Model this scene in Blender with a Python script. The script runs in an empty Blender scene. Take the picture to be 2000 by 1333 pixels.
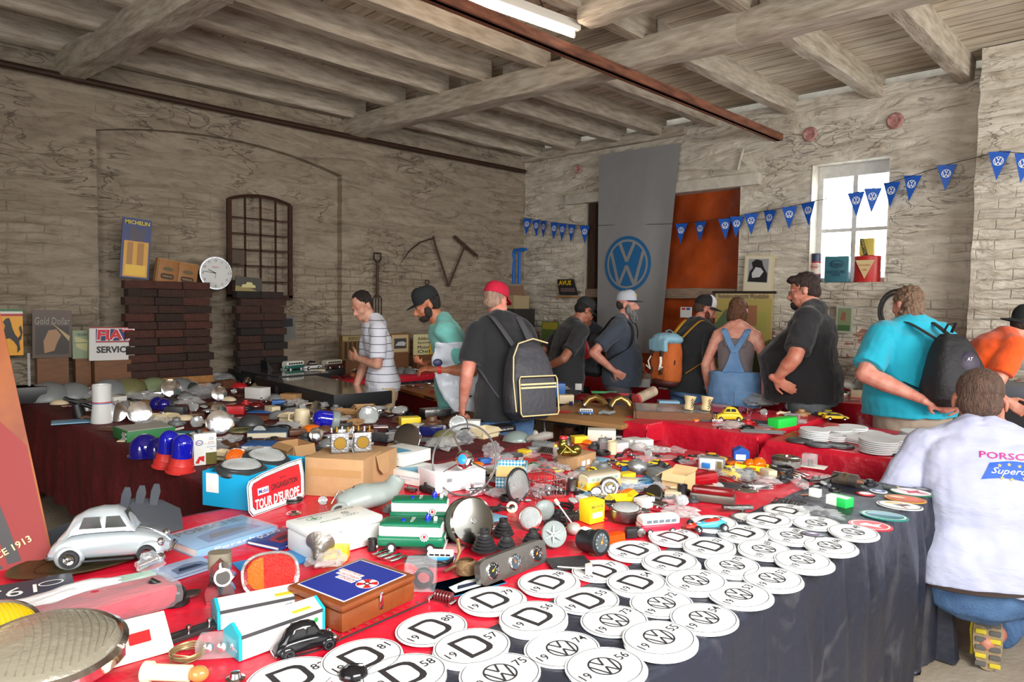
import bpy, bmesh, math, random
from mathutils import Vector, Matrix, Euler, noise
from math import sin, cos, pi, radians, atan2
SC = bpy.context.scene; COL = SC.collection; D = bpy.data
random.seed(7)
# ------------------------------------------------ camera (room axes: X along the left wall, Y along the right wall)
F=1380.; AZ=radians(44.2); TH=math.atan(78/1380); RO=.0155; CH=1.6
FW=Vector((cos(AZ)*cos(TH), sin(AZ)*cos(TH), -sin(TH))); R0=Vector((sin(AZ),-cos(AZ),0)); U0=R0.cross(FW)
RV=R0*cos(RO)+U0*sin(RO); UV=U0*cos(RO)-R0*sin(RO)
cam=D.objects.new('camera', D.cameras.new('camera')); COL.objects.link(cam); SC.camera=cam
cam.data.sensor_width=36; cam.data.lens=36*F/2000; cam.data.clip_start=.05
m=Matrix((RV,UV,-FW)).transposed().to_4x4(); m.translation=(0,0,CH); cam.matrix_world=m
def ray(px,py): return FW+RV*((px-1000)/F)+UV*((666.5-py)/F)
def at(px,py,z=.78):
    d=ray(px,py); t=(z-CH)/d.z; return Vector((d.x*t,d.y*t,z))
def onX(px,py,x): d=ray(px,py); return Vector((x,d.y*x/d.x,CH+d.z*x/d.x))
def onY(px,py,y): d=ray(px,py); return Vector((d.x*y/d.y,y,CH+d.z*y/d.y))
def depth(p): return (Vector(p)-Vector((0,0,CH))).dot(FW)
def viewrz(p): return atan2(p[1],p[0])-pi/2          # local +Y points away from the viewer
# ------------------------------------------------ world, lights, exposure
w=D.worlds.new('daylight'); SC.world=w; w.use_nodes=True
w.node_tree.nodes['Background'].inputs[0].default_value=(.93,.97,1,1); w.node_tree.nodes['Background'].inputs[1].default_value=1.1
def area(name,loc,tgt,sx,sy,e,col=(1,1,1)):
    l=D.lights.new(name,'AREA'); l.shape='RECTANGLE'; l.size=sx; l.size_y=sy; l.energy=e; l.color=col
    o=D.objects.new(name,l); COL.objects.link(o); o.location=loc
    o.rotation_euler=(Vector(tgt)-Vector(loc)).to_track_quat('-Z','Y').to_euler(); return o
area('gate_daylight',(.8,-1.5,2.65),(1.6,1.5,.6),3.0,1.1,86,(1,.985,.96)).data.spread=radians(95)
area('side_gate_daylight',(4.6,-1.9,2.2),(6.9,3.2,2.2),2.4,1.4,50,(1,.98,.95)).data.spread=radians(110)
area('rear_fill',(-2.7,.2,1.7),(5,2.6,2.2),2.8,2.2,70,(1,.985,.96)).data.spread=radians(120)  # fill light with no known gate, added to brighten right wall and ceiling
area('window_daylight',(7.72,2.55,2.45),(4,2.6,1.6),.65,1.0,22,(.95,.98,1))
SC.view_settings.view_transform='Standard'; SC.view_settings.look='None'; SC.view_settings.exposure=.38; SC.view_settings.gamma=1
# ------------------------------------------------ materials
MT={}
def s2l(c): return tuple(((v/255)/12.92 if v/255<=.04045 else ((v/255+.055)/1.055)**2.4) for v in c)
def mat(name,c,r=.5,metal=0,bump=0,bs=60,var=0,vs=8,trans=0,emit=0,coat=0,alpha=1,ior=1.45,sheen=0,dust=0,det=4,aniso=None,c2=None):
    """one principled material; c is sRGB 0-255; var mixes in c2 (or a darker tone) by noise"""
    if name in MT: return MT[name]
    M=D.materials.new(name); M.use_nodes=True; n=M.node_tree.nodes; L=M.node_tree.links; b=n['Principled BSDF']
    col=s2l(c)+(1,); b.inputs['Base Color'].default_value=col; b.inputs['Roughness'].default_value=r; b.inputs['Metallic'].default_value=metal
    if trans: b.inputs['Transmission Weight'].default_value=trans; b.inputs['IOR'].default_value=ior
    if coat: b.inputs['Coat Weight'].default_value=coat; b.inputs['Coat Roughness'].default_value=.08
    if sheen: b.inputs['Sheen Weight'].default_value=sheen
    if alpha<1: b.inputs['Alpha'].default_value=alpha
    if emit: b.inputs['Emission Color'].default_value=col; b.inputs['Emission Strength'].default_value=emit
    if var or bump:
        tc=n.new('ShaderNodeTexCoord'); mp=n.new('ShaderNodeMapping'); L.new(tc.outputs['Object'],mp.inputs[0])
        if aniso: mp.inputs['Scale'].default_value=aniso
    if var:
        t=n.new('ShaderNodeTexNoise'); t.inputs['Scale'].default_value=vs; t.inputs['Detail'].default_value=det; L.new(mp.outputs[0],t.inputs[0])
        rp=n.new('ShaderNodeValToRGB'); rp.color_ramp.elements[0].position=.5-.22; rp.color_ramp.elements[1].position=.5+.22
        c2_=s2l(c2) if c2 else tuple(v*(1-var) for v in col[:3])
        rp.color_ramp.elements[0].color=c2_+(1,); rp.color_ramp.elements[1].color=col
        L.new(t.outputs[0],rp.inputs[0]); L.new(rp.outputs[0],b.inputs['Base Color'])
    if bump:
        t=n.new('ShaderNodeTexNoise'); t.inputs['Scale'].default_value=bs; t.inputs['Detail'].default_value=det; L.new(mp.outputs[0],t.inputs[0])
        k=n.new('ShaderNodeBump'); k.inputs['Strength'].default_value=bump; k.inputs['Distance'].default_value=.02
        L.new(t.outputs[0],k.inputs['Height']); L.new(k.outputs[0],b.inputs['Normal'])
    MT[name]=M; return M
def colmat(c,r=.45,**k): return mat('paint_%02x%02x%02x_%d%s'%(c[0],c[1],c[2],int(r*100),''.join('_%s%s'%(a,b) for a,b in sorted(k.items()))).replace(' ','')[:60] if k else 'paint_%02x%02x%02x_%d'%(c[0],c[1],c[2],int(r*100)),c,r,**k)
CHROME=mat('chrome',(225,225,228),.12,1,bump=.05,bs=30); STEEL=mat('dull_steel',(150,150,148),.35,1,bump=.15,bs=40,var=.4,vs=25); ALU=mat('cast_aluminium',(165,165,165),.45,.85,bump=.3,bs=120,var=.4,vs=40)
BLACK=mat('black_plastic',(28,28,30),.4); RUBBER=mat('black_rubber',(34,34,36),.6,bump=.2); WHITE=mat('white_card',(236,236,234),.5); INK=mat('black_ink',(42,40,42),.55)
GLASS=mat('clear_glass',(245,250,250),.03,trans=1); CARD=mat('cardboard',(178,140,98),.8,var=.12,vs=20,bump=.1); PAPER=mat('paper',(228,224,214),.7,var=.08,vs=30)
GREYP=mat('grey_hammered_paint',(132,142,140),.4,bump=.15,bs=80); RUST=mat('rusty_iron',(74,44,30),.75,.3,var=.5,vs=30,bump=.4); BRASS=mat('brass',(190,150,70),.3,1); RED=mat('red_paint',(196,32,36),.35); YEL=mat('yellow_card',(240,214,30),.5); BLUEC=mat('blue_card',(36,108,184),.45)
WOOD=mat('pale_wood',(172,126,76),.6,var=.25,vs=14,aniso=(1,8,8)); DWOOD=mat('brown_wood',(120,78,46),.6,var=.35,vs=12,aniso=(1,8,8))
# clear plastic: mostly see-through film with gloss
def film(name,c=(230,235,238),op=.28,r=.12):
    if name in MT: return MT[name]
    M=D.materials.new(name); M.use_nodes=True; n=M.node_tree.nodes; L=M.node_tree.links; b=n['Principled BSDF']
    b.inputs['Base Color'].default_value=s2l(c)+(1,); b.inputs['Roughness'].default_value=r; b.inputs['Specular IOR Level'].default_value=.8
    tr=n.new('ShaderNodeBsdfTransparent'); mx=n.new('ShaderNodeMixShader'); lw=n.new('ShaderNodeLayerWeight'); lw.inputs[0].default_value=.35
    mr=n.new('ShaderNodeMapRange'); mr.inputs['To Min'].default_value=op; mr.inputs['To Max'].default_value=min(1,op+.35); L.new(lw.outputs['Facing'],mr.inputs[0])
    L.new(mr.outputs[0],mx.inputs[0]); L.new(tr.outputs[0],mx.inputs[1]); L.new(b.outputs[0],mx.inputs[2]); L.new(mx.outputs[0],n['Material Output'].inputs[0])
    MT[name]=M; return M
FILM=film('clear_plastic_film',op=.07); FILM2=film('cloudy_plastic_film',(205,206,206),.3,.25)
# ------------------------------------------------ mesh builder
class MB:
    def __init__(s): s.v=[]; s.f=[]; s.m=[]; s.sm=[]; s.mats=[]; s.cur=0; s.T=Matrix()
    def mat(s,m):
        if m not in s.mats: s.mats.append(m)
        s.cur=s.mats.index(m); return s
    def add(s,vs,fs,smooth=True,T=None):
        T=s.T@T if T is not None else s.T; o=len(s.v); s.v+= [tuple(T@Vector(v)) for v in vs]
        for f in fs: s.f.append(tuple(o+i for i in f)); s.m.append(s.cur); s.sm.append(smooth)
        return s
    def box(s,cx,cy,cz,sx,sy,sz,bv=0,rz=0,T=None):
        bm=bmesh.new(); bmesh.ops.create_cube(bm,size=1)
        for v in bm.verts: v.co=Vector((v.co.x*sx,v.co.y*sy,v.co.z*sz))
        if bv: bmesh.ops.bevel(bm,geom=bm.edges[:],offset=min(bv,min(sx,sy,sz)*.49),segments=2,affect='EDGES',profile=.6)
        M=Matrix.Translation((cx,cy,cz))@Matrix.Rotation(rz,4,'Z'); M=(T@M) if T is not None else M
        bm.verts.index_update(); s.add([v.co[:] for v in bm.verts],[[v.index for v in f.verts] for f in bm.faces],bool(bv),M); bm.free(); return s
    def lathe(s,prof,n=24,T=None,smooth=True,sy=1,a0=0,a1=2*pi):
        full=abs(a1-a0-2*pi)<1e-6; k=n if full else n+1; vs=[];fs=[]
        for r,z in prof:
            for i in range(k):
                a=a0+(a1-a0)*i/n; vs.append((r*cos(a),r*sin(a)*sy,z))
        for j in range(len(prof)-1):
            for i in range(n):
                i2=(i+1)%k
                fs.append((j*k+i,j*k+i2,(j+1)*k+i2,(j+1)*k+i))
        if full:
            if 1e-9<prof[0][0]<1e-3: fs.append(tuple(reversed(range(k))))
            if 1e-9<prof[-1][0]<1e-3: fs.append(tuple((len(prof)-1)*k+i for i in range(k)))
        return s.add(vs,fs,smooth,T)
    def cyl(s,cx,cy,z0,z1,r,r2=None,n=20,T=None,bv=0):
        r2=r if r2 is None else r2; M=Matrix.Translation((cx,cy,0)); M=T@M if T is not None else M
        p=[(0,z0),(r,z0),(r2,z1),(0,z1)] if not bv else [(0,z0),(r-bv,z0),(r,z0+bv),(r2,z1-bv),(r2-bv,z1),(0,z1)]
        vs=[];fs=[];s.lathe(p,n,M,False); 
        for i in range(1,len(s.sm)+1):
            if i>n*(len(p)-1): break
            f=s.f[-i]; 
            s.sm[-i]=True
        return s
    def rod(s,p,q,r,r2=None,n=8):
        p=Vector(p);q=Vector(q); d=q-p; T=Matrix.Translation(p)@d.to_track_quat('Z','Y').to_matrix().to_4x4(); r2=r if r2 is None else r2
        return s.lathe([(0,0),(r,0),(r2,d.length),(0,d.length)],n,T)
    def tube(s,pts,r,n=6,closed=False,flat=1):
        pts=[Vector(p) for p in pts]; N=len(pts); vs=[];fs=[]; up=Vector((0,0,1)); prev=None
        for i,p in enumerate(pts):
            a=pts[(i-1)%N] if (closed or i) else p; b=pts[(i+1)%N] if (closed or i<N-1) else p
            d=(b-a).normalized() if (b-a).length>1e-9 else Vector((1,0,0))
            x=(prev-d*prev.dot(d)) if prev else (up.cross(d) if abs(d.z)<.95 else Vector((1,0,0)).cross(d))
            if x.length<1e-6: x=Vector((1,0,0)).cross(d)
            x.normalize(); y=d.cross(x); prev=x; rr=r[i] if isinstance(r,(list,tuple)) else r
            for k in range(n): t=2*pi*k/n; vs.append(p+x*(rr*cos(t))+y*(rr*flat*sin(t)))
        for i in range(N if closed else N-1):
            for k in range(n): j=(i+1)%N; fs.append((i*n+k,i*n+(k+1)%n,j*n+(k+1)%n,j*n+k))
        if not closed: fs.append(tuple(reversed(range(n)))); fs.append(tuple((N-1)*n+k for k in range(n)))
        return s.add(vs,fs,True)
    def ball(s,c,rx,ry=None,rz=None,n=16,R=None,half=False):
        ry=rx if ry is None else ry; rz=rx if rz is None else rz; h=n//2
        pr=[(sin(pi*i/h),-cos(pi*i/h)) for i in range(h+1)]
        if half: pr=[(cos(pi/2*i/h),sin(pi/2*i/h)) for i in range(h+1)]
        T=Matrix.Translation(c); 
        if R is not None: T=T@R.to_4x4()
        return s.lathe([(max(a,1e-7),b) for a,b in pr],n,T@Matrix.Diagonal((rx,ry,rz,1)))
    def prism(s,poly,z0,z1,T=None,smooth=False,taper=1):
        n=len(poly); vs=[(x,y,z0) for x,y in poly]+[(x*taper,y*taper,z1) for x,y in poly]
        fs=[tuple(reversed(range(n))),tuple(range(n,2*n))]+[(i,(i+1)%n,n+(i+1)%n,n+i) for i in range(n)]
        return s.add(vs,fs,smooth,T)
    def loft(s,rings,cap=True,smooth=True,T=None,closed=True):
        n=len(rings[0]); vs=[p for r in rings for p in r]; fs=[]
        for j in range(len(rings)-1):
            for i in range(n if closed else n-1): fs.append((j*n+i,j*n+(i+1)%n,(j+1)*n+(i+1)%n,(j+1)*n+i))
        if cap and closed: fs.append(tuple(reversed(range(n)))); fs.append(tuple((len(rings)-1)*n+i for i in range(n)))
        return s.add(vs,fs,smooth,T)
    def grid(s,nx,ny,fn,smooth=True):
        vs=[fn(i/nx,j/ny) for j in range(ny+1) for i in range(nx+1)]
        fs=[(j*(nx+1)+i,j*(nx+1)+i+1,(j+1)*(nx+1)+i+1,(j+1)*(nx+1)+i) for j in range(ny) for i in range(nx)]
        return s.add(vs,fs,smooth)
    def mesh(s,name):
        me=D.meshes.new(name); me.from_pydata(s.v,[],s.f)
        for m in s.mats: me.materials.append(m)
        me.polygons.foreach_set('material_index',s.m); me.polygons.foreach_set('use_smooth',s.sm)
        me.update(); return me
    def build(s,name,parent=None,loc=None,rz=0,sharp=35):
        me=s.mesh(name)
        if sharp:
            try: me.set_sharp_from_angle(angle=radians(sharp))
            except Exception: pass
        return link(name,me,parent,loc,rz)
def link(name,me,parent=None,loc=None,rz=0):
    o=D.objects.new(name,me); COL.objects.link(o)
    if parent: o.parent=parent
    if loc is not None: o.location=loc
    if rz: o.rotation_euler[2]=rz
    return o
def tag(o,label=None,cat=None,group=None,kind=None):
    if label: o['label']=label
    if cat: o['category']=cat
    if group: o['group']=group
    if kind: o['kind']=kind
    return o
def thing(name,label,cat,loc=(0,0,0),rz=0,group=None,tilt=None):
    o=D.objects.new(name,None); COL.objects.link(o); o.location=loc; o.rotation_euler=(tilt[0] if tilt else 0,tilt[1] if tilt else 0,rz); o.empty_display_size=.05
    return tag(o,label,cat,group)
def struct(name,mb,**k): o=mb.build(name,**k); o['kind']='structure'; return o
def dup(o,parent=None,**k):
    c=o.copy(); COL.objects.link(c)
    if parent: c.parent=parent; c.matrix_parent_inverse=o.matrix_parent_inverse.copy()
    for ch in list(o.children): dup(ch,c)
    return c
def copyto(root,loc,rz,label,group=None,s=None):
    c=dup(root); c.location=loc; c.rotation_euler=(root.rotation_euler[0],root.rotation_euler[1],rz); c['label']=label
    if group: c['group']=group
    if s: c.scale=(s,s,s) if not isinstance(s,tuple) else s
    return c
# text and emblems --------------------------------------------------
_TX={}
def tmesh(txt,w=None,h=None,ext=.0004,shear=0,bold=0):
    k=(txt,shear,bold)
    if k not in _TX:
        c=D.curves.new('t','FONT'); c.body=txt; c.align_x='CENTER'; c.align_y='CENTER'; c.shear=shear; c.offset=bold; c.resolution_u=2
        o=D.objects.new('t',c); COL.objects.link(o); dg=bpy.context.evaluated_depsgraph_get(); me=D.meshes.new_from_object(o.evaluated_get(dg))
        vs=[v.co.copy() for v in me.vertices]; fs=[tuple(p.vertices) for p in me.polygons]
        x0=min(v.x for v in vs);x1=max(v.x for v in vs);y0=min(v.y for v in vs);y1=max(v.y for v in vs)
        vs=[((v.x-(x0+x1)/2)/(x1-x0),(v.y-(y0+y1)/2)/(y1-y0)) for v in vs]
        _TX[k]=(vs,fs,(x1-x0)/(y1-y0)); D.objects.remove(o); D.curves.remove(c); D.meshes.remove(me)
    vs,fs,ar=_TX[k]
    if w is None: w=h*ar
    if h is None: h=w/ar
    return [(x*w,y*h,ext) for x,y in vs],fs
def text(mb,txt,T,w=None,h=None,ext=.0006,shear=0,bold=0,wrap=None):
    vs,fs=tmesh(txt,w,h,ext,shear,bold)
    if wrap: vs=[wrap(*v) for v in vs]
    return mb.add(vs,fs,False,T)
def bar(a,b,w):
    a=Vector(a);b=Vector(b);d=(b-a).normalized();n=Vector((-d.y,d.x))*w/2
    return [tuple(a-n),tuple(b-n),tuple(b+n),tuple(a+n)]
def vw(mb,r,T,ext=.0008,ring=.09,st=.15):
    """ring with a V above a W"""
    n=32; vs=[];fs=[]
    for i in range(n):
        a=2*pi*i/n; vs+=[(r*cos(a),r*sin(a),ext),(r*(1-ring)*cos(a),r*(1-ring)*sin(a),ext)]
    for i in range(n): j=(i+1)%n; fs.append((2*i,2*j,2*j+1,2*i+1))
    mb.add(vs,fs,False,T)
    q=r*(1-ring*.6)
    P=lambda deg,k=1:(q*k*cos(radians(deg)),q*k*sin(radians(deg)))
    A=[(P(113),(0,.10*r)),(P(67),(0,.10*r)), (P(148),(-.36*r,-.82*r)),(( -.36*r,-.82*r),(0,-.08*r)),((0,-.08*r),(.36*r,-.82*r)),((.36*r,-.82*r),P(32))]
    for k,(a,b) in enumerate(A): mb.add([(x,y,ext+.00002*k) for x,y in bar(a,b,st*r)],[(0,1,2,3)],False,T)
    return mb
def flatpoly(mb,pts,T,ext=.0005): return mb.add([(x,y,ext) for x,y in pts],[tuple(range(len(pts)))],False,T)
def ell(rx,ry,n=40,cx=0,cy=0,p=1): return [(cx+rx*(abs(cos(a))**p)*(1 if cos(a)>=0 else -1),cy+ry*(abs(sin(a))**p)*(1 if sin(a)>=0 else -1)) for a in [2*pi*i/n for i in range(n)]]
def annulus(mb,rx,ry,w,T,ext=.0006,n=40):
    vs=[];fs=[]
    for i in range(n):
        a=2*pi*i/n; vs+=[(rx*cos(a),ry*sin(a),ext),((rx-w)*cos(a),(ry-w)*sin(a),ext)]
    for i in range(n): j=(i+1)%n; fs.append((2*i,2*j,2*j+1,2*i+1))
    return mb.add(vs,fs,False,T)
FRONT=Matrix.Rotation(pi/2,4,'X')      # a flat drawing stood up facing local -Y
def TR(x,y,z): return Matrix.Translation((x,y,z))
RX=lambda d:Matrix.Rotation(radians(d),4,'X'); RY=lambda d:Matrix.Rotation(radians(d),4,'Y'); RZ=lambda d:Matrix.Rotation(radians(d),4,'Z')
# ================================================= SETTING
XW=7.41; YW=7.0; ZC=3.8
def wallmat(name,axis,redlo=0.0,c=(207,199,184),brick=.55,c2=(158,141,117)):
    M=D.materials.new(name); M.use_nodes=True; n=M.node_tree.nodes; L=M.node_tree.links; b=n['Principled BSDF']; b.inputs['Roughness'].default_value=.85
    tc=n.new('ShaderNodeTexCoord'); sp=n.new('ShaderNodeSeparateXYZ'); L.new(tc.outputs['Object'],sp.inputs[0]); cb=n.new('ShaderNodeCombineXYZ')
    L.new(sp.outputs[axis],cb.inputs[0]); L.new(sp.outputs[2],cb.inputs[1])
    def tex(kind,scale,sc=(1,1,1),det=5,src=None,dist=0):
        mp=n.new('ShaderNodeMapping'); mp.inputs['Scale'].default_value=sc; L.new(src or cb.outputs[0],mp.inputs[0]); t=n.new(kind)
        t.inputs['Scale'].default_value=scale
        if kind=='ShaderNodeTexNoise': t.inputs['Detail'].default_value=det; t.inputs['Distortion'].default_value=dist
        L.new(mp.outputs[0],t.inputs[0]); return t
    def ramp(src,a,b_,ca=(0,0,0,1),cb_=(1,1,1,1)):
        r=n.new('ShaderNodeValToRGB'); r.color_ramp.elements[0].position=a; r.color_ramp.elements[1].position=b_; r.color_ramp.elements[0].color=ca; r.color_ramp.elements[1].color=cb_; L.new(src,r.inputs[0]); return r
    def mathn(op,a,b_=None,v=None):
        k=n.new('ShaderNodeMath'); k.operation=op; L.new(a,k.inputs[0])
        if b_ is not None: L.new(b_,k.inputs[1])
        if v is not None: k.inputs[1].default_value=v
        return k.outputs[0]
    # warped coordinate for bricks
    wn=tex('ShaderNodeTexNoise',5,det=2); va=n.new('ShaderNodeVectorMath'); va.operation='MULTIPLY_ADD'; L.new(wn.outputs['Color'],va.inputs[0]); va.inputs[1].default_value=(.05,.05,0); L.new(cb.outputs[0],va.inputs[2])
    br=n.new('ShaderNodeTexBrick'); L.new(va.outputs[0],br.inputs[0]); br.inputs['Scale'].default_value=1; br.inputs['Brick Width'].default_value=.26; br.inputs['Row Height'].default_value=.085; br.inputs['Mortar Size'].default_value=.007; br.inputs['Mortar Smooth'].default_value=.6
    mort=br.outputs['Fac']
    # bricks show mostly low down
    zr=n.new('ShaderNodeMapRange'); zr.inputs[1].default_value=2.0; zr.inputs[2].default_value=2.75; zr.inputs[3].default_value=1; zr.inputs[4].default_value=.03; L.new(sp.outputs[2],zr.inputs[0])
    pn=tex('ShaderNodeTexNoise',1.3,det=3); pr_=ramp(pn.outputs[0],.42,.62)
    bm_=mathn('MULTIPLY',mathn('MULTIPLY',mort,zr.outputs[0]),pr_.outputs[0])
    big=tex('ShaderNodeTexNoise',1.0,(1.9,9,1),7,dist=1.1); dirt=ramp(big.outputs[0],.42,.72); fine=tex('ShaderNodeTexNoise',9,(1,2.2,1),6); f2=ramp(fine.outputs[0],.52,.8)
    cr_=tex('ShaderNodeTexNoise',2.2,(1,3,1),8,dist=1.5); crk=ramp(cr_.outputs[0],.485,.5); crk2=ramp(cr_.outputs[0],.5,.515); line=mathn('MULTIPLY',crk.outputs[0],mathn('SUBTRACT',crk2.outputs[0],v=1)); line=mathn('ABSOLUTE',line)
    mask=tex('ShaderNodeTexNoise',1.7,det=2); mk=ramp(mask.outputs[0],.5,.62); line=mathn('MULTIPLY',line,mk.outputs[0])
    mx=n.new('ShaderNodeMixRGB'); mx.inputs[1].default_value=s2l(c)+(1,); mx.inputs[2].default_value=s2l(c2)+(1,); L.new(mathn('MULTIPLY',mathn('ADD',dirt.outputs[0],f2.outputs[0]),v=.5),mx.inputs[0])
    m2=n.new('ShaderNodeMixRGB'); L.new(mathn('MULTIPLY',bm_,v=brick),m2.inputs[0]); L.new(mx.outputs[0],m2.inputs[1]); m2.inputs[2].default_value=s2l((96,78,62))+(1,)
    m3=n.new('ShaderNodeMixRGB'); L.new(mathn('MULTIPLY',line,v=.4),m3.inputs[0]); L.new(m2.outputs[0],m3.inputs[1]); m3.inputs[2].default_value=s2l((70,54,42))+(1,)
    last=m3
    # bare red bricks
    rz=n.new('ShaderNodeMapRange'); rz.inputs[1].default_value=1.0; rz.inputs[2].default_value=1.9; rz.inputs[3].default_value=redlo; rz.inputs[4].default_value=0; L.new(sp.outputs[2],rz.inputs[0])
    rn=tex('ShaderNodeTexNoise',3.1,(1,1.6,1),6); rr=mathn('GREATER_THAN',mathn('ADD',rn.outputs[0],rz.outputs[0]),v=.76); rr=mathn('MULTIPLY',rr,mathn('SUBTRACT',mathn('MULTIPLY',mort,v=-.8),v=-1))
    m4=n.new('ShaderNodeMixRGB'); L.new(mathn('MULTIPLY',rr,v=.85),m4.inputs[0]); L.new(last.outputs[0],m4.inputs[1]); m4.inputs[2].default_value=s2l((150,84,62))+(1,)
    L.new(m4.outputs[0],b.inputs['Base Color'])
    h=mathn('SUBTRACT',mathn('MULTIPLY',big.outputs[0],v=2.0),mathn('MULTIPLY',bm_,v=.35)); h=mathn('ADD',h,mathn('MULTIPLY',fine.outputs[0],v=.28)); h=mathn('SUBTRACT',h,mathn('MULTIPLY',line,v=.3))
    k=n.new('ShaderNodeBump'); k.inputs['Strength'].default_value=.75; k.inputs['Distance'].default_value=.06; L.new(h,k.inputs['Height']); L.new(k.outputs[0],b.inputs['Normal'])
    return M
WL=wallmat('whitewashed_brick_left',0,.0,c=(158,145,126),c2=(106,91,73),brick=.38); WR=wallmat('whitewashed_brick_right',1,.24,c=(214,206,190)); PLAS=mat('flaking_plaster',(206,199,184),.85,var=.25,vs=9,bump=.4,bs=20)  # left wall: smoke stain plus dimmer light put into darker base tones
TIMB=mat('whitewashed_timber',(203,193,176),.8,var=.3,vs=5,aniso=(1,6,6),bump=.5,bs=14,c2=(152,138,118),det=8)
TIMBY=mat('whitewashed_beam',(200,191,175),.8,var=.3,vs=5,aniso=(6,1,6),bump=.5,bs=14,c2=(150,137,117),det=8)
def wd(a,z): return .02*noise.noise(Vector((a*1.6,z*7,3)))+.012*noise.noise(Vector((a*5,z*14,9)))
# left wall (plane Y=7) with a shallow arched blind recess
AX0,AX1=1.94,4.41
def arch(x):
    t=(x-AX0)/(AX1-AX0); return 2.98+.19*(1-(2*t-.9)**2/1.21)
xs=sorted(set([round(-3+.06*i,3) for i in range(int((XW+3)/.06)+1)]+[AX0,AX1,XW]))
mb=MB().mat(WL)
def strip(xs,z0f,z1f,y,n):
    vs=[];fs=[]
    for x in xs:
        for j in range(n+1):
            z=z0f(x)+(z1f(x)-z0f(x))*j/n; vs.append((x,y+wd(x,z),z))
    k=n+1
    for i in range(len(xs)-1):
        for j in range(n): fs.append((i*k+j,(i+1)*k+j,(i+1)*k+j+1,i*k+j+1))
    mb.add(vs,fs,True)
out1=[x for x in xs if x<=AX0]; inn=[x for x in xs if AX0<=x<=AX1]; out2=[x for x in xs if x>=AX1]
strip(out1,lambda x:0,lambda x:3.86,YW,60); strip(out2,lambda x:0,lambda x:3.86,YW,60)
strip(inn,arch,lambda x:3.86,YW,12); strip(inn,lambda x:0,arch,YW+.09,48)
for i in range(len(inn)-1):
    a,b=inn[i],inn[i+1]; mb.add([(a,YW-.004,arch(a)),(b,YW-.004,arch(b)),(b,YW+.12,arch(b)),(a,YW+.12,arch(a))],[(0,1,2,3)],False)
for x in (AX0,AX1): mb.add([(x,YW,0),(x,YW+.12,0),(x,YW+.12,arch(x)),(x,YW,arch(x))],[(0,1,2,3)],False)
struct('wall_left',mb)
# right wall (plane X=7.41) with a window opening and a boarded doorway
WY0,WY1,WZ0,WZ1=2.2,2.93,1.84,3.04; DY0,DY1,DZ1=3.71,5.88,2.9
ys=sorted(set([round(-3.2+.06*i,3) for i in range(170)]+[WY0,WY1,DY0,DY1,7.0])); zs=sorted(set([round(.06*i,3) for i in range(64)]+[WZ0,WZ1,DZ1,3.72]))
ys=[y for y in ys if y<=7.0]; zs=[z for z in zs if z<=3.72]
mb=MB().mat(WR); vs=[(XW+(0 if (abs(y-WY0)<.001 or abs(y-WY1)<.001) else wd(y,z)),y,z) for y in ys for z in zs]; nz=len(zs); fs=[]
for i in range(len(ys)-1):
    for j in range(nz-1):
        cy=(ys[i]+ys[i+1])/2; cz=(zs[j]+zs[j+1])/2
        if (WY0<cy<WY1 and WZ0<cz<WZ1) or (DY0<cy<DY1 and cz<DZ1): continue
        fs.append((i*nz+j,i*nz+j+1,(i+1)*nz+j+1,(i+1)*nz+j))
mb.add(vs,fs,True)
def reveal(y0,y1,z0,z1,d,m,sp=.0):
    mb.mat(m); x0=XW-.01; x1=XW+d
    for q in ([(x0,y0,z0),(x1,y0+sp,z0),(x1,y0+sp,z1),(x0,y0,z1)],[(x0,y1,z0),(x1,y1-sp,z0),(x1,y1-sp,z1),(x0,y1,z1)],[(x0,y0,z1),(x1,y0+sp,z1),(x1,y1-sp,z1),(x0,y1,z1)],[(x0,y0,z0),(x1,y0+sp,z0),(x1,y1-sp,z0),(x0,y1,z0)]): mb.add(q,[(0,1,2,3)],False)
reveal(WY0,WY1,WZ0,WZ1,.34,PLAS,.0); reveal(DY0,DY1,0,DZ1,.2,PLAS)
struct('wall_right',mb)
# outer thickness so daylight only enters through the openings
mb=MB().mat(PLAS)
for (y0,y1,z0,z1) in ((-3.2,WY0-.02,0,3.95),(WY1+.02,DY0,0,3.95),(WY0-.02,WY1+.02,0,WZ0-.02),(WY0-.02,WY1+.02,WZ1+.02,3.95),(DY1,7.3,0,3.95),(DY0,DY1,DZ1,3.95),(DY0,DY1,0,DZ1)): mb.box(XW+.27,(y0+y1)/2,(z0+z1)/2,.12,y1-y0,z1-z0)
struct('wall_outer',mb)
mb=MB().mat(PLAS); mb.box(2.2,YW+.3,1.9,10.8,.2,3.9); struct('wall_rear',mb)
mb=MB().mat(PLAS); mb.box(-3.1,4.5,1.9,.2,5.4,3.9); mb.box(-3.1,-1.9,1.9,.2,1.0,3.9); mb.box(-3.1,.2,3.4,.2,3.3,.9); struct('wall_side',mb)  # opening in this unseen wall added for the rear fill light
mb=MB().mat(PLAS)
for x0,x1,z0,z1 in ((-3.1,-1.7,0,3.9),(2.3,4.3,0,3.9),(7.0,7.7,0,3.9),(-1.7,2.3,2.9,3.9),(4.3,7,2.9,3.9)): mb.box((x0+x1)/2,-2.1,(z0+z1)/2,x1-x0,.25,z1-z0)
struct('wall_front',mb)
# pilaster at the right
mb=MB().mat(WR)
def pil(x,y,z): return (x+wd(y+3,z)*.8,y+wd(x+7,z)*.6,z)
PY0,PY1,PX=1.0,1.44,7.14
for (a,b) in (((XW,PY1),(PX,PY1)),((PX,PY1),(PX,PY0)),((PX,PY0),(XW,PY0))):
    mb.grid(8,62,lambda u,v,a=a,b=b: pil(a[0]+(b[0]-a[0])*u,a[1]+(b[1]-a[1])*u,3.8*v))
struct('trim_1',mb)
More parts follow.
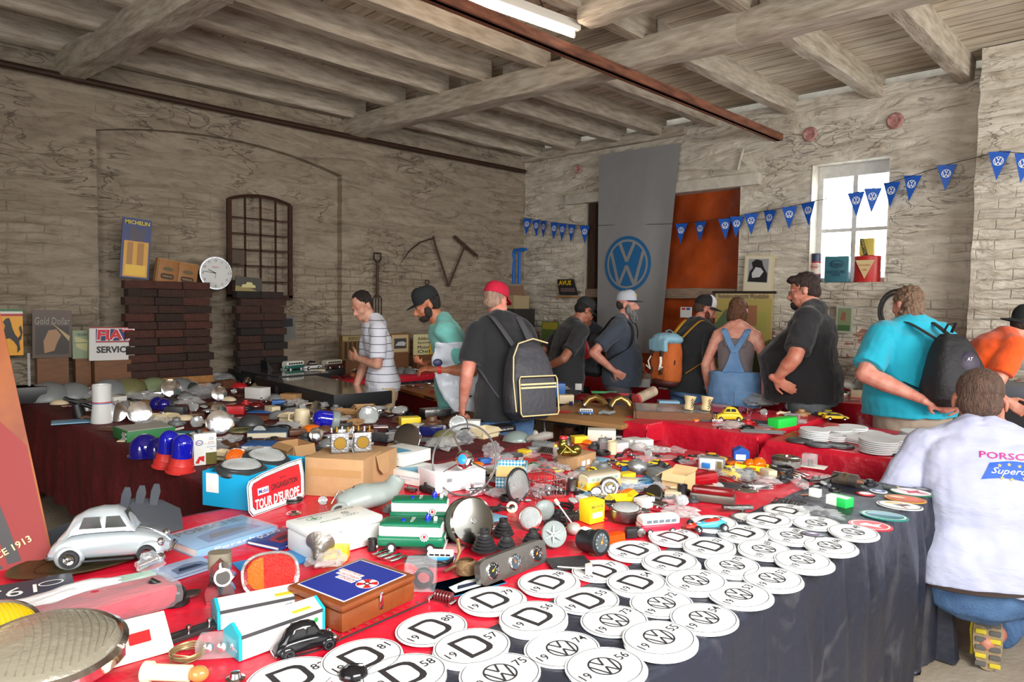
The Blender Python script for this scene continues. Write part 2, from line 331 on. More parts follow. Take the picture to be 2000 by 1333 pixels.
# floor
mb=MB().mat(mat('concrete_floor',(176,166,150),.8,var=.28,vs=3,bump=.25,bs=40,c2=(146,132,112),det=8)); mb.box(2.2,1.9,-.05,12.8,10.6,.1); struct('floor',mb)
# ceiling boards run along Y, joists along X, beams along Y
def boardmat():
    M=D.materials.new('whitewashed_boards'); M.use_nodes=True; n=M.node_tree.nodes; L=M.node_tree.links; b=n['Principled BSDF']; b.inputs['Roughness'].default_value=.85
    tc=n.new('ShaderNodeTexCoord'); br=n.new('ShaderNodeTexBrick'); mp=n.new('ShaderNodeMapping'); mp.inputs['Rotation'].default_value=(0,0,pi/2); L.new(tc.outputs['Object'],mp.inputs[0]); L.new(mp.outputs[0],br.inputs[0])
    br.inputs['Scale'].default_value=1; br.inputs['Brick Width'].default_value=3.4; br.inputs['Row Height'].default_value=.19; br.inputs['Mortar Size'].default_value=.005; br.inputs['Mortar Smooth'].default_value=.2
    br.inputs['Color1'].default_value=s2l((222,212,192))+(1,); br.inputs['Color2'].default_value=s2l((198,188,168))+(1,); br.inputs['Mortar'].default_value=s2l((62,48,36))+(1,)
    m2=n.new('ShaderNodeMapping'); m2.inputs['Scale'].default_value=(9,1.2,1); L.new(tc.outputs['Object'],m2.inputs[0]); t=n.new('ShaderNodeTexNoise'); t.inputs['Scale'].default_value=2; t.inputs['Detail'].default_value=9; L.new(m2.outputs[0],t.inputs[0])
    r=n.new('ShaderNodeValToRGB'); r.color_ramp.elements[0].position=.34; r.color_ramp.elements[1].position=.6; r.color_ramp.elements[0].color=(.56,.49,.4,1); r.color_ramp.elements[1].color=(1,1,1,1); L.new(t.outputs[0],r.inputs[0])
    x=n.new('ShaderNodeMixRGB'); x.blend_type='MULTIPLY'; x.inputs[0].default_value=.8; L.new(br.outputs[0],x.inputs[1]); L.new(r.outputs[0],x.inputs[2]); L.new(x.outputs[0],b.inputs['Base Color'])
    k=n.new('ShaderNodeBump'); k.inputs['Strength'].default_value=.5; k.inputs['Distance'].default_value=.02; L.new(t.outputs[0],k.inputs['Height']); L.new(k.outputs[0],b.inputs['Normal']); return M
mb=MB().mat(boardmat()); mb.box(2.2,2.0,3.84,10.6,10.6,.06); struct('ceiling',mb)
def wob(mb,p,q,w,h,m,seed,seg=16,amp=.012):
    """a hand-hewn timber from p to q (centres of its underside)"""
    p=Vector(p);q=Vector(q);d=(q-p).normalized(); s=Vector((-d.y,d.x,0)); rings=[]; mb.mat(m)
    c=.012
    sec=[(-w/2+c,0),(w/2-c,0),(w/2,c),(w/2,h),(-w/2,h),(-w/2,c)]
    for i in range(seg+1):
        t=i/seg; o=p+(q-p)*t; o+=s*(amp*noise.noise(Vector((t*5+seed,0,seed))))*2
        rings.append([tuple(o+s*(a+amp*.7*noise.noise(Vector((t*seg*.7,k*3,seed))))+Vector((0,0,b+amp*.8*noise.noise(Vector((t*seg*.6,k*5+9,seed)))))) for k,(a,b) in enumerate(sec)])
    mb.loft(rings,smooth=False)
n_=[0]
def joist(y,x0,x1,zb=3.61,w=.13,label=None):
    n_[0]+=1; mb=MB(); wob(mb,(x0,y,zb),(x1,y,zb),w,3.815-zb,TIMB,n_[0]*3.1); o=struct('trim_%d'%(n_[0]+1),mb); return o
for y,zb in ((6.88,3.6),(6.14,3.61),(5.46,3.61),(4.87,3.61),(4.14,3.59)):
    joist(y,-3,4.6,zb)
for y in (6.75,6.1,5.37,4.78,4.06,3.2,2.36,1.6,.6): joist(y,4.8,XW+.05,3.61)
for y in (3.2,2.36,1.6,.6): joist(y,1.7,4.75,3.61)
for pts,z in ((((1.74,7.05),(1.9,4.4),(2.05,-3)),3.42),(((4.52,7.05),(4.73,2.4),(4.84,-3.2)),3.42)):
    mb=MB()
    for a,b in zip(pts,pts[1:]): wob(mb,(*a,z),(*b,z),.2,.2,TIMBY,a[0],24,.014)
    n_[0]+=1; struct('trim_%d'%(n_[0]+1),mb)
mb=MB(); a=at(1150,52,3.5); wob(mb,(a.x,a.y+.05,3.52),(a.x+.1,.9,3.52),.17,.18,TIMBY,4.4); n_[0]+=1; struct('trim_%d'%(n_[0]+1),mb)
# wall plate on the right wall
mb=MB(); wob(mb,(XW-.03,7,3.56),(XW-.03,4.4,3.57),.1,.1,TIMBY,8.2,20); n_[0]+=1; struct('trim_%d'%(n_[0]+1),mb)
# pipe on the left wall and the rusty steel rail
mb=MB().mat(mat('brown_rusty_pipe',(64,40,26),.6,.2,var=.35,vs=12,bump=.2)); pts=[]
for i in range(25):
    x=-2.9+10.2*i/24; pts.append((x,6.9,3.42-.012*sin(pi*min(1,max(0,(x-1)/6.4)))))
mb.tube(pts,.028,10); tag(mb.build('pipe'),'long brown rusty pipe running high along the left wall under the ceiling','pipe')
a=onX(1525,270,XW); mb=MB().mat(mat('red_oxide_rail',(150,92,66),.6,.1,var=.45,vs=6,aniso=(1,5,5),bump=.25,c2=(84,50,36))); 
b=at(810,0,3.4)
mb.box((b.x+XW)/2-.4,a.y,3.375,XW-b.x+.9,.05,.07); mb.box((b.x+XW)/2-.4,a.y+.03,3.345,XW-b.x+.9,.07,.01)
tag(mb.build('steel_rail'),'rusty red-brown steel rail crossing under the timber ceiling beams','rail')
# tube lamp
p0=at(900,-8,3.47); p1=at(1121,70,3.47); L_=(p1-p0).length; mid=(p0+p1)/2
t=thing('tube_lamp','lit fluorescent tube lamp in a white batten hung under the ceiling','lamp',(mid.x,mid.y,3.47),atan2(p1.y-p0.y,p1.x-p0.x))
mb=MB().mat(mat('lamp_enamel',(225,220,208),.4)); mb.box(0,0,.05,L_+.04,.1,.045,.008); mb.box(0,0,.085,L_+.04,.06,.03,.004); mb.build('housing',t)
mb=MB().mat(mat('lamp_ends',(240,238,230),.4))
for s in (-1,1): mb=MB().mat(mat('lamp_ends',(240,238,230),.4)); mb.box(s*(L_/2-.01),.0,.012,.02,.03,.05,.004); mb.build('tube_holder',t)
mb=MB().mat(mat('lit_tube',(255,236,214),.4,emit=38)); mb.rod((-L_/2,0,0),(L_/2,0,0),.014,n=12); mb.build('tube',t)
mb=MB().mat(INK); mb.tube([(L_/2-.25,.02,.09),(L_/2-.28,.06,.2),(L_/2-.22,.1,.33)],.004); mb.build('cable',t)
# straw nest bulging where a board is missing
mb=MB().mat(mat('straw_nest',(150,112,66),.9,var=.5,vs=60,bump=1,bs=90)); q=at(1165,14,3.6); mb.ball((0,0,0),.1,.14,.09)
for i in range(60):
    a=random.random()*6.28; b_=random.random()*.12; mb.rod((b_*cos(a),b_*sin(a),-.04),(b_*cos(a)+random.uniform(-.06,.06),b_*sin(a)+random.uniform(-.06,.06),-.1+random.uniform(-.02,.05)),.0018,n=4)
tag(mb.build('nest',loc=q+Vector((.05,0,.1))),'brown straw bird nest packed above the ceiling trimmer near the tube lamp','nest')
# window in the right wall
FR=mat('chalky_window_frame',(210,208,200),.7,var=.2,vs=20,bump=.2); X1=XW+.2; cy=(WY0+WY1)/2; cz=(WZ0+WZ1)/2
mb=MB().mat(FR); hw=(WY1-WY0); hh=(WZ1-WZ0)
mb.box(X1,WY0+.025,cz,.06,.05,hh); mb.box(X1,WY1-.025,cz,.06,.05,hh); mb.box(X1,cy,WZ0+.025,.066,hw-.004,.05); mb.box(X1,cy,WZ1-.06,.07,hw-.006,.12); mb.box(X1,cy,cz,.05,.045,hh-.02); mb.box(X1,cy,2.38,.042,hw-.02,.035)
wn=struct('window_1',mb)
mb=MB().mat(GLASS); 
for (a,b,c_,d_) in ((WY0+.05,cy-.02,WZ0+.05,2.365),(cy+.02,WY1-.05,WZ0+.05,2.365),(WY0+.05,cy-.02,2.4,WZ1-.12),(cy+.02,WY1-.05,2.4,WZ1-.12)): mb.box(X1,(a+b)/2,(c_+d_)/2,.004,b-a,d_-c_)
mb.build('window_pane',wn)
# doorway: lintel, jamb, cross rail and orange tarpaulin
mb=MB(); a=onX(1110,390,XW); b=onX(1487,350,XW); mb.mat(PLAS); mb.box(XW-.02,(a.y+b.y)/2,2.965,.1,a.y-b.y,.13,.01); struct('trim_40',mb)
mb=MB().mat(mat('orange_tarpaulin',(176,74,18),.45,var=.45,vs=2.5,bump=.7,bs=5,c2=(122,48,18)))
mb.grid(50,60,lambda u,v:(XW+.13+.03*noise.noise(Vector((u*3,v*4,1)))+.012*noise.noise(Vector((u*12+v*9,v*5,2))),DY0+.02+(DY1-DY0-.02)*u,2.9*v)); struct('door_1',mb)
mb=MB(); wob(mb,(XW+.05,DY0-.05,1.66),(XW+.05,DY1+.75,1.66),.09,.12,mat('weathered_rail',(150,128,108),.8,var=.4,vs=9,aniso=(8,1,8),bump=.3),5.5); struct('trim_41',mb)
mb=MB().mat(mat('dark_post',(74,52,38),.8,var=.4,vs=9,aniso=(6,6,1))); mb.box(XW+.08,5.8,1.45,.1,.12,2.9); struct('trim_42',mb)
# lime pots where insulators were: round plaster scars, cable cross
for k,(px,py) in enumerate(((1582,263),(1748,236),(1129,331))):
    q=onX(px,py,XW-.012); r=.075 if k<2 else .055; mb=MB().mat(mat('pink_plaster',(196,160,152),.8,var=.4,vs=30,bump=.5,c2=(150,84,76))); 
    mb.lathe([(0,.012),(r*.55,.02),(r*.8,.026),(r,.006),(r*1.05,0)],14,TR(*q)@RY(-90)); struct('trim_%d'%(43+k),mb)
mb=MB().mat(PLAS); a=onX(1440,352,XW-.03); mb.rod(onX(1441,332,XW-.03),onX(1452,290,XW-.03),.016); mb.rod(onX(1448,312,XW-.03),onX(1459,323,XW-.03),.012); tag(mb.build('wall_bracket'),'small whitewashed pipe bracket on the right wall above the lintel','bracket')
# ================================================= TABLES AND CLOTHS
TZ=.78
def clothmat(name,c,r=.42,bs=7,bump=.6,sheen=0,dust=0,c2=None,var=0):
    if name in MT: return MT[name]
    M=mat(name,c,r,bump=bump,bs=bs,var=max(var,.01) if not dust else .01,vs=3,sheen=sheen,det=3,c2=c2)
    n=M.node_tree.nodes; L=M.node_tree.links; b=n['Principled BSDF']
    if dust:
        tc=n['Texture Coordinate']; mp=n.new('ShaderNodeMapping'); mp.inputs['Scale'].default_value=(2.2,1.5,1.5); mp.inputs['Rotation'].default_value=(.5,.3,.9); L.new(tc.outputs['Object'],mp.inputs[0])
        t=n.new('ShaderNodeTexNoise'); t.inputs['Scale'].default_value=1.6; t.inputs['Detail'].default_value=9; t.inputs['Distortion'].default_value=1.2; L.new(mp.outputs[0],t.inputs[0])
        rp=n.new('ShaderNodeValToRGB'); rp.color_ramp.elements[0].position=.56; rp.color_ramp.elements[1].position=.82; rp.color_ramp.elements[0].color=s2l(c)+(1,); rp.color_ramp.elements[1].color=s2l(dust)+(1,)
        L.new(t.outputs[0],rp.inputs[0]); L.new(rp.outputs[0],b.inputs['Base Color'])
    return M
REDSAT=clothmat('red_satin',(206,22,48),.38,bs=9,bump=.8); REDSAT2=clothmat('red_lining_satin',(200,20,42),.32,bs=5,bump=1)
BLKSAT=clothmat('black_satin',(34,37,49),.42,bs=8,bump=.8,dust=(96,94,96)); VELV=clothmat('crimson_velvet',(92,4,12),.75,bs=12,bump=.9,var=.35); DKRED=clothmat('dark_red_cloth',(110,6,14),.6,bs=8)
def cloth(name,x0,x1,y0,y1,z,dr,m,step=.035,amp=.006,fold=.03,seed=1,parent=None,zb=None,ragged=0):
    """sheet over a table top; dr = (x0 side, x1 side, y0 side, y1 side) drop lengths"""
    mb=MB().mat(m); X0=x0-dr[0];X1=x1+dr[1];Y0=y0-dr[2];Y1=y1+dr[3]
    def ax(a,b,lo,hi):
        n=max(2,int((b-a)/step)); s=set(a+(b-a)*i/n for i in range(n+1)); s|={lo,hi}; s=sorted(s); 
        return [v for i,v in enumerate(s) if i==0 or v-s[i-1]>1e-4]
    A=ax(X0,X1,x0,x1); B=ax(Y0,Y1,y0,y1); vs=[]
    for b in B:
        for a in A:
            ox=max(x0-a,a-x1,0); oy=max(y0-b,b-y1,0); sx=-1 if a<x0 else 1; sy=-1 if b<y0 else 1
            px=min(max(a,x0),x1); py=min(max(b,y0),y1); d=max(ox,oy); 
            if ox>0 and oy>0: d=(ox**2+oy**2)**.5 if False else max(ox,oy)
            zz=z-d; zz=max(zz,.012+.006*noise.noise(Vector((a*9,b*9,seed)))) if d else zz
            if d==0: zz+=amp*(.4+noise.noise(Vector((a*6+seed,b*6,seed)))+.6*noise.noise(Vector((a*15,b*11,seed))))
            else:
                k=min(1,d/.25); fx=fold*k*(.35+.8*noise.noise(Vector((py*7+seed,zz*.6,seed)))+.4*noise.noise(Vector((py*19,zz*1.5,seed)))); fy=fold*k*(.35+.8*noise.noise(Vector((px*7+seed,zz*.6,seed+5)))+.4*noise.noise(Vector((px*19,zz*1.5,seed))))
                if ox>0: px+=sx*(max(fx,-.002)+.004+.1*oy*(oy>0))
                if oy>0: py+=sy*(max(fy,-.002)+.004+.1*ox*(ox>0))
                if ragged: zz+=ragged*noise.noise(Vector((px*3,py*3,seed)))*k
            vs.append((px,py,zz))
    na=len(A); fs=[(j*na+i,j*na+i+1,(j+1)*na+i+1,(j+1)*na+i) for j in range(len(B)-1) for i in range(na-1)]
    mb.add(vs,fs,True); return mb.build(name,parent,sharp=0)
def table(name,label,x0,x1,y0,y1,z,m=WOOD,top=.03,leg=.017,inset=.08,group=None,rz=0,fold=True):
    cx,cy=(x0+x1)/2,(y0+y1)/2; t=thing(name,label,'table',(cx,cy,0),rz,group); w,d=x1-x0,y1-y0
    mb=MB().mat(m); mb.box(0,0,z-top/2,w,d,top,.004); mb.build('tabletop',t)
    for sx in (-1,1):
        for sy in (-1,1):
            mb=MB().mat(STEEL); a=(sx*(w/2-inset),sy*(d/2-inset),z-top); b=(a[0]+(sx*.05 if fold else 0),a[1]+sy*.03,0.0); mb.rod(a,b,leg); mb.build('leg',t)
    return t
# main table with a red sheet and a black sheet along its front
table('market_table','long front market table hidden under red and black satin',-1.0,3.52,.86,2.66,TZ-.008)
tag(cloth('red_tablecloth',-1.02,3.53,.85,2.68,TZ-.003,(0,.02,.0,.05),REDSAT,amp=.003,seed=3),'bright red satin sheet covering the front table under the car parts','tablecloth')
tag(cloth('black_tablecloth',-1.02,3.54,.83,1.235,TZ+.001,(0,.79,.81,0),BLKSAT,amp=.0035,fold=.075,seed=11),'dusty black satin cloth hanging over the front edge of the front table','tablecloth')
# row running back to the left wall
table('market_table','long table of dark clutter running back to the left wall',1.26,3.03,2.8,6.42,TZ-.008)
tag(cloth('velvet_tablecloth',1.24,3.04,2.74,6.44,TZ-.003,(.55,.2,.12,0),VELV,amp=.004,fold=.05,seed=21,ragged=.03),'crimson velvet cloth sagging over the side of the long left table','tablecloth')
# disc table
table('market_table','table behind the front table carrying piles of round stickers',4.16,5.1,.35,1.84,TZ-.008)
tag(cloth('red_tablecloth',4.15,5.12,.33,1.86,TZ-.003,(.7,.4,.5,.06),REDSAT,amp=.004,fold=.07,seed=31),'bright red satin cloth under the piles of round stickers','tablecloth')
table('market_table','middle table with the glazed wooden tray and small yellow model cars',4.24,5.32,1.98,2.92,TZ-.008)
tag(cloth('black_tablecloth',4.22,5.34,1.95,2.94,TZ-.006,(.7,.5,.7,.6),BLKSAT,amp=.002,fold=.02,seed=41),'black satin cloth hanging below the red one on the middle table','tablecloth')
tag(cloth('red_tablecloth',4.21,5.34,1.945,2.94,TZ-.001,(.2,.02,.22,.02),REDSAT,amp=.003,fold=.06,seed=45,ragged=.12),'short red satin cloth over the black one on the middle table','tablecloth')
# bare wooden folding table
a=at(1030,808); b=at(1212,830); ang=atan2(b.y-a.y,b.x-a.x); Lw=(b-a).length; c=(a+b)/2+Vector((-sin(ang),cos(ang),0))*.42
t=thing('folding_table','bare wooden folding table in front of the man with the dark cap','table',(c.x,c.y,0),ang)
mb=MB().mat(WOOD); mb.box(0,0,TZ-.02,Lw+.02,.84,.032,.004); mb.build('tabletop',t)
for sx in (-1,1):
    for sy in (-1,1): mb=MB().mat(STEEL); mb.rod((sx*(Lw/2-.1),sy*.36,TZ-.035),(sx*(Lw/2-.1)-sx*.0+.28*sy*-1*0+sx*.12*sy,sy*.38,0),.012); mb.build('leg',t)
mb=MB().mat(STEEL); mb.rod((-Lw/2+.12,-.34,TZ-.2),(Lw/2-.12,-.34,TZ-.2),.009); mb.build('crossbar',t)
tag(cloth('red_cloth_corner',4.0,4.2,2.62,2.8,TZ+.004,(.14,.0,.12,0),REDSAT,amp=.003,fold=.03,seed=8),'small red cloth corner hanging between the wooden table and the middle table','cloth')
# board on trestle beside the youth
a=at(760,752); b=at(925,797); ang=atan2(b.y-a.y,b.x-a.x); Lw=(b-a).length; c=(a+b)/2+Vector((-sin(ang),cos(ang),0))*.35
BT=thing('display_board_table','orange wooden board table of badges between the youth and the man in teal','table',(c.x,c.y,0),ang)
mb=MB().mat(mat('varnished_orange_wood',(188,110,50),.45,var=.25,vs=12,aniso=(1,8,8))); mb.box(0,0,TZ-.02,Lw,.7,.034,.004); mb.build('tabletop',BT)
mb=MB().mat(mat('red_board_side',(120,14,16),.5)); mb.box(0,-.3,TZ-.13,Lw-.2,.03,.16); mb.build('apron',BT)
for sx in (-1,1):
    for sy in (-1,1): mb=MB().mat(STEEL); mb.rod((sx*(Lw/2-.2),sy*.28,TZ-.035),(sx*(Lw/2-.35),sy*.32,0),.013); mb.build('leg',BT)
mb=MB().mat(BLACK); mb.box(.05,-.352,TZ-.02,.18,.01,.016,.002); mb.build('handle',BT)
# tables along the left and right walls
table('market_table','table against the left wall behind the youth',3.66,6.6,6.16,6.85,TZ-.008)
tag(cloth('black_tablecloth',3.64,6.6,6.14,6.86,TZ-.006,(0,.4,.75,0),BLKSAT,amp=.002,fold=.05,seed=51),'black cloth hanging from the table along the left wall','tablecloth')
tag(cloth('red_tablecloth',3.64,6.62,6.13,6.86,TZ-.001,(.05,.05,.07,0),REDSAT,amp=.002,fold=.02,seed=55),'narrow red cloth edging the table along the left wall','tablecloth')
table('market_table','table against the right wall behind the heavy man',6.3,7.3,1.7,5.0,TZ-.008)
tag(cloth('black_tablecloth',6.27,7.3,1.67,5.0,TZ-.006,(.72,0,.6,0),BLKSAT,amp=.002,fold=.05,seed=61),'black cloth reaching the floor at the table along the right wall','tablecloth')
tag(cloth('red_tablecloth',6.26,7.3,1.66,5.0,TZ-.001,(.3,0,.3,0),REDSAT2,amp=.003,fold=.06,seed=65),'red satin cloth over the black one on the table along the right wall','tablecloth')
# ================================================= PEOPLE
def fuse(mb,name,vox,sm=4,fn=None,mats=None,parent=None,sharp=0,loc=None):
    me=mb.mesh('tmp'); o=D.objects.new('tmp',me); COL.objects.link(o)
    r=o.modifiers.new('r','REMESH'); r.mode='VOXEL'; r.voxel_size=vox; r.use_smooth_shade=True
    if sm: s=o.modifiers.new('s','SMOOTH'); s.iterations=sm; s.factor=.5
    dg=bpy.context.evaluated_depsgraph_get(); me2=D.meshes.new_from_object(o.evaluated_get(dg)); me2.name=name
    D.objects.remove(o); D.meshes.remove(me)
    if fn:
        n=len(me2.vertices); co=[0.]*(3*n); no=[0.]*(3*n); me2.vertices.foreach_get('co',co); me2.vertex_normals.foreach_get('vector',no)
        out=[]
        for i in range(n): out.extend(fn(Vector(co[3*i:3*i+3]),Vector(no[3*i:3*i+3])))
        me2.vertices.foreach_set('co',out); me2.update()
    me2.materials.clear()
    for m in (mats or mb.mats): me2.materials.append(m)
    for p in me2.polygons: p.use_smooth=True; p.material_index=0
    return link(name,me2,parent,loc)
def folds(amp,f=(9,9,5),seed=0):
    def fn(c,n): return c+n*(amp*(noise.noise(Vector((c.x*f[0]+seed,c.y*f[1],c.z*f[2]+seed)))+.5*noise.noise(Vector((c.x*f[0]*2.3,c.y*f[1]*2.3+seed,c.z*f[2]*2)))))
    return fn
def rings(mb,L,side=(1,0,0),n=22,p=1,cap=True):
    """L: list of (centre, rx, ry) along a spine; side = left-right direction"""
    R=[]; S=Vector(side).normalized(); N=len(L)
    for i,(c,rx,ry) in enumerate(L):
        a=Vector(L[max(0,i-1)][0]); b=Vector(L[min(N-1,i+1)][0]); t=(b-a).normalized(); s=(S-t*S.dot(t)).normalized(); f=t.cross(s)
        R.append([tuple(Vector(c)+s*x+f*y) for x,y in ell(rx,ry,n,p=p)])
    mb.loft(R,cap)
def capsule(mb,p,q,r0,r1,n=12):
    p=Vector(p);q=Vector(q);d=q-p;l=d.length; T=Matrix.Translation(p)@d.to_track_quat('Z','Y').to_matrix().to_4x4(); k=5
    pr=[(max(1e-6,r0*sin(pi/2*i/k)),-r0*cos(pi/2*i/k)) for i in range(k+1)]+[(max(1e-6,r1*cos(pi/2*i/k)),l+r1*sin(pi/2*i/k)) for i in range(k+1)]
    mb.lathe(pr,n,T)
def hand(mb,W,d,nrm,s=1,curl=.5,side=1,spread=.12):
    """W wrist, d finger direction, nrm palm-facing normal, side=+1 thumb toward d x nrm"""
    d=Vector(d).normalized(); nrm=Vector(nrm); nrm=(nrm-d*nrm.dot(d)).normalized(); u=d.cross(nrm)*side; W=Vector(W)
    M=Matrix((u,d,nrm)).transposed(); mb.ball(W+d*.045*s,.041*s,.052*s,.017*s,14,M); mb.ball(W+d*.068*s,.041*s,.026*s,.014*s,14,M); capsule(mb,W-d*.03*s,W+d*.02*s,.026*s,.027*s)
    for k,(o,l) in enumerate(((.031,.9),(.0105,1.03),(-.0105,.97),(-.031,.76))):
        p=W+d*(.08-.004*abs(k-1.2))*s+u*o*s; a=.12; dd=(d+u*(o*spread*8)).normalized()
        for seg,(ln,r) in enumerate(((.044,.0102),(.028,.0094),(.021,.0084))):
            a+=curl*(.35,.75,.55)[seg]; v=dd*cos(a)+nrm*sin(a); q=p+v*ln*l*s; capsule(mb,p,q,r*s,r*s*.93,8); p=q
    p=W+d*.02*s+u*.026*s; v=(d*.62+u*.72+nrm*.25).normalized(); q=p+v*.042*s; capsule(mb,p,q,.0165*s,.0118*s,8); v=(d*.9+u*.25+nrm*(.15+curl*.4)).normalized(); q2=q+v*.032*s; capsule(mb,q,q2,.0115*s,.0103*s,8); q3=q2+(v+nrm*.3*curl).normalized()*.022*s; capsule(mb,q2,q3,.0103*s,.0088*s,8)
def headM(c,pitch,yaw,roll=0): return TR(*c)@RZ(yaw)@RX(-pitch)@RY(roll)
def head(mb,H,s=1,chin=1,nose=1,fat=0):
    T=mb.T; mb.T=T@H@Matrix.Scale(s,4)
    mb.ball((0,-.012,.035),.076,.096,.083,20); mb.ball((0,.02,-.025),.063+fat*.4,.075,.085,20); mb.ball((0,.04,-.08),.047+fat,.047,.034*chin,16)
    mb.ball((0,.074,-.1),.02,.017,.016,10); rings(mb,[((0,.088,.008),.007,.008),((0,.098,-.012),.0085,.014),((0,.104+.006*nose,-.034),.0125,.018),((0,.098,-.046),.013,.012)],n=12)
    mb.ball((0,.112+.003*nose,-.036),.0105,.01,.0095,10)
    for q in (-1,1):
        mb.ball((q*.03,.079,.018),.019,.013,.0075,10); mb.ball((q*.043,.06,-.03),.02,.02,.022,12); mb.ball((q*.081,-.008,-.008),.009,.021,.031,12); mb.ball((q*.014,.099,-.04),.007,.009,.006,8)
    mb.ball((0,.086,-.067),.022,.013,.0055,12); mb.ball((0,.083,-.078),.019,.013,.006,12)
    mb.T=T
SKINS={}
def skin(c): return mat('skin_%02x%02x%02x'%c,c,.5,bump=.12,bs=120,var=.18,vs=14,c2=tuple(int(v*k) for v,k in zip(c,(.9,.72,.68))))
def person(name,label,loc,face,sk,h=1.0,bulk=(1,1,1),lean=0,bend=0,head_=(0,0),L=None,R=None,shirt=None,legs=None,belly=0,vox=.008,squat=None,hs=1.0,sleeve=.55,hem=.80,chin=1,fat=0,shirt_p=.85,neckfat=1,waist_w=1,parts=True,dz=0):
    """L/R: dict(e=elbow,w=wrist,hd=hand dir,hn=palm normal,curl,side) in local coordinates, unscaled (1.76 m figure)"""
    root=thing(name,label,"person",loc,face); S=TR(0,0,-dz)@Matrix.Scale(h,4); P={}
    hip=Vector((0,0,.94)); 
    def sp(z,y=0):   # point at nominal height z on the leaning spine
        t=z-.94; a=radians(lean)*1.0; a2=radians(lean+bend*max(0,min(1,(t-.1)/.35)))
        v=Vector((0,sin(a)*t,cos(a)*t)) if t<.15 else Vector((0,sin(a)*.15+sin(a2)*(t-.15),cos(a)*.15+cos(a2)*(t-.15)))
        n_=Vector((0,cos(a2),-sin(a2))); return hip+v+n_*y
    bh,bw,bc=bulk
    tors=[(sp(.80),.125*bh,.11*bh),(sp(.90,-.012),.17*bh,.118*bh),(sp(1.0,belly*.6),.158*bw,.108*bw+belly*.8),(sp(1.1,belly),.150*bw,.1*bw+belly),(sp(1.2,belly*.4),.158*(bw+bc)/2,.106*bc+belly*.5),(sp(1.32),.172*bc,.11*bc),(sp(1.4,-.005),.165*bc,.095*bc),(sp(1.45,-.01),.125*bc,.078),(sp(1.49,-.008),.075*neckfat,.066*neckfat)]
    NB=sp(1.46,-.01); HC=sp(1.63,.026)+Vector((0,radians(head_[0])*.07,-radians(abs(head_[0]))*.018)); Hm=headM(HC,head_[0]+lean*.55+bend*.45,head_[1])
    mb=MB().mat(skin(sk)); mb.T=S
    rings(mb,tors); rings(mb,[(NB-Vector((0,0,.03)),.075*neckfat,.075*neckfat),(NB+(HC-NB)*.35,.056*neckfat,.058*neckfat),(NB+(HC-NB)*.7,.054*neckfat,.06*neckfat)],n=16)
    head(mb,Hm,hs,chin,1,fat)
    for q in (-1,1): capsule(mb,NB+Vector((q*.03,-.01,.035)),sp(1.42)+Vector((q*.15*bc,0,0)),.05*neckfat,.05)
    SH={}
    for q,A in ((-1,L),(1,R)):
        if A is None: A=dict(e=(q*.25,-.03,1.14),w=(q*.27,.05,.88))
        s0=sp(1.405)+Vector((q*.175*(bc*.7+.3),0,0)); e=Vector(A['e']); w=Vector(A['w']); SH[q]=(s0,e,w); af=A.get('fat',1)
        capsule(mb,s0-Vector((q*.03,0,.0)),s0+(e-s0)*.25,.056*af,.054*af); capsule(mb,s0,e,.052*af,.041*af); capsule(mb,e,e+(w-e)*.35,.041*af,.041*af); capsule(mb,e+(w-e)*.3,w,.041*af,.027)
        hand(mb,w,A.get('hd',(w-e)),A.get('hn',(-q,0,0)),1.0,A.get('curl',.4),A.get('side',q))
    if legs is None: legs={-1:((-.1,.0,.92),(-.11,.02,.5),(-.12,-.02,.09)),1:((.1,.0,.92),(.11,.02,.5),(.12,-.02,.09))}
    for q in (-1,1):
        a,k,f=[Vector(v) for v in legs[q]]; capsule(mb,a,k,.085*bh,.056); capsule(mb,k,k+(f-k)*.4,.054,.054); capsule(mb,k+(f-k)*.35,f,.054,.035)
    fuse(mb,'body',vox,3,parent=root)
    P.update(root=root,sp=sp,tors=tors,Hm=S@Hm,S=S,SH=SH,NB=NB,legs=legs,h=h,hs=hs)
    # eyes and brows
    mb=MB().mat(mat('eye_white',(176,160,150),.3)); mb.T=S@Hm@Matrix.Scale(hs,4)
    for q in (-1,1):
        mb=MB().mat(mat('eye_white',(176,160,150),.3)); mb.T=S@Hm@Matrix.Scale(hs,4); mb.ball((q*.03,.0745,.0),.0125,.012,.006,12); mb.mat(mat('iris',(40,28,20),.2)); mb.ball((q*.03,.083,-.001),.0055,.0048,.0052,10); mb.build('eye',root)
    if shirt: 
        m,=shirt[:1]; k=.014
        mb=MB().mat(m); mb.T=S; g=1.0
        hz=hem
        R_=[(sp(hz,belly*.55-.004),.182*bh*waist_w+k*2,.13*bh+k*1.5+belly*.75)]
        for c,rx,ry in [(sp(.96,belly*.62-.006),.176*max(bh,bw*.95)*.99+k+.008,.118*(bh+bw)/2+belly*.62+k+.008)]+[t for t in tors[3:]]: R_.append((c,rx+k+.006,ry+k+.006))
        R_[-1]=(sp(1.492,-.008),.092*neckfat,.086*neckfat)
        R_=[r for r in R_ if r[0] is not None]
        rings(mb,R_,p=shirt_p,n=28)
        for q in (-1,1):
            s0,e,w=SH[q]; af=(L if q<0 else R) or {}; af=af.get('fat',1); c=s0+(e-s0)*sleeve*1.35
            mb.ball(s0+Vector((-q*.015,0,-.0)),.078*af,.08*af,.074*af,14); capsule(mb,NB+Vector((q*.03,-.01,.03)),s0+Vector((-q*.02,0,.014)),.064*neckfat,.068); rings(mb,[(s0-(e-s0)*.05,.068*af,.068*af),(s0+(e-s0)*.4,.07*af,.072*af),(c,.069*af,.072*af)],side=(0,1,0),n=16)
        fuse(mb,'shirt',vox*1.1,5,folds(.011,(7,7,10),loc[0]),parent=root)
    return P
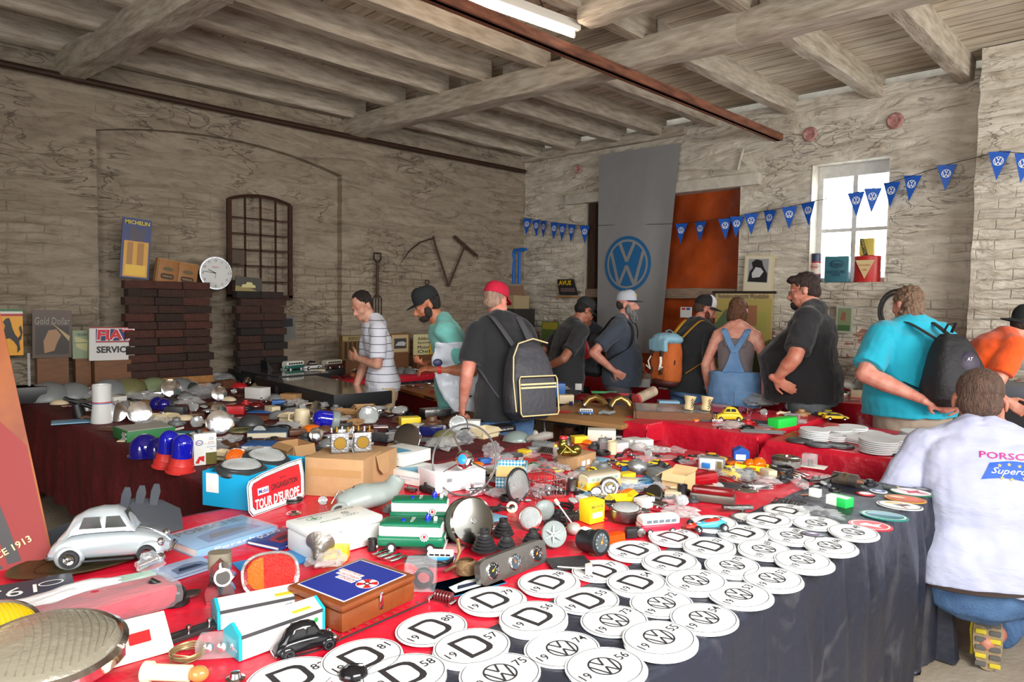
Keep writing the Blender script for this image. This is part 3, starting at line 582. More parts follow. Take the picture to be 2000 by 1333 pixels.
def trousers(P,m,bh=1,to='ankle',k=.016,name='trousers',top=.97,flare=1.0,belly=0,p=.9,seed=0,vox=.011,crotch=.8):
    mb=MB().mat(m); mb.T=P['S']; sp=P['sp']
    rings(mb,[(sp(crotch),.15*bh+k,.118*bh+k),(sp(.9,-.012),.172*bh+k,.122*bh+k),(sp(top,-.004+belly*.5),.164*bh+k,.114*bh+k+belly*.4)],p=p,n=26)
    for q in (-1,1):
        a,kn,f=[Vector(v) for v in P['legs'][q]]; e={'ankle':f+Vector((0,0,-.02)),'knee':kn+Vector((0,0,-.05)),'above':kn+(a-kn)*.08}[to]; 
        if to=='ankle': rings(mb,[(a,.095*bh+k,.1*bh+k),(kn,(.062+k)*flare*bh,(.064+k)*flare*bh),(kn+(e-kn)*.5,(.06+k)*flare,(.062+k)*flare),(e,(.052+k)*flare,(.056+k)*flare)],side=(1,0,0),n=18)
        else: rings(mb,[(a,.095*bh+k,.1*bh+k),(e,(.074+k)*flare*bh,(.078+k)*flare*bh)],side=(1,0,0),n=18)
    return fuse(mb,name,vox,5,folds(.009,(8,8,6),seed),parent=P['root'])
def shoes(P,m=None,sole=None):
    for q in (-1,1):
        f=Vector(P['legs'][q][2]); mb=MB().mat(m or colmat((60,58,56),.6)); mb.T=P['S']@TR(f.x,f.y,0)@RZ(-q*8)
        mb.ball((0,.06,.045),.047,.1,.043,14); mb.ball((0,-.03,.05),.042,.06,.05,14); mb.ball((0,-.02,.09),.043,.045,.035,12); 
        o=fuse(mb,'shoe',.012,3,parent=P['root'])
        s=MB().mat(sole or colmat((190,186,178),.6)); s.T=mb.T; s.prism(ell(.05,.155,24,0,.02),0,.02); s.build('sole',o)
def hair(P,m,prims,vox=.007,amp=.004,f=40,name='hair',smooth=2):
    """prims: ellipsoids (c, rx,ry,rz) in head coordinates"""
    mb=MB().mat(m); mb.T=P['Hm']@Matrix.Scale(P['hs'],4)
    for c,rx,ry,rz in prims: mb.ball(c,rx,ry,rz,18)
    H=P['Hm']
    def fn(c,n): return c+n*amp*(noise.noise(c*f)+.6*noise.noise(Vector((c.x*f*2,c.y*f*2,c.z*f*.4))))
    return fuse(mb,name,vox,smooth,fn,parent=P['root'])
def hairm(c,c2=None): return mat('hair_%02x%02x%02x'%c,c,.55,var=.5,vs=60,aniso=(1,1,.25),bump=.9,bs=160,c2=c2)
SHORT=[((0,-.022,.045),.081,.094,.083),((0,-.05,.0),.074,.062,.06)]
def cap(P,m,brimdir=0,brim=None,panel=None,tilt=6,front=.105,name='cap',snap=False,flat=False):
    """baseball cap, brimdir 0 = forward, 180 = backward"""
    T=P['Hm']@Matrix.Scale(P['hs'],4)@TR(0,-.012,.045)@RZ(brimdir)@RX(-tilt+0); mb=MB().mat(m); mb.T=T
    pr=[]; n=28; vs=[];fs=[]; rows=9
    for j in range(rows+1):
        t=pi/2*j/rows
        for i in range(n):
            a=2*pi*i/n; zz=.098*sin(t)**.9; rr=cos(t)**(.8 if not flat else .6); z0=-.005
            vs.append((.084*cos(a)*max(rr,.001),.103*sin(a)*max(rr,.001),z0+zz+ (.012*max(0,sin(a)) if 0<j<rows else 0)))
    for j in range(rows):
        for i in range(n): fs.append((j*n+i,j*n+(i+1)%n,(j+1)*n+(i+1)%n,(j+1)*n+i))
    mb.add(vs,fs); mb.add([(x*.96,y*.96,z-.002) for x,y,z in vs[:n]]+vs[:n],[(i,(i+1)%n,n+(i+1)%n,n+i) for i in range(n)])
    mb.lathe([(0,.094),(.008,.096),(.006,.1),(0,.101)],8)
    c=mb.build('cap',P['root'],sharp=0)
    b=MB().mat(brim or m); b.T=T; pts=[]
    R_=[]
    for j in range(6):
        t=j/5; row=[]
        for i in range(13):
            a=pi*(.08+.84*i/12); w=.086*cos(a)*(1-.05*t); y=.1*sin(a)+ (.072*t)*sin(a)**.7; row.append((w,y,-.004-.012*t-(0 if flat else .014*(cos(a)**2))))
        R_.append(row)
    b.loft(R_,cap=False,closed=False); b.loft([[(x,y,z-.004) for x,y,z in r] for r in R_],cap=False,closed=False); b.loft([R_[-1],[(x,y,z-.004) for x,y,z in R_[-1]]],cap=False,closed=False); b.build('brim',c,sharp=0)
    if panel:
        q=MB().mat(panel); q.T=T; q.add([v for j in range(0,rows) for v in [tuple(1.015*k for k in vs[j*n+i]) for i in range(2,13)]],[(j*11+i,j*11+i+1,(j+1)*11+i+1,(j+1)*11+i) for j in range(rows-1) for i in range(10)]); q.build('front_panel',c,sharp=0)
    return c,T
def bag(mb,m,rings_): mb.mat(m)
def backpack(name,label,P,c,w,d,hgt,m,rotx=0,rz=0,p=.55,taper=.8,strap=None,seed=0,zt=0):
    """soft pack, local frame of the person; c = centre"""
    root=P['root']; t=thing(name,label,'backpack',root.location,root.rotation_euler[2]); T=P['S']@TR(*c)@RZ(rz)@RX(rotx)
    mb=MB().mat(m); mb.T=T; R_=[]
    for k in range(11):
        u=k/10; s=(1-(2*abs(u-.42))**3*.25)*(1-(1-taper)*max(0,u-.3)/.7); e=1 if 0<k<10 else .72
        R_.append([(x,y-.02*sin(pi*u),-hgt/2+hgt*u) for x,y in ell(w/2*s*e,d/2*s*e,24,p=p)])
    mb.loft(R_); fuse(mb,'pack_body',.009,3,folds(.006,(9,9,9),seed),parent=t)
    if strap:
        for q in (-1,1):
            s0=Vector((q*.1,.0,1.475)); mb=MB().mat(strap); mb.T=P['S']; sp=P['sp']
            pts=[Vector(c)+Vector((q*.07,.06,hgt*.42)),sp(1.485,-.09)+Vector((q*.1,0,0)),sp(1.49,-.01)+Vector((q*.115,0,0)),sp(1.44,.1)+Vector((q*.125,0,0)),sp(1.33,.135)+Vector((q*.14,0,0)),sp(1.2,.1)+Vector((q*.17,0,0)),sp(1.12,-.03)+Vector((q*.19,0,0)),Vector(c)+Vector((q*w*.4,.05,-hgt*.3))]
            P3=[]
            for i in range(len(pts)-1):
                for k in range(4): a=pts[max(0,i-1)];b=pts[i];c2=pts[i+1];d2=pts[min(len(pts)-1,i+2)]; u=k/4; P3.append(.5*((2*b)+(c2-a)*u+(2*a-5*b+4*c2-d2)*u*u+(3*b-a-3*c2+d2)*u**3))
            mb.tube(P3,.024,8,flat=.22); mb.build('strap',t)
    return t,T
def shift(p,dx,dy): return (p[0]+dx,p[1]+dy,0)
def gnd(px,X): p=onX(px,600,X); return (p[0],p[1],0)
def fc(loc,a): return viewrz(loc)+radians(a)
# ---- the visitors
from mathutils.bvhtree import BVHTree
def press(o,fs,axis='y',off=.003,dirn=1):
    """lay flat art (local x,z drawn as x,y) onto the surface of mesh object o, seen from behind (dirn 1) """
    me=o.data; bvh=BVHTree.FromPolygons([v.co for v in me.vertices],[tuple(p.vertices) for p in me.polygons])
    def w(x,y,z):
        h=bvh.ray_cast(Vector((x,-3*dirn,y)),Vector((0,dirn,0)))
        return (x,(h[0].y if h[0] else 0)-off*dirn-z*dirn,y)
    return w
def stripemat(name,c,c2,sp,wd_,axis=2,r=.8,off=0,bump=.3):
    M=mat(name,c,r,bump=bump,bs=14); n=M.node_tree.nodes; L=M.node_tree.links; b=n['Principled BSDF']; tc=n['Texture Coordinate']
    s=n.new('ShaderNodeSeparateXYZ'); L.new(tc.outputs['Object'],s.inputs[0]); a=n.new('ShaderNodeMath'); a.operation='MULTIPLY_ADD'; a.inputs[1].default_value=1/sp; a.inputs[2].default_value=off; L.new(s.outputs[axis],a.inputs[0])
    f=n.new('ShaderNodeMath'); f.operation='FRACT'; L.new(a.outputs[0],f.inputs[0]); g=n.new('ShaderNodeMath'); g.operation='LESS_THAN'; g.inputs[1].default_value=wd_/sp; L.new(f.outputs[0],g.inputs[0])
    x=n.new('ShaderNodeMixRGB'); x.inputs[1].default_value=s2l(c)+(1,); x.inputs[2].default_value=s2l(c2)+(1,); L.new(g.outputs[0],x.inputs[0]); L.new(x.outputs[0],b.inputs['Base Color']); return M
def fab(name,c,**k): return mat(name,c,.9,bump=.35,bs=16,var=.12,vs=6,sheen=.2,**k)
DENIM=mat('blue_denim',(92,128,170),.85,var=.35,vs=9,bump=.35,bs=120,c2=(58,88,128)); LDENIM=mat('light_blue_denim',(122,162,204),.85,var=.25,vs=8,bump=.3,bs=120,c2=(92,132,178)); GDENIM=mat('washed_grey_denim',(112,116,120),.85,var=.4,vs=7,bump=.35,bs=80,c2=(72,76,80))
BLKT=fab('black_jersey',(30,31,34)); KHAKI=fab('khaki_cotton',(196,168,130)); SKA=(214,160,132); SKB=(196,138,104); SKC=(228,176,152)
# youth
l=gnd(748,3.42); P=person('person','youth in a white striped shirt and beige trousers, looking down with one arm folded',l,fc(l,104),(208,164,140),h=.965,bulk=(.86,.84,.86),lean=3,bend=10,head_=(22,32),
 L=dict(e=(-.235,.1,1.12),w=(-.02,.22,1.16),curl=.5,hn=(0,-1,0)),R=dict(e=(.2,.1,1.12),w=(.17,.2,.88),curl=.5,hn=(-1,0,0)),shirt=(stripemat('striped_jersey',(214,216,226),(58,58,72),.062,.005),),hem=.88,sleeve=.62,hs=.97)
trousers(P,KHAKI,.84,seed=1); shoes(P); hair(P,hairm((40,28,22)),SHORT,amp=.004)
# man in teal
l=gnd(897,3.55); P=person('person','bearded man in a teal shirt and black cap holding a white plastic bag',l,fc(l,98),(190,128,92),h=.99,bulk=(1,1.02,1.05),lean=5,bend=16,head_=(14,6),
 L=dict(e=(-.27,-.06,1.1),w=(-.19,.2,1.11),curl=.9,hn=(.4,0,-1),fat=1.1),R=dict(e=(.25,.02,1.12),w=(.02,.24,1.13),curl=.9,hn=(-.4,.2,1)),shirt=(fab('teal_jersey',(112,186,178)),),hem=.82,belly=.02)
trousers(P,fab('brown_shorts_cloth',(142,96,66)),1.05,to='knee',seed=2,name='shorts',flare=1.25); shoes(P); hair(P,hairm((34,26,22)),[((0,-.03,.02),.08,.085,.075),((0,-.045,-.02),.072,.06,.05)]); hair(P,hairm((52,42,36)),[((0,.05,-.085),.056,.05,.034),((0,.09,-.052),.024,.014,.006),((.058,.02,-.05),.02,.03,.045),((-.058,.02,-.05),.02,.03,.045)],name='beard',amp=.003)
cap(P,mat('black_cap_cloth',(26,30,32),.9),0,tilt=2,flat=True)
mb=MB().mat(mat('red_wristband',(226,50,44),.5)); s0,e,w_=P['SH'][-1]; T=P['S']@TR(*(e+(w_-e)*.86))@(w_-e).to_track_quat('Z','Y').to_matrix().to_4x4(); mb.lathe([(.033,-.012),(.037,-.012),(.036,.012),(.032,.012)],18,T@TR(0,0,0)); tag(mb.build('wristband',P['root']))
t=thing('plastic_bag','white plastic shopping bag with dark print under the arm of the teal-shirted man','bag',P['root'].location,P['root'].rotation_euler[2]); mb=MB().mat(mat('white_bag_plastic',(214,222,232),.3,bump=.6,bs=9)); R_=[]
for k in range(10):
    u=k/9; R_.append([(-.3+.12*sin(u*3)+x*(.5+.5*sin(pi*(u*.8+.15))),.1+y*(.7+.4*sin(pi*u))-.12*(1-u)+.02*sin(5*x*k),.8+.5*u) for x,y in ell(.055,.15,18)])
mb.loft(R_); fuse(mb,'bag_body',.009,2,folds(.016,(10,10,9),4),parent=t); mb=MB().mat(mat('navy_print',(40,44,80),.5)); mb.ball((-.37,.2,1.16),.012,.035,.028,14); mb.build('bag_print',t); mb=MB().mat(mat('navy_print',(40,44,80),.5)); mb.box(-.365,.0,.92,.012,.09,.012,rz=.0); mb.build('bag_print',t)
# red cap man
l=gnd(992,3.42); P=person('person','man in a crimson cap and black shirt, seen from behind',l,fc(l,28),(222,158,138),h=.995,bulk=(1.12,1.15,1.15),lean=6,bend=8,head_=(8,-62),
 L=dict(e=(-.30,.0,1.12),w=(-.285,.1,.885),curl=1.5,hn=(1,0,0),fat=1.12),R=dict(e=(.27,.08,1.12),w=(.2,.25,.98)),shirt=(BLKT,),hem=.80,fat=.006,neckfat=1.12)
trousers(P,DENIM,1.12,seed=3); shoes(P); hair(P,hairm((184,150,128)),[((0,-.022,.03),.078,.092,.078),((0,-.045,-.02),.07,.06,.05)],amp=.0015)
cap(P,mat('crimson_cap_cloth',(186,16,52),.85,bump=.3,bs=60),0,tilt=4,flat=True)
BPM=mat('charcoal_nylon',(58,58,64),.6,bump=.3,bs=40); TRIMC=mat('cream_piping',(226,204,150),.6)
t,T=backpack('backpack','charcoal backpack with cream piping worn by the man in the crimson cap',P,(.03,-.235,1.09),.36,.2,.52,BPM,rotx=-8,strap=mat('grey_strap',(74,74,80),.7),taper=.78,seed=2)
mb=MB().mat(BPM); mb.T=T; mb.box(0,-.105,-.11,.27,.07,.25,.03); mb.build('front_pocket',t)
mb=MB().mat(TRIMC); mb.T=T; rr=[(-.13,-.23),(.13,-.23),(.14,-.21),(.14,.0),(.13,.02),(-.13,.02),(-.14,.0),(-.14,-.21)]; mb.tube([(x,-.143,z) for x,z in rr],.0045,6,True)
mb.tube([(-.15,-.1,-.2),(-.16,-.1,.0),(-.15,-.1,.15),(-.11,-.1,.235),(0,-.1,.265),(.11,-.1,.235)],.0045,6); mb.build('piping',t)
for z in (-.03,-.052): mb=MB().mat(TRIMC); mb.T=T; mb.box(0,-.1425,z,.262,.003,.011); mb.build('stripe',t)
# dark man with hands behind
l=gnd(1102,5.2); P=person('person','man in a dark cap and dark clothes with hands clasped behind his back',l,fc(l,-66),(168,118,92),h=.955,bulk=(1.12,1.15,1.15),lean=5,bend=12,head_=(22,0),
 L=dict(e=(-.30,-.13,1.13),w=(-.06,-.24,.98),hd=(1,0,-.5),hn=(0,-1,0),curl=.8),R=dict(e=(.30,-.13,1.13),w=(.05,-.25,1.0),hd=(-1,0,-.6),hn=(0,-1,0),curl=.8,fat=1.1),shirt=(fab('dark_grey_jersey',(38,38,40)),),hem=.8,belly=.03,fat=.004)
trousers(P,fab('charcoal_shorts_cloth',(48,46,48)),1.15,to='knee',seed=4,name='shorts',flare=1.3); shoes(P); hair(P,hairm((26,20,18)),SHORT[1:]+[((0,-.02,.03),.079,.09,.07)])
c,T=cap(P,mat('dark_green_cap_cloth',(30,34,34),.85),0,tilt=4)
mb=MB().mat(BLACK); mb.T=T; 
for q in (-1,1): mb.ball((q*.035,.098,.03),.028,.008,.017,12)
mb.tube([(-.08,.06,.03),(-.04,.1,.035),(.04,.1,.035),(.08,.06,.03)],.003); tag(mb.build('sunglasses',c))
# far man facing us
l=onX(1152,600,6.85); l=(l.x,l.y,0); P=person('person','dark-haired man in a black shirt far back between two men, facing the camera',l,fc(l,168),(172,118,92),h=.90,bulk=(.95,.95,.95),lean=6,bend=10,head_=(12,0),shirt=(fab('navy_jersey',(34,36,46)),),vox=.011,hem=.86)
trousers(P,GDENIM,1,seed=5,vox=.014); shoes(P); hair(P,hairm((24,18,16)),SHORT)
# bearded man
l=gnd(1213,5.6); P=person('person','man with a grey beard, light grey cap and slate blue shirt, hand on hip',l,fc(l,-100),(206,150,130),h=.975,bulk=(1.02,1.08,1.08),lean=0,bend=4,head_=(-2,-6),
 R=dict(e=(.33,-.2,1.16),w=(.235,-.01,.985),hd=(-.2,.8,-.5),hn=(-1,0,0),curl=.3,side=-1,fat=1.1),L=dict(e=(-.28,.0,1.14),w=(-.22,.15,.95)),shirt=(fab('slate_blue_jersey',(58,66,80)),),hem=.83,belly=.05)
trousers(P,fab('grey_trousers_cloth',(84,80,86)),1.06,seed=6); shoes(P); BRD=hairm((150,150,150),(62,60,60)); hair(P,BRD,[((0,.06,-.09),.06,.056,.05),((0,.075,-.13),.045,.042,.055),((.058,.025,-.05),.022,.03,.05),((-.058,.025,-.05),.022,.03,.05),((0,.095,-.052),.028,.014,.008)],name='beard',amp=.006); hair(P,hairm((70,60,56)),SHORT[1:],amp=.001)
c,T=cap(P,mat('light_grey_cap_cloth',(178,182,190),.85),0,brim=mat('navy_brim',(36,42,58),.8),tilt=0,flat=True)
mb=MB().mat(mat('yellow_patch',(222,206,90),.7)); mb.T=T; mb.box(0,.098,.045,.06,.006,.022,.003); mb.mat(INK); text(mb,'N.C',TR(0,.1015,.045)@RZ(180)@FRONT,w=.04); tag(mb.build('badge',c))
t,T=backpack('backpack','black backpack with a red stripe on the back of the grey-bearded man',P,(-.02,-.25,1.13),.3,.22,.46,mat('black_nylon',(32,32,36),.6,bump=.3),rotx=-4,strap=mat('black_strap',(30,30,34),.7),seed=3)
mb=MB().mat(RED); mb.T=T; mb.box(.13,-.05,.06,.03,.09,.17,.01,T=RX(25)); mb.build('stripe',t)
# orange rucksack man
l=gnd(1350,5.7); P=person('person','man with a reddish beard and trucker cap in a black shirt, seen from behind',l,fc(l,-48),(212,150,132),h=.965,bulk=(1.0,1.02,1.08),lean=3,bend=10,head_=(12,-32),
 R=dict(e=(.285,-.02,1.12),w=(.3,.08,.86),curl=.6,fat=1.1,hn=(-1,0,0)),shirt=(BLKT,),hem=.83,sleeve=.62)
trousers(P,DENIM,1.05,seed=7); shoes(P); hair(P,hairm((92,66,52)),SHORT[1:]+[((0,-.02,.03),.079,.09,.07)],amp=.002); hair(P,hairm((104,60,40)),[((0,.06,-.09),.055,.055,.045),((0,.075,-.12),.04,.04,.045),((.055,.025,-.05),.02,.03,.05),((-.055,.025,-.05),.02,.03,.05)],name='beard',amp=.006)
cap(P,mat('black_mesh_cap',(30,30,32),.85),0,tilt=-3,panel=mat('white_cap_panel',(214,212,216),.8))
OR=mat('orange_canvas',(196,98,38),.8,var=.15,bump=.4,bs=60); LB=mat('pale_blue_canvas',(134,178,196),.8,bump=.3); 
t,T=backpack('backpack','orange canvas rucksack with a pale blue lid and white cords',P,(-.02,-.24,1.13),.32,.22,.44,OR,rotx=-5,strap=mat('mustard_strap',(204,146,44),.7),p=.7,taper=.92,seed=5)
mb=MB().mat(LB); mb.T=T; mb.ball((0,-.03,.2),.16,.135,.06,18); mb.box(0,-.115,.15,.24,.05,.12,.022,T=RX(8)); fuse(mb,'lid',.01,4,folds(.005),parent=t)
mb=MB().mat(mat('maroon_leather',(74,32,30),.6)); mb.T=T; mb.ball((0,-.01,-.2),.145,.115,.055,18); fuse(mb,'pack_base',.01,3,parent=t)
for q in (-1,1):
    mb=MB().mat(mat('brown_leather',(58,36,28),.5)); mb.T=T; mb.box(q*.07,-.15,.06,.03,.02,.05,.004); mb.build('buckle',t); mb=MB().mat(mat('brown_leather',(58,36,28),.5)); mb.T=T; mb.box(q*.07,-.135,-.1,.03,.02,.06,.004); mb.build('buckle',t)
    mb=MB().mat(mat('white_cord',(222,220,212),.8)); mb.T=T; mb.tube([(q*.07,-.15,.03),(q*.09,-.16,-.02),(q*.065,-.15,-.09),(q*.11,-.16,-.06)],.011,8,flat=.5); mb.build('cord',t)
mb=MB().mat(mat('brown_leather',(58,36,28),.5)); mb.T=T; mb.box(.075,-.105,-.01,.1,.02,.045,.006,T=RZ(22)); mb.build('leather_patch',t)
mb=MB().mat(LB); mb.T=T; mb.tube([(-.05,0,.22),(-.045,-.02,.27),(0,-.02,.285),(.045,-.02,.27),(.05,0,.22)],.008,8,flat=.5); mb.build('carry_loop',t)
# woman in dungarees
l=gnd(1440,5.6); P=person('person','woman in light blue denim dungarees over a grey vest, seen from behind with bare arms',l,fc(l,-6),(218,164,144),h=.955,bulk=(1.12,.9,.9),lean=2,bend=4,head_=(14,-12),
 L=dict(e=(-.26,.0,1.13),w=(-.25,.12,.92),fat=.98),R=dict(e=(.27,-.03,1.13),w=(.25,-.02,.9),fat=.98,curl=.3),hs=.98)
mb=MB().mat(fab('grey_vest_jersey',(120,110,112))); mb.T=P['S']; sp=P['sp']; t3=P['tors']
rings(mb,[(sp(.9),.19,.135)]+[(c,rx+.011,ry+.011) for c,rx,ry in t3[2:6]]+[(sp(1.37),.135,.1)],n=28)
for q in (-1,1): mb.tube([sp(1.33,.1)+Vector((q*.09,0,0)),sp(1.45,.03)+Vector((q*.105,0,0)),sp(1.47,-.02)+Vector((q*.1,0,0)),sp(1.4,-.09)+Vector((q*.085,0,0)),sp(1.3,-.11)+Vector((q*.06,0,0))],.03,8,flat=.5)
fuse(mb,'vest',.009,4,folds(.003),parent=P['root'])
trs=trousers(P,LDENIM,1.2,seed=8,top=1.08,name='dungarees',flare=1.2,k=.018)
wv=press(trs,None)
mb=MB().mat(LDENIM); mb.T=P['S']
for q in (-1,1): mb.tube([sp(1.47,.0)+Vector((q*.1,0,.012)),sp(1.43,-.085)+Vector((q*.098,0,.01)),sp(1.33,-.128)+Vector((q*.045,0,0)),sp(1.25,-.132)+Vector((q*-.0,0,0))],.026,8,flat=.25)
mb.loft([[tuple(sp(z,-.125-.002*(i in(0,5)))+Vector((x*wd2,0,0))) for i,x in enumerate((-1,-.6,-.2,.2,.6,1))]+[tuple(sp(z,-.112)+Vector((x*wd2,0,0))) for x in (1,.6,.2,-.2,-.6,-1)] for z,wd2 in ((1.02,.13),(1.1,.085),(1.18,.05),(1.27,.028))])
mb.build('braces',trs)
mb=MB().mat(LDENIM); mb.add([wv(x/1,z,.004) for z in (.76,.79,.82,.85,.88) for x in (.02,.045,.07,.095,.12,.14)],[(j*6+i,j*6+i+1,(j+1)*6+i+1,(j+1)*6+i) for j in range(4) for i in range(5)]); mb.mat(mat('pale_denim_seam',(168,196,226),.8))
mb.tube([wv(x,z,.006) for x,z in ((.02,.88),(.02,.80),(.03,.76),(.08,.745),(.13,.76),(.14,.80),(.14,.88))],.0018,4,True); mb.build('rear_pocket',trs)
shoes(P); hair(P,hairm((120,76,48),(72,44,30)),[((0,-.02,.035),.084,.1,.088),((0,-.05,-.02),.082,.07,.09),((-.055,-.035,-.06),.035,.04,.065),((.06,-.02,-.05),.03,.045,.07),((-.02,-.075,-.07),.05,.03,.055)],amp=.004,f=55)
# heavy man
l=gnd(1592,5.66); P=person('person','heavy dark-haired man with goatee and glasses in a black shirt and washed grey jeans',l,fc(l,84),(206,146,122),h=1.06,bulk=(1.35,1.62,1.42),lean=-1,bend=6,head_=(10,6),belly=.11,
 L=dict(e=(-.40,.08,1.14),w=(-.385,.2,.98),hd=(.12,-.82,-.5),hn=(1,0,.1),curl=.35,side=-1,fat=1.35),R=dict(e=(.4,.0,1.14),w=(.38,.1,.9),fat=1.3),shirt=(fab('faded_black_jersey',(30,30,33)),),hem=.80,sleeve=.6,fat=.008,neckfat=1.35,hs=1.04,shirt_p=.9)
trousers(P,GDENIM,1.42,seed=9,belly=.06,flare=1.1); shoes(P); hair(P,hairm((58,40,34)),[((0,-.022,.048),.084,.098,.086),((0,-.055,-.01),.078,.06,.075),((0,.05,.09),.065,.05,.03)],amp=.006); hair(P,hairm((46,34,30)),[((0,.078,-.095),.032,.03,.036),((0,.095,-.052),.026,.012,.006)],name='beard')
mb=MB().mat(STEEL); mb.T=P['Hm']@Matrix.Scale(1.04,4)
for q in (-1,1): mb.tube([(q*.03+.022*cos(a),.1,.0+.016*sin(a)) for a in [2*pi*i/16 for i in range(16)]],.0015,5,True); mb.tube([(q*.052,.1,.002),(q*.075,.06,.004),(q*.08,.0,.0)],.0015,5)
mb.tube([(-.008,.1,.002),(.008,.1,.002)],.0015,5); mb.build('glasses',P['root'])
# woman in turquoise
l=gnd(1792,5.5); P=person('person','large woman in a turquoise shirt and beige trousers, seen from behind',l,fc(l,42),(222,162,142),h=1.0,bulk=(1.5,1.62,1.45),lean=1,bend=6,head_=(6,6),belly=.07,
 L=dict(e=(-.42,-.03,1.14),w=(-.15,-.3,.98),hd=(1,-.1,-.25),hn=(0,1,.2),curl=.6,fat=1.5,side=-1),R=dict(e=(.42,-.03,1.14),w=(.1,-.3,.98),fat=1.4,hd=(-1,0,-.4),hn=(0,1,0),curl=.8),shirt=(fab('turquoise_jersey',(22,170,196)),),hem=.84,sleeve=.62,fat=.006,neckfat=1.2,shirt_p=.9,hs=1.02)
trousers(P,fab('beige_trousers_cloth',(166,152,134)),1.5,seed=10,belly=.05,flare=1.25); shoes(P); hair(P,hairm((150,118,92),(96,76,62)),[((0,-.02,.04),.086,.102,.09),((0,-.05,-.03),.085,.07,.095),((.055,-.03,-.085),.04,.05,.06),((-.055,-.03,-.085),.04,.05,.06),((-.03,-.075,-.1),.05,.03,.05)],amp=.012,f=45)
t,T=backpack('backpack','black backpack hanging from the shoulders of the woman in turquoise',P,(.02,-.29,1.19),.4,.26,.48,mat('black_polyester',(30,30,33),.7,bump=.3,bs=50),rotx=-6,strap=mat('black_strap',(30,30,34),.7),taper=.62,seed=7)
mb=MB().mat(mat('aubergine_panel',(60,52,70),.6)); mb.T=T; mb.ball((.03,-.105,.03),.085,.045,.09,16); mb.build('front_panel',t)
mb=MB().mat(WHITE); mb.T=T
for k in range(4): mb.ball((.085-.008*k,-.135+.006*k,-.07-.035*k),.012-.002*k,.004,.011-.002*k,10)
text(mb,'AT',TR(-.0,-.153,.07)@FRONT,w=.045,shear=.3); mb.build('badge',t)
mb=MB().mat(BLACK); mb.T=T; mb.tube([(-.03,.02,.25),(-.03,-.02,.3),(.03,-.02,.31),(.035,.02,.25)],.01,8,flat=.6); mb.build('carry_loop',t)
# orange man
l=gnd(1874,5.95); P=person('person','man in a bright orange shirt and dark cap bending forward at the right edge',l,fc(l,-72),(224,166,140),h=1.02,bulk=(1.02,1.02,1.1),lean=26,bend=16,head_=(-10,0),
 R=dict(e=(.26,.16,1.06),w=(.24,.2,.82),fat=1.15),L=dict(e=(-.26,.2,1.06),w=(-.2,.4,.9)),shirt=(fab('orange_jersey',(244,88,18)),),hem=.82)
trousers(P,fab('green_sport_cloth',(28,92,70)),1.08,to='knee',seed=11,name='shorts',flare=1.35); shoes(P); hair(P,hairm((46,36,32)),SHORT,amp=.002); cap(P,mat('black_cap_cloth',(26,30,32),.9),180,tilt=6)
# squatting man in the foreground
l=(3.66,.655,0); SQS=1.08; dz=.55
P=person('person','squatting man in a white printed shirt and blue jeans, seen from behind',l,fc(l,6),(204,146,122),h=SQS,bulk=(1.2,1.2,1.2),lean=6,bend=13,head_=(2,-4),hs=1.17,dz=dz,vox=.007,neckfat=1.2,fat=.004,
 L=dict(e=(-.33,.02,1.12),w=(-.25,.24,.98),fat=1.15),R=dict(e=(.33,.05,1.12),w=(.22,.26,1.0),fat=1.15),legs={-1:((-.1,.02,.9),(-.27,.44,.86),(-.2,.24,.565)),1:((.1,.02,.9),(.22,.42,.66),(.05,.02,.61))},shirt=(mat('white_lavender_jersey',(190,194,216),.9,bump=.9,bs=6,aniso=(1,1,2.2),var=.08,vs=5,c2=(176,180,208)),),hem=.86,sleeve=.66,belly=.03,shirt_p=.85,waist_w=1.12)
S_=P['root']; sh=[c for c in S_.children if c.name.startswith('shirt')][0]; w_=press(sh,None,off=.004)
hair(P,hairm((112,84,68),(70,50,40)),[((0,-.022,.04),.0785,.097,.082),((0,-.052,-.01),.073,.06,.068)],amp=.0015,f=90,vox=.006)
jm=mat('blue_denim',(92,128,170)); mb=MB().mat(jm); mb.T=P['S']
rings(mb,[((0,.0,.74),.11,.09),((0,-.01,.79),.19,.14),((0,-.02,.87),.205,.15),((0,-.025,.925),.2,.145)],n=26,p=.9)
for q in (-1,1):
    a,kn,f=[Vector(v) for v in P['legs'][q]]; rings(mb,[(a,.125,.12),(kn,.095,.09)],side=(0,0,1),n=18); rings(mb,[(kn,.09,.09),(kn+(f-kn)*.75,.068,.068)],side=(1,0,0),n=18)
jn=fuse(mb,'jeans',.01,5,folds(.009,(9,9,9),4),parent=S_)
mb=MB().mat(mat('dark_brown_belt',(58,42,34),.6)); mb.T=P['S']; mb.tube([(.222*cos(a),-.022+.168*sin(a),.885+.02*cos(a)) for a in [2*pi*i/40 for i in range(40)]],.022,8,True,flat=.35); 
bt=mb.build('belt',S_)
mb=MB().mat(mat('magenta_print',(190,40,130),.6)); z0=1.1
cx_=.1
text(mb,'PORSCHE',Matrix(),w=.235,h=.026,bold=.01,wrap=lambda x,y,z:w_(x+cx_,y+z0-.135,0)); mb.build('shirt_print',sh,sharp=0)
mb=MB().mat(mat('royal_blue_print',(24,86,196),.6)); N=26
def flagz(u): return .012*sin(u*5)
vs=[w_(cx_-.11+.28*u+.03*v,z0-.235+.07*v+flagz(u),.0005) for v in [j/8 for j in range(9)] for u in [i/N for i in range(N+1)]]
mb.add(vs,[(j*(N+1)+i,j*(N+1)+i+1,(j+1)*(N+1)+i+1,(j+1)*(N+1)+i) for j in range(8) for i in range(N)]); mb.build('shirt_flag_print',sh)
mb=MB().mat(mat('yellow_print',(238,190,40),.6))
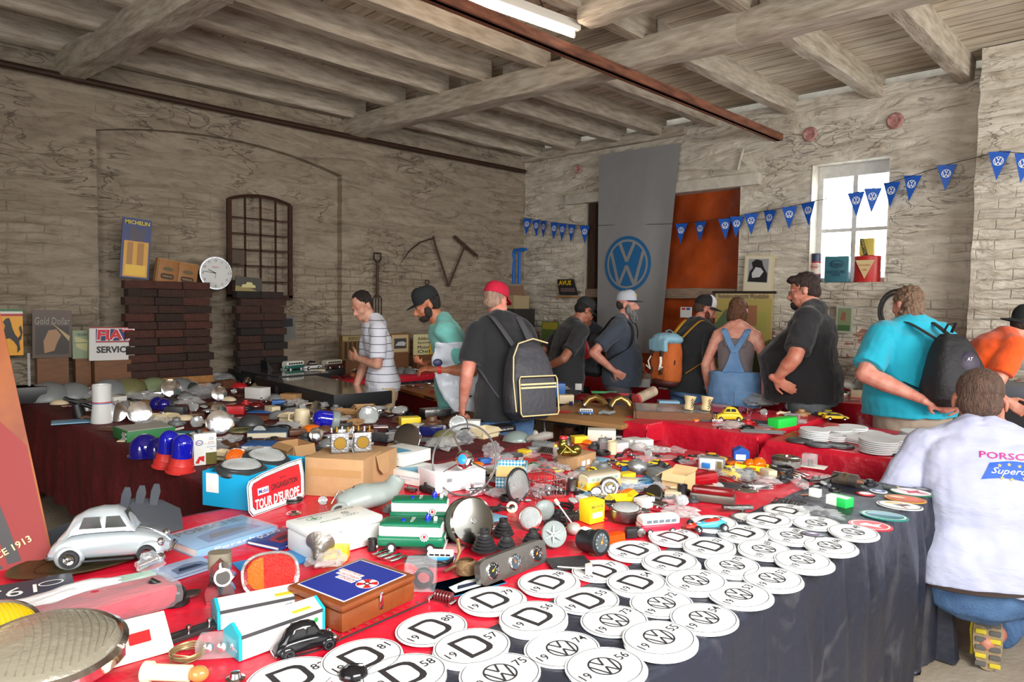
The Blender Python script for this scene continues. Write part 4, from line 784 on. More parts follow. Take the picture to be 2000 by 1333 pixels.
for k,(x,y) in enumerate(((-.045,-.172),(-.01,-.167),(.028,-.172),(-.035,-.222),(.0,-.226),(.045,-.22))):
    st=[((.0085 if i%2==0 else .0036)*cos(pi/2+pi*i/5),(.0085 if i%2==0 else .0036)*sin(pi/2+pi*i/5)) for i in range(10)]; mb.add([w_(cx_+x+a,z0+y+b,.002) for a,b in st],[tuple(range(10))],False)
mb.mat(WHITE); text(mb,'Supercup',Matrix(),w=.17,h=.034,shear=.4,bold=.008,wrap=lambda x,y,z:w_(x+cx_+.01,y+z0-.197,.003)); mb.build('shirt_lettering',sh,sharp=0)
# hiking shoe standing on its toe, sole towards us
sp_=Vector((.055,-.03,.0)); mb=MB().mat(mat('hiking_shoe_grey',(92,92,88),.7,bump=.3)); T=TR(sp_.x,sp_.y,.0)@RX(-14)
mb.T=T; mb.ball((0,.06,.1),.052,.055,.12,16); mb.ball((0,.05,.2),.05,.055,.06,14); fuse(mb,'shoe',.01,3,parent=S_)
so=MB().mat(mat('worn_tan_sole',(150,130,100),.8,bump=.6,bs=60)); so.T=T; so.prism([(x*1.0,y) for x,y in ell(.056,.14,28,0,.145,.85)],0,.026,T=TR(0,.028,.0)@RX(90)); so=so.build('sole',S_)
for k in range(14):
    lug=MB().mat(mat('dark_grey_lug',(88,86,82),.8) if k%3 else mat('yellow_lug',(196,176,30),.7)); lug.T=T; lug.box((-.027 if k%2 else .027),-.002,.03+.034*(k//2),.042,.012,.02,.004,rz=0,T=TR(0,0,0)); lug.build('lug',so)
mb=MB().mat(mat('yellow_lug',(196,176,30),.7)); mb.T=T; mb.tube([(-.05,.04,.23),(-.058,.05,.16),(-.05,.08,.1),(-.05,.1,.05)],.008,6); mb.tube([(.0,.1,.25),(-.035,.06,.262),(.03,.04,.262)],.008,6); mb.build('shoe_trim',S_)
lf=MB().mat(mat('hiking_shoe_grey',(92,92,88),.7)); v=P['S']@Vector(P['legs'][-1][2]); lf.ball((v.x,v.y+.06,.05),.052,.14,.05,14); lf.build('shoe',S_)
# ================================================= GOODS: builders
LM=[]; USED=set()
def lm(n,px,py): LM.append((n,px,py))
def where(desc,px,py):
    """say which one it is by the nearest landmark things"""
    c=sorted(LM,key=lambda l:(l[1]-px)**2+(2.2*(l[2]-py))**2)
    def rel(l):
        dx=px-l[1]; dy=(py-l[2])*2.0
        return ('right of' if dx>0 else 'left of') if abs(dx)>abs(dy) else ('in front of' if dy>0 else 'behind')
    for i in range(8):
        t=f'{desc} {rel(c[i])} {c[i][0]}'
        if t not in USED and len(t.split())<=16: USED.add(t); return t
    for i in range(5):
        for j in range(i+1,7):
            t=f'{desc} between {c[i][0]} and {c[j][0]}'
            if t not in USED and len(t.split())<=16: USED.add(t); return t
    return t
def spot(px,py,z=TZ):
    p=at(px,py,z)
    if p.x>7.2: p=onX(px,py,7.12); p.z=z
    if p.y>6.44 and p.x<3.3: p=onY(px,py,6.34); p.z=z
    if p.y>6.8: p=onY(px,py,6.72); p.z=z
    return p,viewrz(p),depth(p)/F
def put(name,label,cat,px,py,a=0,z=TZ,group=None,land=None,tilt=None):
    p,rz,s=spot(px,py,z); USED.add(label)
    if land: lm(land,px,py)
    return thing(name,label,cat,p,rz+radians(a),group,tilt),s
def one(mb,name,label,cat,px,py,a=0,z=TZ,group=None,land=None,sharp=35,tilt=None):
    p,rz,s=spot(px,py,z); USED.add(label)
    if land: lm(land,px,py)
    o=mb.build(name,None,p,rz+radians(a),sharp); 
    if tilt: o.rotation_euler=(tilt[0],tilt[1],o.rotation_euler[2])
    return tag(o,label,cat,group)
def mpx(px,py,z=TZ): return depth(at(px,py,z))/F
def C(c,r=.45): return colmat(tuple(c),r)
def boxy(root,w,d,h,m,name='box_body',bv=.002,z=0): mb=MB().mat(m); mb.box(0,0,z+h/2,w,d,h,bv); return mb.build(name,root)
def frontpanel(root,w,h,y,z,m,name='label_panel',x=0,ext=.0006): mb=MB().mat(m); mb.box(x,y-ext/2,z,w,ext,h); return mb.build(name,root)
def toppanel(root,w,d,z,m,name='top_print',x=0,y=0,rz=0): mb=MB().mat(m); mb.box(x,y,z+.0004,w,d,.0008,rz=rz); return mb.build(name,root)
def letter(root,txt,T,m,w=None,h=None,shear=0,bold=0,name='lettering'): mb=MB().mat(m); text(mb,txt,T,w,h,shear=shear,bold=bold); return mb.build(name,root,sharp=0)
def onfront(x,y,z): return TR(x,y,z)@FRONT
def ontop(x,y,z,rz=0): return TR(x,y,z)@RZ(rz)
# --- toy vehicles: local +X is the nose
def wheel(root,x,y,r,w,hub=CHROME,name='wheel'):
    mb=MB().mat(RUBBER); T=TR(x,y,r)@RX(90 if y<0 else -90); mb.lathe([(r*.55,-w/2),(r*.93,-w/2),(r,-w*.3),(r,w*.3),(r*.93,w/2),(r*.62,w/2),(r*.6,w*.3)],20,T); o=mb.build(name,root)
    mb=MB().mat(hub); mb.lathe([(0,w*.6),(r*.2,w*.56),(r*.3,w*.4),(r*.55,w*.5),(r*.58,w*.3)],18,T); mb.build('hubcap',o); return o
def beetle(root,L,m,win=None,hub=CHROME,plates=True):
    win=win or mat('dark_toy_glass',(52,54,52),.12); W=L*.36; r=L*.082
    mb=MB().mat(m); R_=[]
    prof=[(-.5,.13,.02,.55),(-.47,.19,.05,.68),(-.40,.25,.055,.78),(-.30,.285,.055,.84),(-.15,.30,.055,.86),(0,.30,.055,.86),(.12,.295,.055,.84),(.25,.27,.06,.76),(.36,.235,.065,.66),(.44,.185,.07,.52),(.48,.13,.08,.34)]
    for x,zt,zb,w in prof:
        zb_=.045*L; zt_=zt*L*.98+.0
        R_.append([(x*L,W/2*w*a,zb_+(zt_-zb_)*(.5+.5*b)) for a,b in ell(1,1,24,p=.62)])
    mb.loft(R_); body=mb.build('car_body',root)
    # cabin with glazed panels
    mb=MB().mat(m); cab=[(-.43,.2,.235,.5),(-.36,.235,.315,.66),(-.3,.28,.42,.74),(-.2,.295,.475,.78),(-.08,.30,.5,.80),(.04,.30,.495,.80),(.12,.298,.45,.78),(.17,.295,.38,.76),(.21,.285,.295,.72)]
    R_=[]
    for x,zb,zt,w in cab:
        row=[]
        for i in range(15):
            t=i/14; a=pi*t; cx=cos(a); cz=sin(a); row.append((x*L,W/2*w*(1 if cx>=0 else -1)*abs(cx)**.55*(1-.3*cz),(zb+(zt-zb)*abs(cz)**.75)*L))
        R_.append(row)
    mb.loft(R_,cap=False,closed=False); mb.build('cabin',body)
    def quad(pts,off): return pts
    for q in (-1,1):
        for (x0,x1,x2,x3) in ((-.24,-.055,-.075,-.2),(-.03,.145,.085,-.02)):
            g=MB().mat(win); 
            y0=W/2*.8*.965; y1=W/2*.8*.86
            pts=[(x0*L,q*(y0+.002),.335*L),(x1*L,q*(y0+.002),.335*L),(x2*L,q*(y1+.004),.435*L),(x3*L,q*(y1+.004),.435*L)]
            ins=[(a,b-q*.004,c) for a,b,c in pts]; g.add(pts+ins,[(0,1,2,3),(0,1,5,4),(1,2,6,5),(2,3,7,6),(3,0,4,7)],False); g.build('side_window',body)
    g=MB().mat(win); g.add([(.178*L,-W*.27,.345*L),(.178*L,W*.27,.345*L),(.118*L,W*.22,.462*L),(.118*L,-W*.22,.462*L)],[(0,1,2,3)],False); g.build('windscreen',body)
    for q in (-1,1):
        for x,l,h in ((.33,.19,.215),(-.32,.2,.225)):
            f=MB().mat(m); f.ball((x*L,q*W*.37,.085*L),l*L*.62,W*.13,h*L*.5,18); f.build('fender',body)
        f=MB().mat(BLACK); f.box(0,q*W*.47,.052*L,.42*L,W*.1,.015*L,.002); f.build('running_board',body)
        f=MB().mat(CHROME); f.ball((.42*L,q*W*.36,.17*L),.035*L,.04*L,.04*L,14); f.build('headlight',body)
        for x in (.31,-.31): wheel(root,x*L,q*W*.452,r,L*.06,hub)
    for x in (.515,-.515): f=MB().mat(CHROME); f.tube([(x*L-(.03*L if x>0 else -.03*L),-W*.42,.09*L),(x*L,-W*.3,.09*L),(x*L,W*.3,.09*L),(x*L-(.03*L if x>0 else -.03*L),W*.42,.09*L)],.012*L,8); f.build('bumper',body)
    f=MB().mat(CHROME); f.tube([(.19*L,0,.298*L),(.3*L,0,.265*L),(.42*L,0,.2*L),(.48*L,0,.14*L)],.004*L,6); f.build('bonnet_trim',body)
def bus(root,L,up,lo,roof=None,nwin=4,front=True,emblem=True,hub=None,win=None,stripe=None):
    win=win or mat('dark_toy_glass',(52,54,52),.12); W=L*.41; H=L*.44; z0=.07*L; zm=.245*L; roof=roof or up
    def sec(x,w,zb,zt,p=.45,n=24): return [(x,W/2*w*a,(zb+zt)/2+(zt-zb)/2*b) for a,b in ell(1,1,n,p=p)]
    mb=MB().mat(lo); mb.loft([sec(-L/2*.97,.86,z0+.02*L,zm),sec(-L/2*1.0,.95,z0,zm+.005*L),sec(-L*.45,1,z0,zm+.01*L),sec(L*.42,1,z0,zm+.01*L),sec(L*.475,.93,z0,zm+.005*L),sec(L*.5,.78,z0+.015*L,zm)],smooth=True); body=mb.build('lower_body',root)
    mb=MB().mat(up); mb.loft([sec(-L*.485,.85,zm-.03*L,H*.93,.5),sec(-L*.47,.93,zm-.03*L,H*.97,.5),sec(-L*.40,.955,zm-.03*L,H,.5),sec(L*.36,.955,zm-.03*L,H,.5),sec(L*.43,.92,zm-.03*L,H*.97,.5),sec(L*.468,.82,zm-.03*L,H*.88,.55)]); ub=mb.build('upper_body',root)
    if roof is not up: mb=MB().mat(roof); mb.loft([sec(-L*.475,.86,H*.8,H*.975,.6),sec(-L*.4,.93,H*.8,H*1.025,.6),sec(L*.36,.93,H*.8,H*1.025,.6),sec(L*.45,.86,H*.8,H*.97,.6)]); mb.build('roof',ub)
    for q in (-1,1):
        for k in range(nwin):
            x=-.40*L+.80*L*(k+.5)/nwin; f=MB().mat(win); f.box(x,q*W*.472,zm+.078*L,.66*L/nwin,.006*L,.075*L,.008*L); f.build('side_window',ub)
        f=MB().mat(win); f.box(L*.452,q*W*.2,zm+.075*L,.01*L,W*.33,.08*L,.006*L,T=TR(.0,0,0)@TR(L*.45,0,zm)@RY(-14)@TR(-L*.45,0,-zm)); f.build('windscreen',ub)
        f=MB().mat(CHROME); f.ball((L*.487,q*W*.32,.17*L),.012*L,.03*L,.03*L,12); f.build('headlight',body)
        for x in (.30,-.29): wheel(root,x*L,q*W*.455,.078*L,L*.06,hub or C((220,216,204)))
    if front: f=MB().mat(up); f.add([(L*.503,-W*.36,zm),(L*.503,W*.36,zm),(L*.512,0,z0+.03*L)],[(0,1,2)],False); f.build('front_panel',body)
    if emblem: f=MB().mat(CHROME if emblem is True else emblem); vw(f,.033*L,TR(L*.511,0,.19*L)@RY(90)@RZ(90)); f.build('emblem',body)
    for x in (.51,-.51): f=MB().mat(up if front else CHROME); f.box(x*L,0,z0+.01*L,.02*L,W*.96,.03*L,.006*L); f.build('bumper',body)
    return body,ub,(W,H,zm)
def racer(root,L,m1,m2,whl=None,wide=True):
    """open-wheel racing car"""
    mb=MB().mat(m1); S=lambda x,w,zb,zt:[(x*L,L*w*a,(zb+zt)/2*L+(zt-zb)/2*L*b) for a,b in ell(1,1,18,p=.6)]
    mb.loft([S(-.42,.09,.06,.17),S(-.3,.13,.05,.22),S(-.05,.13,.05,.2),S(.2,.1,.05,.16),S(.45,.07,.05,.1),S(.5,.05,.06,.085)]); b=mb.build('car_body',root)
    mb=MB().mat(m2); mb.loft([S(-.25,.06,.19,.24),S(-.15,.085,.18,.235),S(.0,.085,.165,.21),S(.1,.05,.15,.17)]); mb.build('cockpit',b)
    mb=MB().mat(WHITE); mb.lathe([(0,.001),(.05*L,.001)],16,TR(.22*L,0,.158*L)); mb.build('number_roundel',b)
    for x,r in ((-.3,.095),(.32,.08)):
        for q in (-1,1):
            wheel(root,x*L,q*L*.23,r*L,L*.09,whl or CHROME)
            mb=MB().mat(CHROME); mb.rod((x*L,q*L*.08,r*L),(x*L,q*L*.2,r*L),.012*L); mb.build('axle',root)
def toycar(root,L,m,win=None):
    """low sports saloon"""
    win=win or mat('dark_toy_glass',(52,54,52),.12); W=L*.42; S=lambda x,w,zb,zt,p=.5:[(x*L,W/2*w*a,((zb+zt)/2+(zt-zb)/2*b)*L) for a,b in ell(1,1,20,p=p)]
    mb=MB().mat(m); mb.loft([S(-.5,.85,.07,.15),S(-.46,.96,.05,.19),S(-.2,1,.045,.2),S(.15,1,.045,.19),S(.42,.95,.05,.16),S(.5,.8,.07,.12)]); b=mb.build('car_body',root)
    mb=MB().mat(win); mb.loft([S(-.36,.7,.15,.2,.6),S(-.2,.74,.15,.275,.6),S(.03,.74,.15,.275,.6),S(.2,.7,.15,.19,.6)]); c=mb.build('glasshouse',b)
    mb=MB().mat(m); mb.loft([S(-.24,.66,.262,.285,.6),S(-.15,.7,.262,.295,.6),S(.0,.7,.262,.295,.6),S(.05,.64,.262,.284,.6)]); mb.build('roof',b)
    for x in (-.3,.3):
        for q in (-1,1): wheel(root,x*L,q*W*.46,.075*L,L*.06)
# --- lamps, gauges, parts
def lampglass(mb,r,h,T=Matrix(),ribs=14,m=GLASS,n=40):
    mb.mat(m); mb.lathe([(max(1e-6,r*sin(pi/2*i/8)),h*cos(pi/2*i/8)) for i in range(9)],n,T)
    for k in range(ribs):
        x=-r*.82+1.64*r*k/(ribs-1); yy=(r*r*.78-x*x); 
        if yy<=0: continue
        yy=yy**.5; mb.tube([T@Vector((x+.12*r*sin(j*pi/6),-yy+2*yy*j/6,h*max(0,1-(x*x+(-yy+2*yy*j/6)**2)/r/r)**.5+.0004)) for j in range(7)],r*.012,4)
def headlamp(root,r,rim=CHROME,bowl=BLACK,d=.6,T=Matrix(),glass=None,ribs=14,inner=CHROME,dome=.22):
    mb=MB().mat(bowl); mb.lathe([(0,-d*r*1.0),(r*.35,-d*r*.97),(r*.75,-d*r*.6),(r*.98,-.02*r)],32,T); mb.build('lamp_bowl',root)
    mb=MB().mat(inner); mb.lathe([(0,-d*r*.85),(r*.3,-d*r*.8),(r*.7,-d*r*.45),(r*.93,-.02*r)],32,T); mb.build('reflector',root)
    mb=MB().mat(rim); mb.lathe([(r*.9,.03*r),(r*.96,.07*r),(r*1.04,.02*r),(r*1.06,-.1*r),(r*1.0,-.16*r)],40,T); mb.build('rim',root)
    mb=MB(); lampglass(mb,r*.93,dome*r,T,ribs,glass or mat('ribbed_lamp_glass',(206,212,212),.15,trans=.5,bump=.2,bs=120)); mb.build('lens',root)
def dome(root,r,h,m,base=None,bh=0,br=None,T=Matrix()):
    mb=MB().mat(m); mb.lathe([(r,bh)]+[(r,bh+(h-r))]+[(max(1e-6,r*cos(pi/2*i/8)),bh+(h-r)+r*sin(pi/2*i/8)) for i in range(1,9)],28,T); mb.build('dome',root)
    if base:
        br=br or r*1.15; mb=MB().mat(base); mb.lathe([(0,0),(br*1.1,0),(br*1.1,bh*.1),(br,bh*.14),(br*.98,bh*.48),(br*.9,bh*.5),(br*.88,bh*.55),(r*1.06,bh*.95),(r*1.06,bh),(0,bh)],28,T); mb.build('base',root)
def gauge(root,r,T,face=(26,28,30),needle=(255,140,30),d=.02,rim=CHROME,ang=-30,name='gauge'):
    mb=MB().mat(rim); mb.lathe([(r*.86,.001),(r*.9,.005),(r,.004),(r,-d)],28,T); g=mb.build(name,root)
    mb=MB().mat(C(face,.3)); mb.lathe([(0,0),(r*.88,0)],28,T); mb.build('dial',g)
    mb=MB().mat(WHITE)
    for k in range(9): a=radians(-30+30*k); mb.box(0,r*.68,.0006,r*.04,r*.14,.0006,T=T@RZ(degrees_(a)-90))
    mb.build('scale',g,sharp=0)
    mb=MB().mat(C(needle,.4)); mb.prism([(-r*.05,-r*.2),(r*.05,-r*.2),(0,r*.62)],.0012,.002,T=T@RZ(ang)); mb.lathe([(0,.0035),(r*.12,.003),(r*.12,.001)],12,T); mb.build('needle',g)
    return g
def degrees_(a): return a*180/pi
def boot(root,r,h,n=4,T=Matrix(),m=RUBBER):
    pr=[(r*.5,0)]; 
    for k in range(n): a=1-.5*k/n; pr+=[(r*a,h*.75*(k+.15)/n),(r*a,h*.75*(k+.4)/n),(r*a*.7,h*.75*(k+.75)/n)]
    pr+=[(r*.36,h*.8),(r*.4,h*.84),(r*.4,h),(r*.26,h),(r*.26,h*.6)]
    mb=MB().mat(m); mb.lathe(pr,24,T); return mb
def crumple(w,d,h,m,seed=0,n=26,amp=.25):
    mb=MB().mat(m); vs=[];fs=[]; k=n//2
    for j in range(k+1):
        for i in range(n):
            a=2*pi*i/n; b=pi*j/k; v=Vector((sin(b)*cos(a),sin(b)*sin(a),-cos(b))); q=1+amp*(noise.noise(v*1.6+Vector((seed,0,0)))*1.6+noise.noise(v*4.5+Vector((0,seed,0)))*.9)
            vs.append((v.x*q*w/2,v.y*q*d/2,max(0,h/2+v.z*q*h/2)))
    fs=[(j*n+i,j*n+(i+1)%n,(j+1)*n+(i+1)%n,(j+1)*n+i) for j in range(k) for i in range(n)]
    return mb.add(vs,fs,False)
def book(root,w,d,h,cover,spine=None,pages=True):
    mb=MB().mat(cover); mb.box(0,0,h-.0015,w,d,.003,.001); mb.box(0,0,.0015,w,d,.003,.001); mb.box(-w/2+.0015,0,h/2,.003,d,h,.001); b=mb.build('cover',root)
    mb=MB().mat(PAPER); mb.box(.001,0,h/2,w-.006,d-.008,h-.005); mb.build('pages',root); return b
def carton(root,w,d,h,m,flaps=(40,60,30,50),inner=None,fl=.35):
    t=.003; mb=MB().mat(m); mb.box(0,-d/2,h/2,w,t,h); mb.box(0,d/2,h/2,w,t,h); mb.box(-w/2,0,h/2,t,d,h); mb.box(w/2,0,h/2,t,d,h); mb.box(0,0,t,w,d,t); mb.build('box_body',root)
    for k,a in enumerate(flaps):
        if a is None: continue
        W_,D_=(w,d) if k%2==0 else (d,w); f=MB().mat(inner or m); f.box(0,-fl*D_/2,0,W_*.97,fl*D_,t,T=RZ(90*k)@TR(0,-D_/2,h)@RX(a)); f.build('flap',root)
def coil(mb,r,wr,n,seed=0,turns=6,h=.3):
    pts=[]
    for i in range(turns*16): a=2*pi*i/16; rr=r*(1+.12*noise.noise(Vector((i*.15,seed,0)))); pts.append((rr*cos(a),rr*sin(a)*(.9+.1*sin(i*.11)),wr+r*h*(.5+.5*noise.noise(Vector((seed,i*.13,2))))*(1+.4*sin(i*.07))))
    mb.tube(pts,wr,5)
def sticker(px,py,kind,yr,n=1,rot=0,z=TZ+.003,rx=.096,ry=.082,tilt=0):
    """oval plate, long axis along the table"""
    p=at(px,py,z); rz=radians(rot); lab=f'white oval sticker with a large D and the year 19{yr}' if kind=='D' else f'white oval sticker with a round emblem and the year 19{yr}'
    if lab in USED: lab+=', smaller lettering'
    USED.add(lab); gr='oval year stickers on the front table'
    for k in range(n-1):
        o=_sheet(rx,ry); o=link('sticker',o,None,(p.x+random.uniform(-.007,.007)-.003*(n-k),p.y+random.uniform(-.007,.004)-.003*(n-k),p.z+.0035*k),rz+random.uniform(-.1,.1)); tag(o,'white oval sticker mostly hidden under another year sticker on the front table','sticker','stickers lying under the year stickers')
    z0=p.z+.0035*(n-1); r=thing('sticker',lab,'sticker',(p.x,p.y,z0),rz,gr); link('sheet',_sheet(rx,ry),r)
    mb=MB().mat(INK); annulus(mb,rx*.955,ry*.945,.0016,TR(0,0,.0036)); mb.build('outline',r,sharp=0)
    mb=MB().mat(INK); T=TR(0,0,.0034)
    if kind=='D': 
        mb2=MB().mat(INK); h=ry*1.12; w_=h*.76; st=.012
        dd=lambda W2,H2,xl:[(xl,-H2)]+[(W2-.55*H2+.55*H2*cos(t),-H2*.45*(t<0)+H2*.45*(t>0)+.55*H2*sin(t)) for t in [radians(v) for v in (-90,-60,-30,-2,2,30,60,90)]]+[(xl,H2)]; o_=dd(w_/2,h/2,-w_/2); i_=dd(w_/2-st,h/2-st,-w_/2+st); n_d=len(o_)
        mb2.add([(x*1.15,y,.0038) for x,y in o_+i_],[(i,(i+1)%n_d,n_d+(i+1)%n_d,n_d+i) for i in range(n_d)],False); mb2.build('lettering',r,sharp=0)
    else: mb2=MB().mat(INK); vw(mb2,ry*.47,TR(0,0,.0034),ring=.11,st=.13); mb2.build('emblem',r,sharp=0)
    text(mb,'19',TR(-rx*.68,-.004,.0034),h=ry*.31,bold=.008); mb.build('lettering',r,sharp=0); mb=MB().mat(INK); text(mb,str(yr),TR(rx*.68,.006,.0034),h=ry*.31,bold=.008); mb.build('lettering',r,sharp=0)
    return r
_S={}
def _sheet(rx,ry,m=None,h=.0034):
    k=(rx,ry,m and m.name,h)
    if k not in _S: mb=MB().mat(m or mat('glossy_white_vinyl',(222,224,224),.5)); mb.prism(ell(rx,ry,44),0,h); _S[k]=mb.mesh('sticker')
    return _S[k]
# ================================================= GOODS on the front table
def E(p1,p2,z=TZ):
    a=at(*p1,z); b=at(*p2,z); return (a+b)/2,atan2(b.y-a.y,b.x-a.x),(b-a).length,depth((a+b)/2)/F
def edge(name,label,cat,p1,p2,z=TZ,group=None,land=None):
    c,rz,w,s=E(p1,p2,z); USED.add(label)
    if land: lm(land,(p1[0]+p2[0])/2,(p1[1]+p2[1])/2)
    return thing(name,label,cat,c,rz,group),w,s
def bx(r,w,d,h,m,name='box_body',z=0,bv=.0015):   # box behind its front edge
    mb=MB().mat(m); mb.box(0,d/2,z+h/2,w,d,h,bv); return mb.build(name,r)
mb=MB().mat(DWOOD); mb.box(0,0,.2,.5,.35,.4,.01); tag(mb.build('wooden_crate',None,(.75,3.6,0),.4),'dark wooden crate on the floor beside the long table','crate'); mb=MB().mat(mat('brown_blanket',(112,84,62),.9,var=.3)); mb.box(0,0,0,.46,.36,.1,.04); o=fuse(mb,'blanket',.012,3,folds(.03,(6,6,6),3)); o.location=(.75,3.6,.455); tag(o,'folded brown blanket on the dark crate beside the long table','blanket')
# --- year stickers, four rows along the table
rows=[('D',[(82,570,1326,1),(81,708,1290,2),(80,843,1230,1),(79,960,1176,2),(78,1070,1141,2),(77,1173,1117,1),(76,1238,1078,2),(75,1316,1052,2),(74,1393,1026,3)]),
('D',[(58,790,1322,2),(57,922,1267,2),(56,1042,1211,3),(55,1146,1175,1),(54,1243,1141,2),(53,1309,1102,3),(52,1385,1072,3),(51,1448,1044,2),(59,1500,1018,2),(50,1535,1000,2)]),
('W',[(75,977,1318,1),(74,1098,1270,1),(73,1200,1215,1),(72,1292,1181,1),(71,1359,1141,3),(70,1430,1109,2),(69,1492,1077,2),(68,1546,1050,2),(67,1594,1024,1)]),
('W',[(56,1181,1308,2),(55,1287,1256,4),(54,1375,1212,2),(53,1443,1166,2),(52,1508,1134,2),(51,1567,1100,3),(66,1620,1070,2),(49,1666,1043,2)])]
lm('the round-emblem stickers',1300,1180); lm('the big D stickers',1000,1200)
for kd,L_ in rows:
    for yr,px,py,n in L_: sticker(px,py,kd,yr,n,rot=random.uniform(-5,8)+(2 if px>1250 else 0),z=TZ+.004 if py<1400 else TZ)
# round printed discs at the right end
def disc(px,py,label,base,parts,rx=.075,ry=.062,cat='sticker',z=TZ+.004):
    p,rz,s=spot(px,py,z); r=thing('round_sticker',label,cat,p,rz,'coloured round stickers at the table end'); USED.add(label); link('sheet',_sheet(rx,ry,C(base,.3)),r)
    for nm,poly,col in parts: mb=MB().mat(C(col,.35)); flatpoly(mb,[(x*rx,y*ry) for x,y in poly],TR(0,0,.0036+.0003*(1+[q[0] for q in parts].index(nm)))); mb.build(nm,r,sharp=0)
ring=lambda k:ell(k,k,30)
disc(1700,1028,'red round sticker with a white animal figure beside the emblem stickers',(206,34,46),[('white_ring',ring(.88),(240,236,232)),('red_field',ring(.8),(206,34,46)),('figure',[(-.5,-.1),(-.2,.3),(.1,.1),(.5,.45),(.35,-.1),(.55,-.4),(0,-.3),(-.4,-.35)],(240,236,232))])
disc(1727,1009,'round sticker with a teal rim and a blue field',(30,130,120),[('pale_ring',ring(.9),(226,234,230)),('teal_field',ring(.82),(30,140,130)),('sky_field',ell(.7,.6,24,0,.12),(140,176,190)),('ground',[(-.75,-.1),(.75,.05),(.6,-.5),(-.55,-.5)],(36,96,120))],rx=.085)
disc(1757,989,'white round sticker with a red-footed bird and yellow panel',(238,238,234),[('rim',ring(.94),(60,58,58)),('field',ring(.88),(238,238,234)),('yellow_panel',[(-.7,.1),(.1,.3),(.15,.55),(-.6,.45)],(226,180,40)),('bird',[(-.3,-.1),(.3,.35),(.5,.2),(.1,-.25)],(40,40,44)),('legs',[(0,-.2),(.3,-.7),(.36,-.66),(.1,-.2)],(206,40,40))],rx=.085)
disc(1768,976,'round sticker with an orange and red picture and a gold rim',(202,146,50),[('field',ring(.88),(206,90,50)),('orange_patch',ell(.5,.45,20,.3,0),(222,110,40)),('pale_patch',ell(.4,.3,20,-.4,.1),(230,204,150))],rx=.08)
disc(1779,963,'white round sticker with a red star figure and a green rim',(30,110,70),[('field',ring(.92),(238,238,236)),('figure',[(-.7,.3),(0,.2),(.3,.6),(.4,.15),(.9,-.2),(.2,-.2),(-.1,-.5),(-.2,0)],(206,36,46))],rx=.085,ry=.07)
disc(1716,961,'small round sticker with a blue centre on the black cloth',(226,226,222),[('field',ring(.8),(70,96,170)),('dot',ring(.4),(230,230,230))],rx=.035,ry=.03)
disc(1690,966,'small round sticker with a red rim on the black cloth',(200,40,46),[('field',ring(.7),(230,228,220))],rx=.035,ry=.03)
disc(1745,953,'small green round sticker with yellow lettering',(60,110,60),[('field',ring(.75),(210,210,90))],rx=.035,ry=.03)
disc(1800,957,'small dark round sticker with a grey centre',(40,42,46),[('field',ring(.6),(150,150,150))],rx=.04,ry=.035)
disc(1587,1045,'small black key fob with a purple emblem lying on an emblem sticker',(36,36,40),[('badge',ring(.5),(150,110,170)),('dot',ring(.25),(226,220,230))],rx=.04,ry=.024,cat='key fob',z=TZ+.012)
disc(1455,1012+0,'thin dark chain-edged round plate behind the D stickers',(60,60,62),[('field',ring(.8),(206,206,202))],rx=.05)
# --- silver model car on an oval dish
r,s=put('oval_dish','tarnished oval bronze dish under the silver model car','dish',165,1100,a=12,land='the bronze dish'); mb=MB().mat(mat('tarnished_bronze',(118,104,70),.45,.8,var=.4,vs=12,bump=.2)); mb.lathe([(0,.004),(.72,.004),(.8,.008),(.97,.012),(1,.016),(.97,.018),(.78,.012),(.7,.007),(0,.007)],44,Matrix.Diagonal((.2,.12,.8,1))); mb.build('dish_body',r)
mb=MB().mat(mat('dark_bronze',(78,68,48),.5,.7)); annulus(mb,.13,.075,.003,TR(0,0,.007)); annulus(mb,.06,.036,.003,TR(0,0,.007)); mb.build('engraving',r,sharp=0)
SILV=mat('silver_car_paint',(196,206,212),.28,.55)
r,s=put('model_car','large silver toy saloon car with rounded roof and chrome wheels','toy car',222,1092,a=-14,z=TZ+.014,land='the silver model car'); beetle(r,.333,SILV)
# --- things at the left foreground
r,w,s=edge('book','dark navy book with white numerals lying flat at the left edge','book',(-70,1212),(150,1168),land='the navy book'); book(r,w,.16,.018,mat('navy_cover',(52,58,72),.5)); letter(r,'19..',ontop(-.02,.0,.019,180),WHITE,w=w*.45); mb=MB().mat(WHITE); annulus(mb,.03,.02,.004,ontop(w*.28,.02,.019)); mb.build('emblem',r,sharp=0); r.location.z+=0; 
for c_ in r.children: c_.location.y+=.08
r,s=put('booklet','pale mint green booklet under clear wrapping behind the red pouch','booklet',230,1142,a=6); book(r,.2,.1,.006,mat('mint_paper',(172,206,186),.6))
r,s=put('fabric_pouch','dusty crimson cloth pouch in clear plastic','pouch',195,1212,a=17,land='the crimson pouch')
mb=MB().mat(mat('dusty_crimson_cloth',(196,26,56),.75,var=.3,vs=6,bump=.5,bs=22,c2=(150,38,54),aniso=(1,4,1))); mb.box(0,0,.032,.355,.13,.06,.024); fuse(mb,'pouch_body',.006,4,folds(.006,(11,11,11),2),parent=r)
mb=MB().mat(FILM); mb.box(0,0,.034,.37,.145,.064,.026); mb.build('plastic_wrap',r)
one(crumple(.33,.1,.04,mat('bright_crumpled_wrap',(226,230,232),.25),seed=3,amp=.3),'plastic_bag','crumpled white plastic wrapping between the navy book and the crimson pouch','bag',120,1183,a=14)
r,s=put('fog_lamp','round yellow fog lamp with chrome rim at the left edge','lamp',-6,1262,a=10,land='the yellow fog lamp',z=TZ+.02); headlamp(r,.085,T=TR(0,0,.04)@RX(24),glass=mat('yellow_lamp_glass',(240,206,10),.12,trans=.35),bowl=C((60,60,60)),inner=mat('yellow_reflector',(230,190,20),.3,.5))
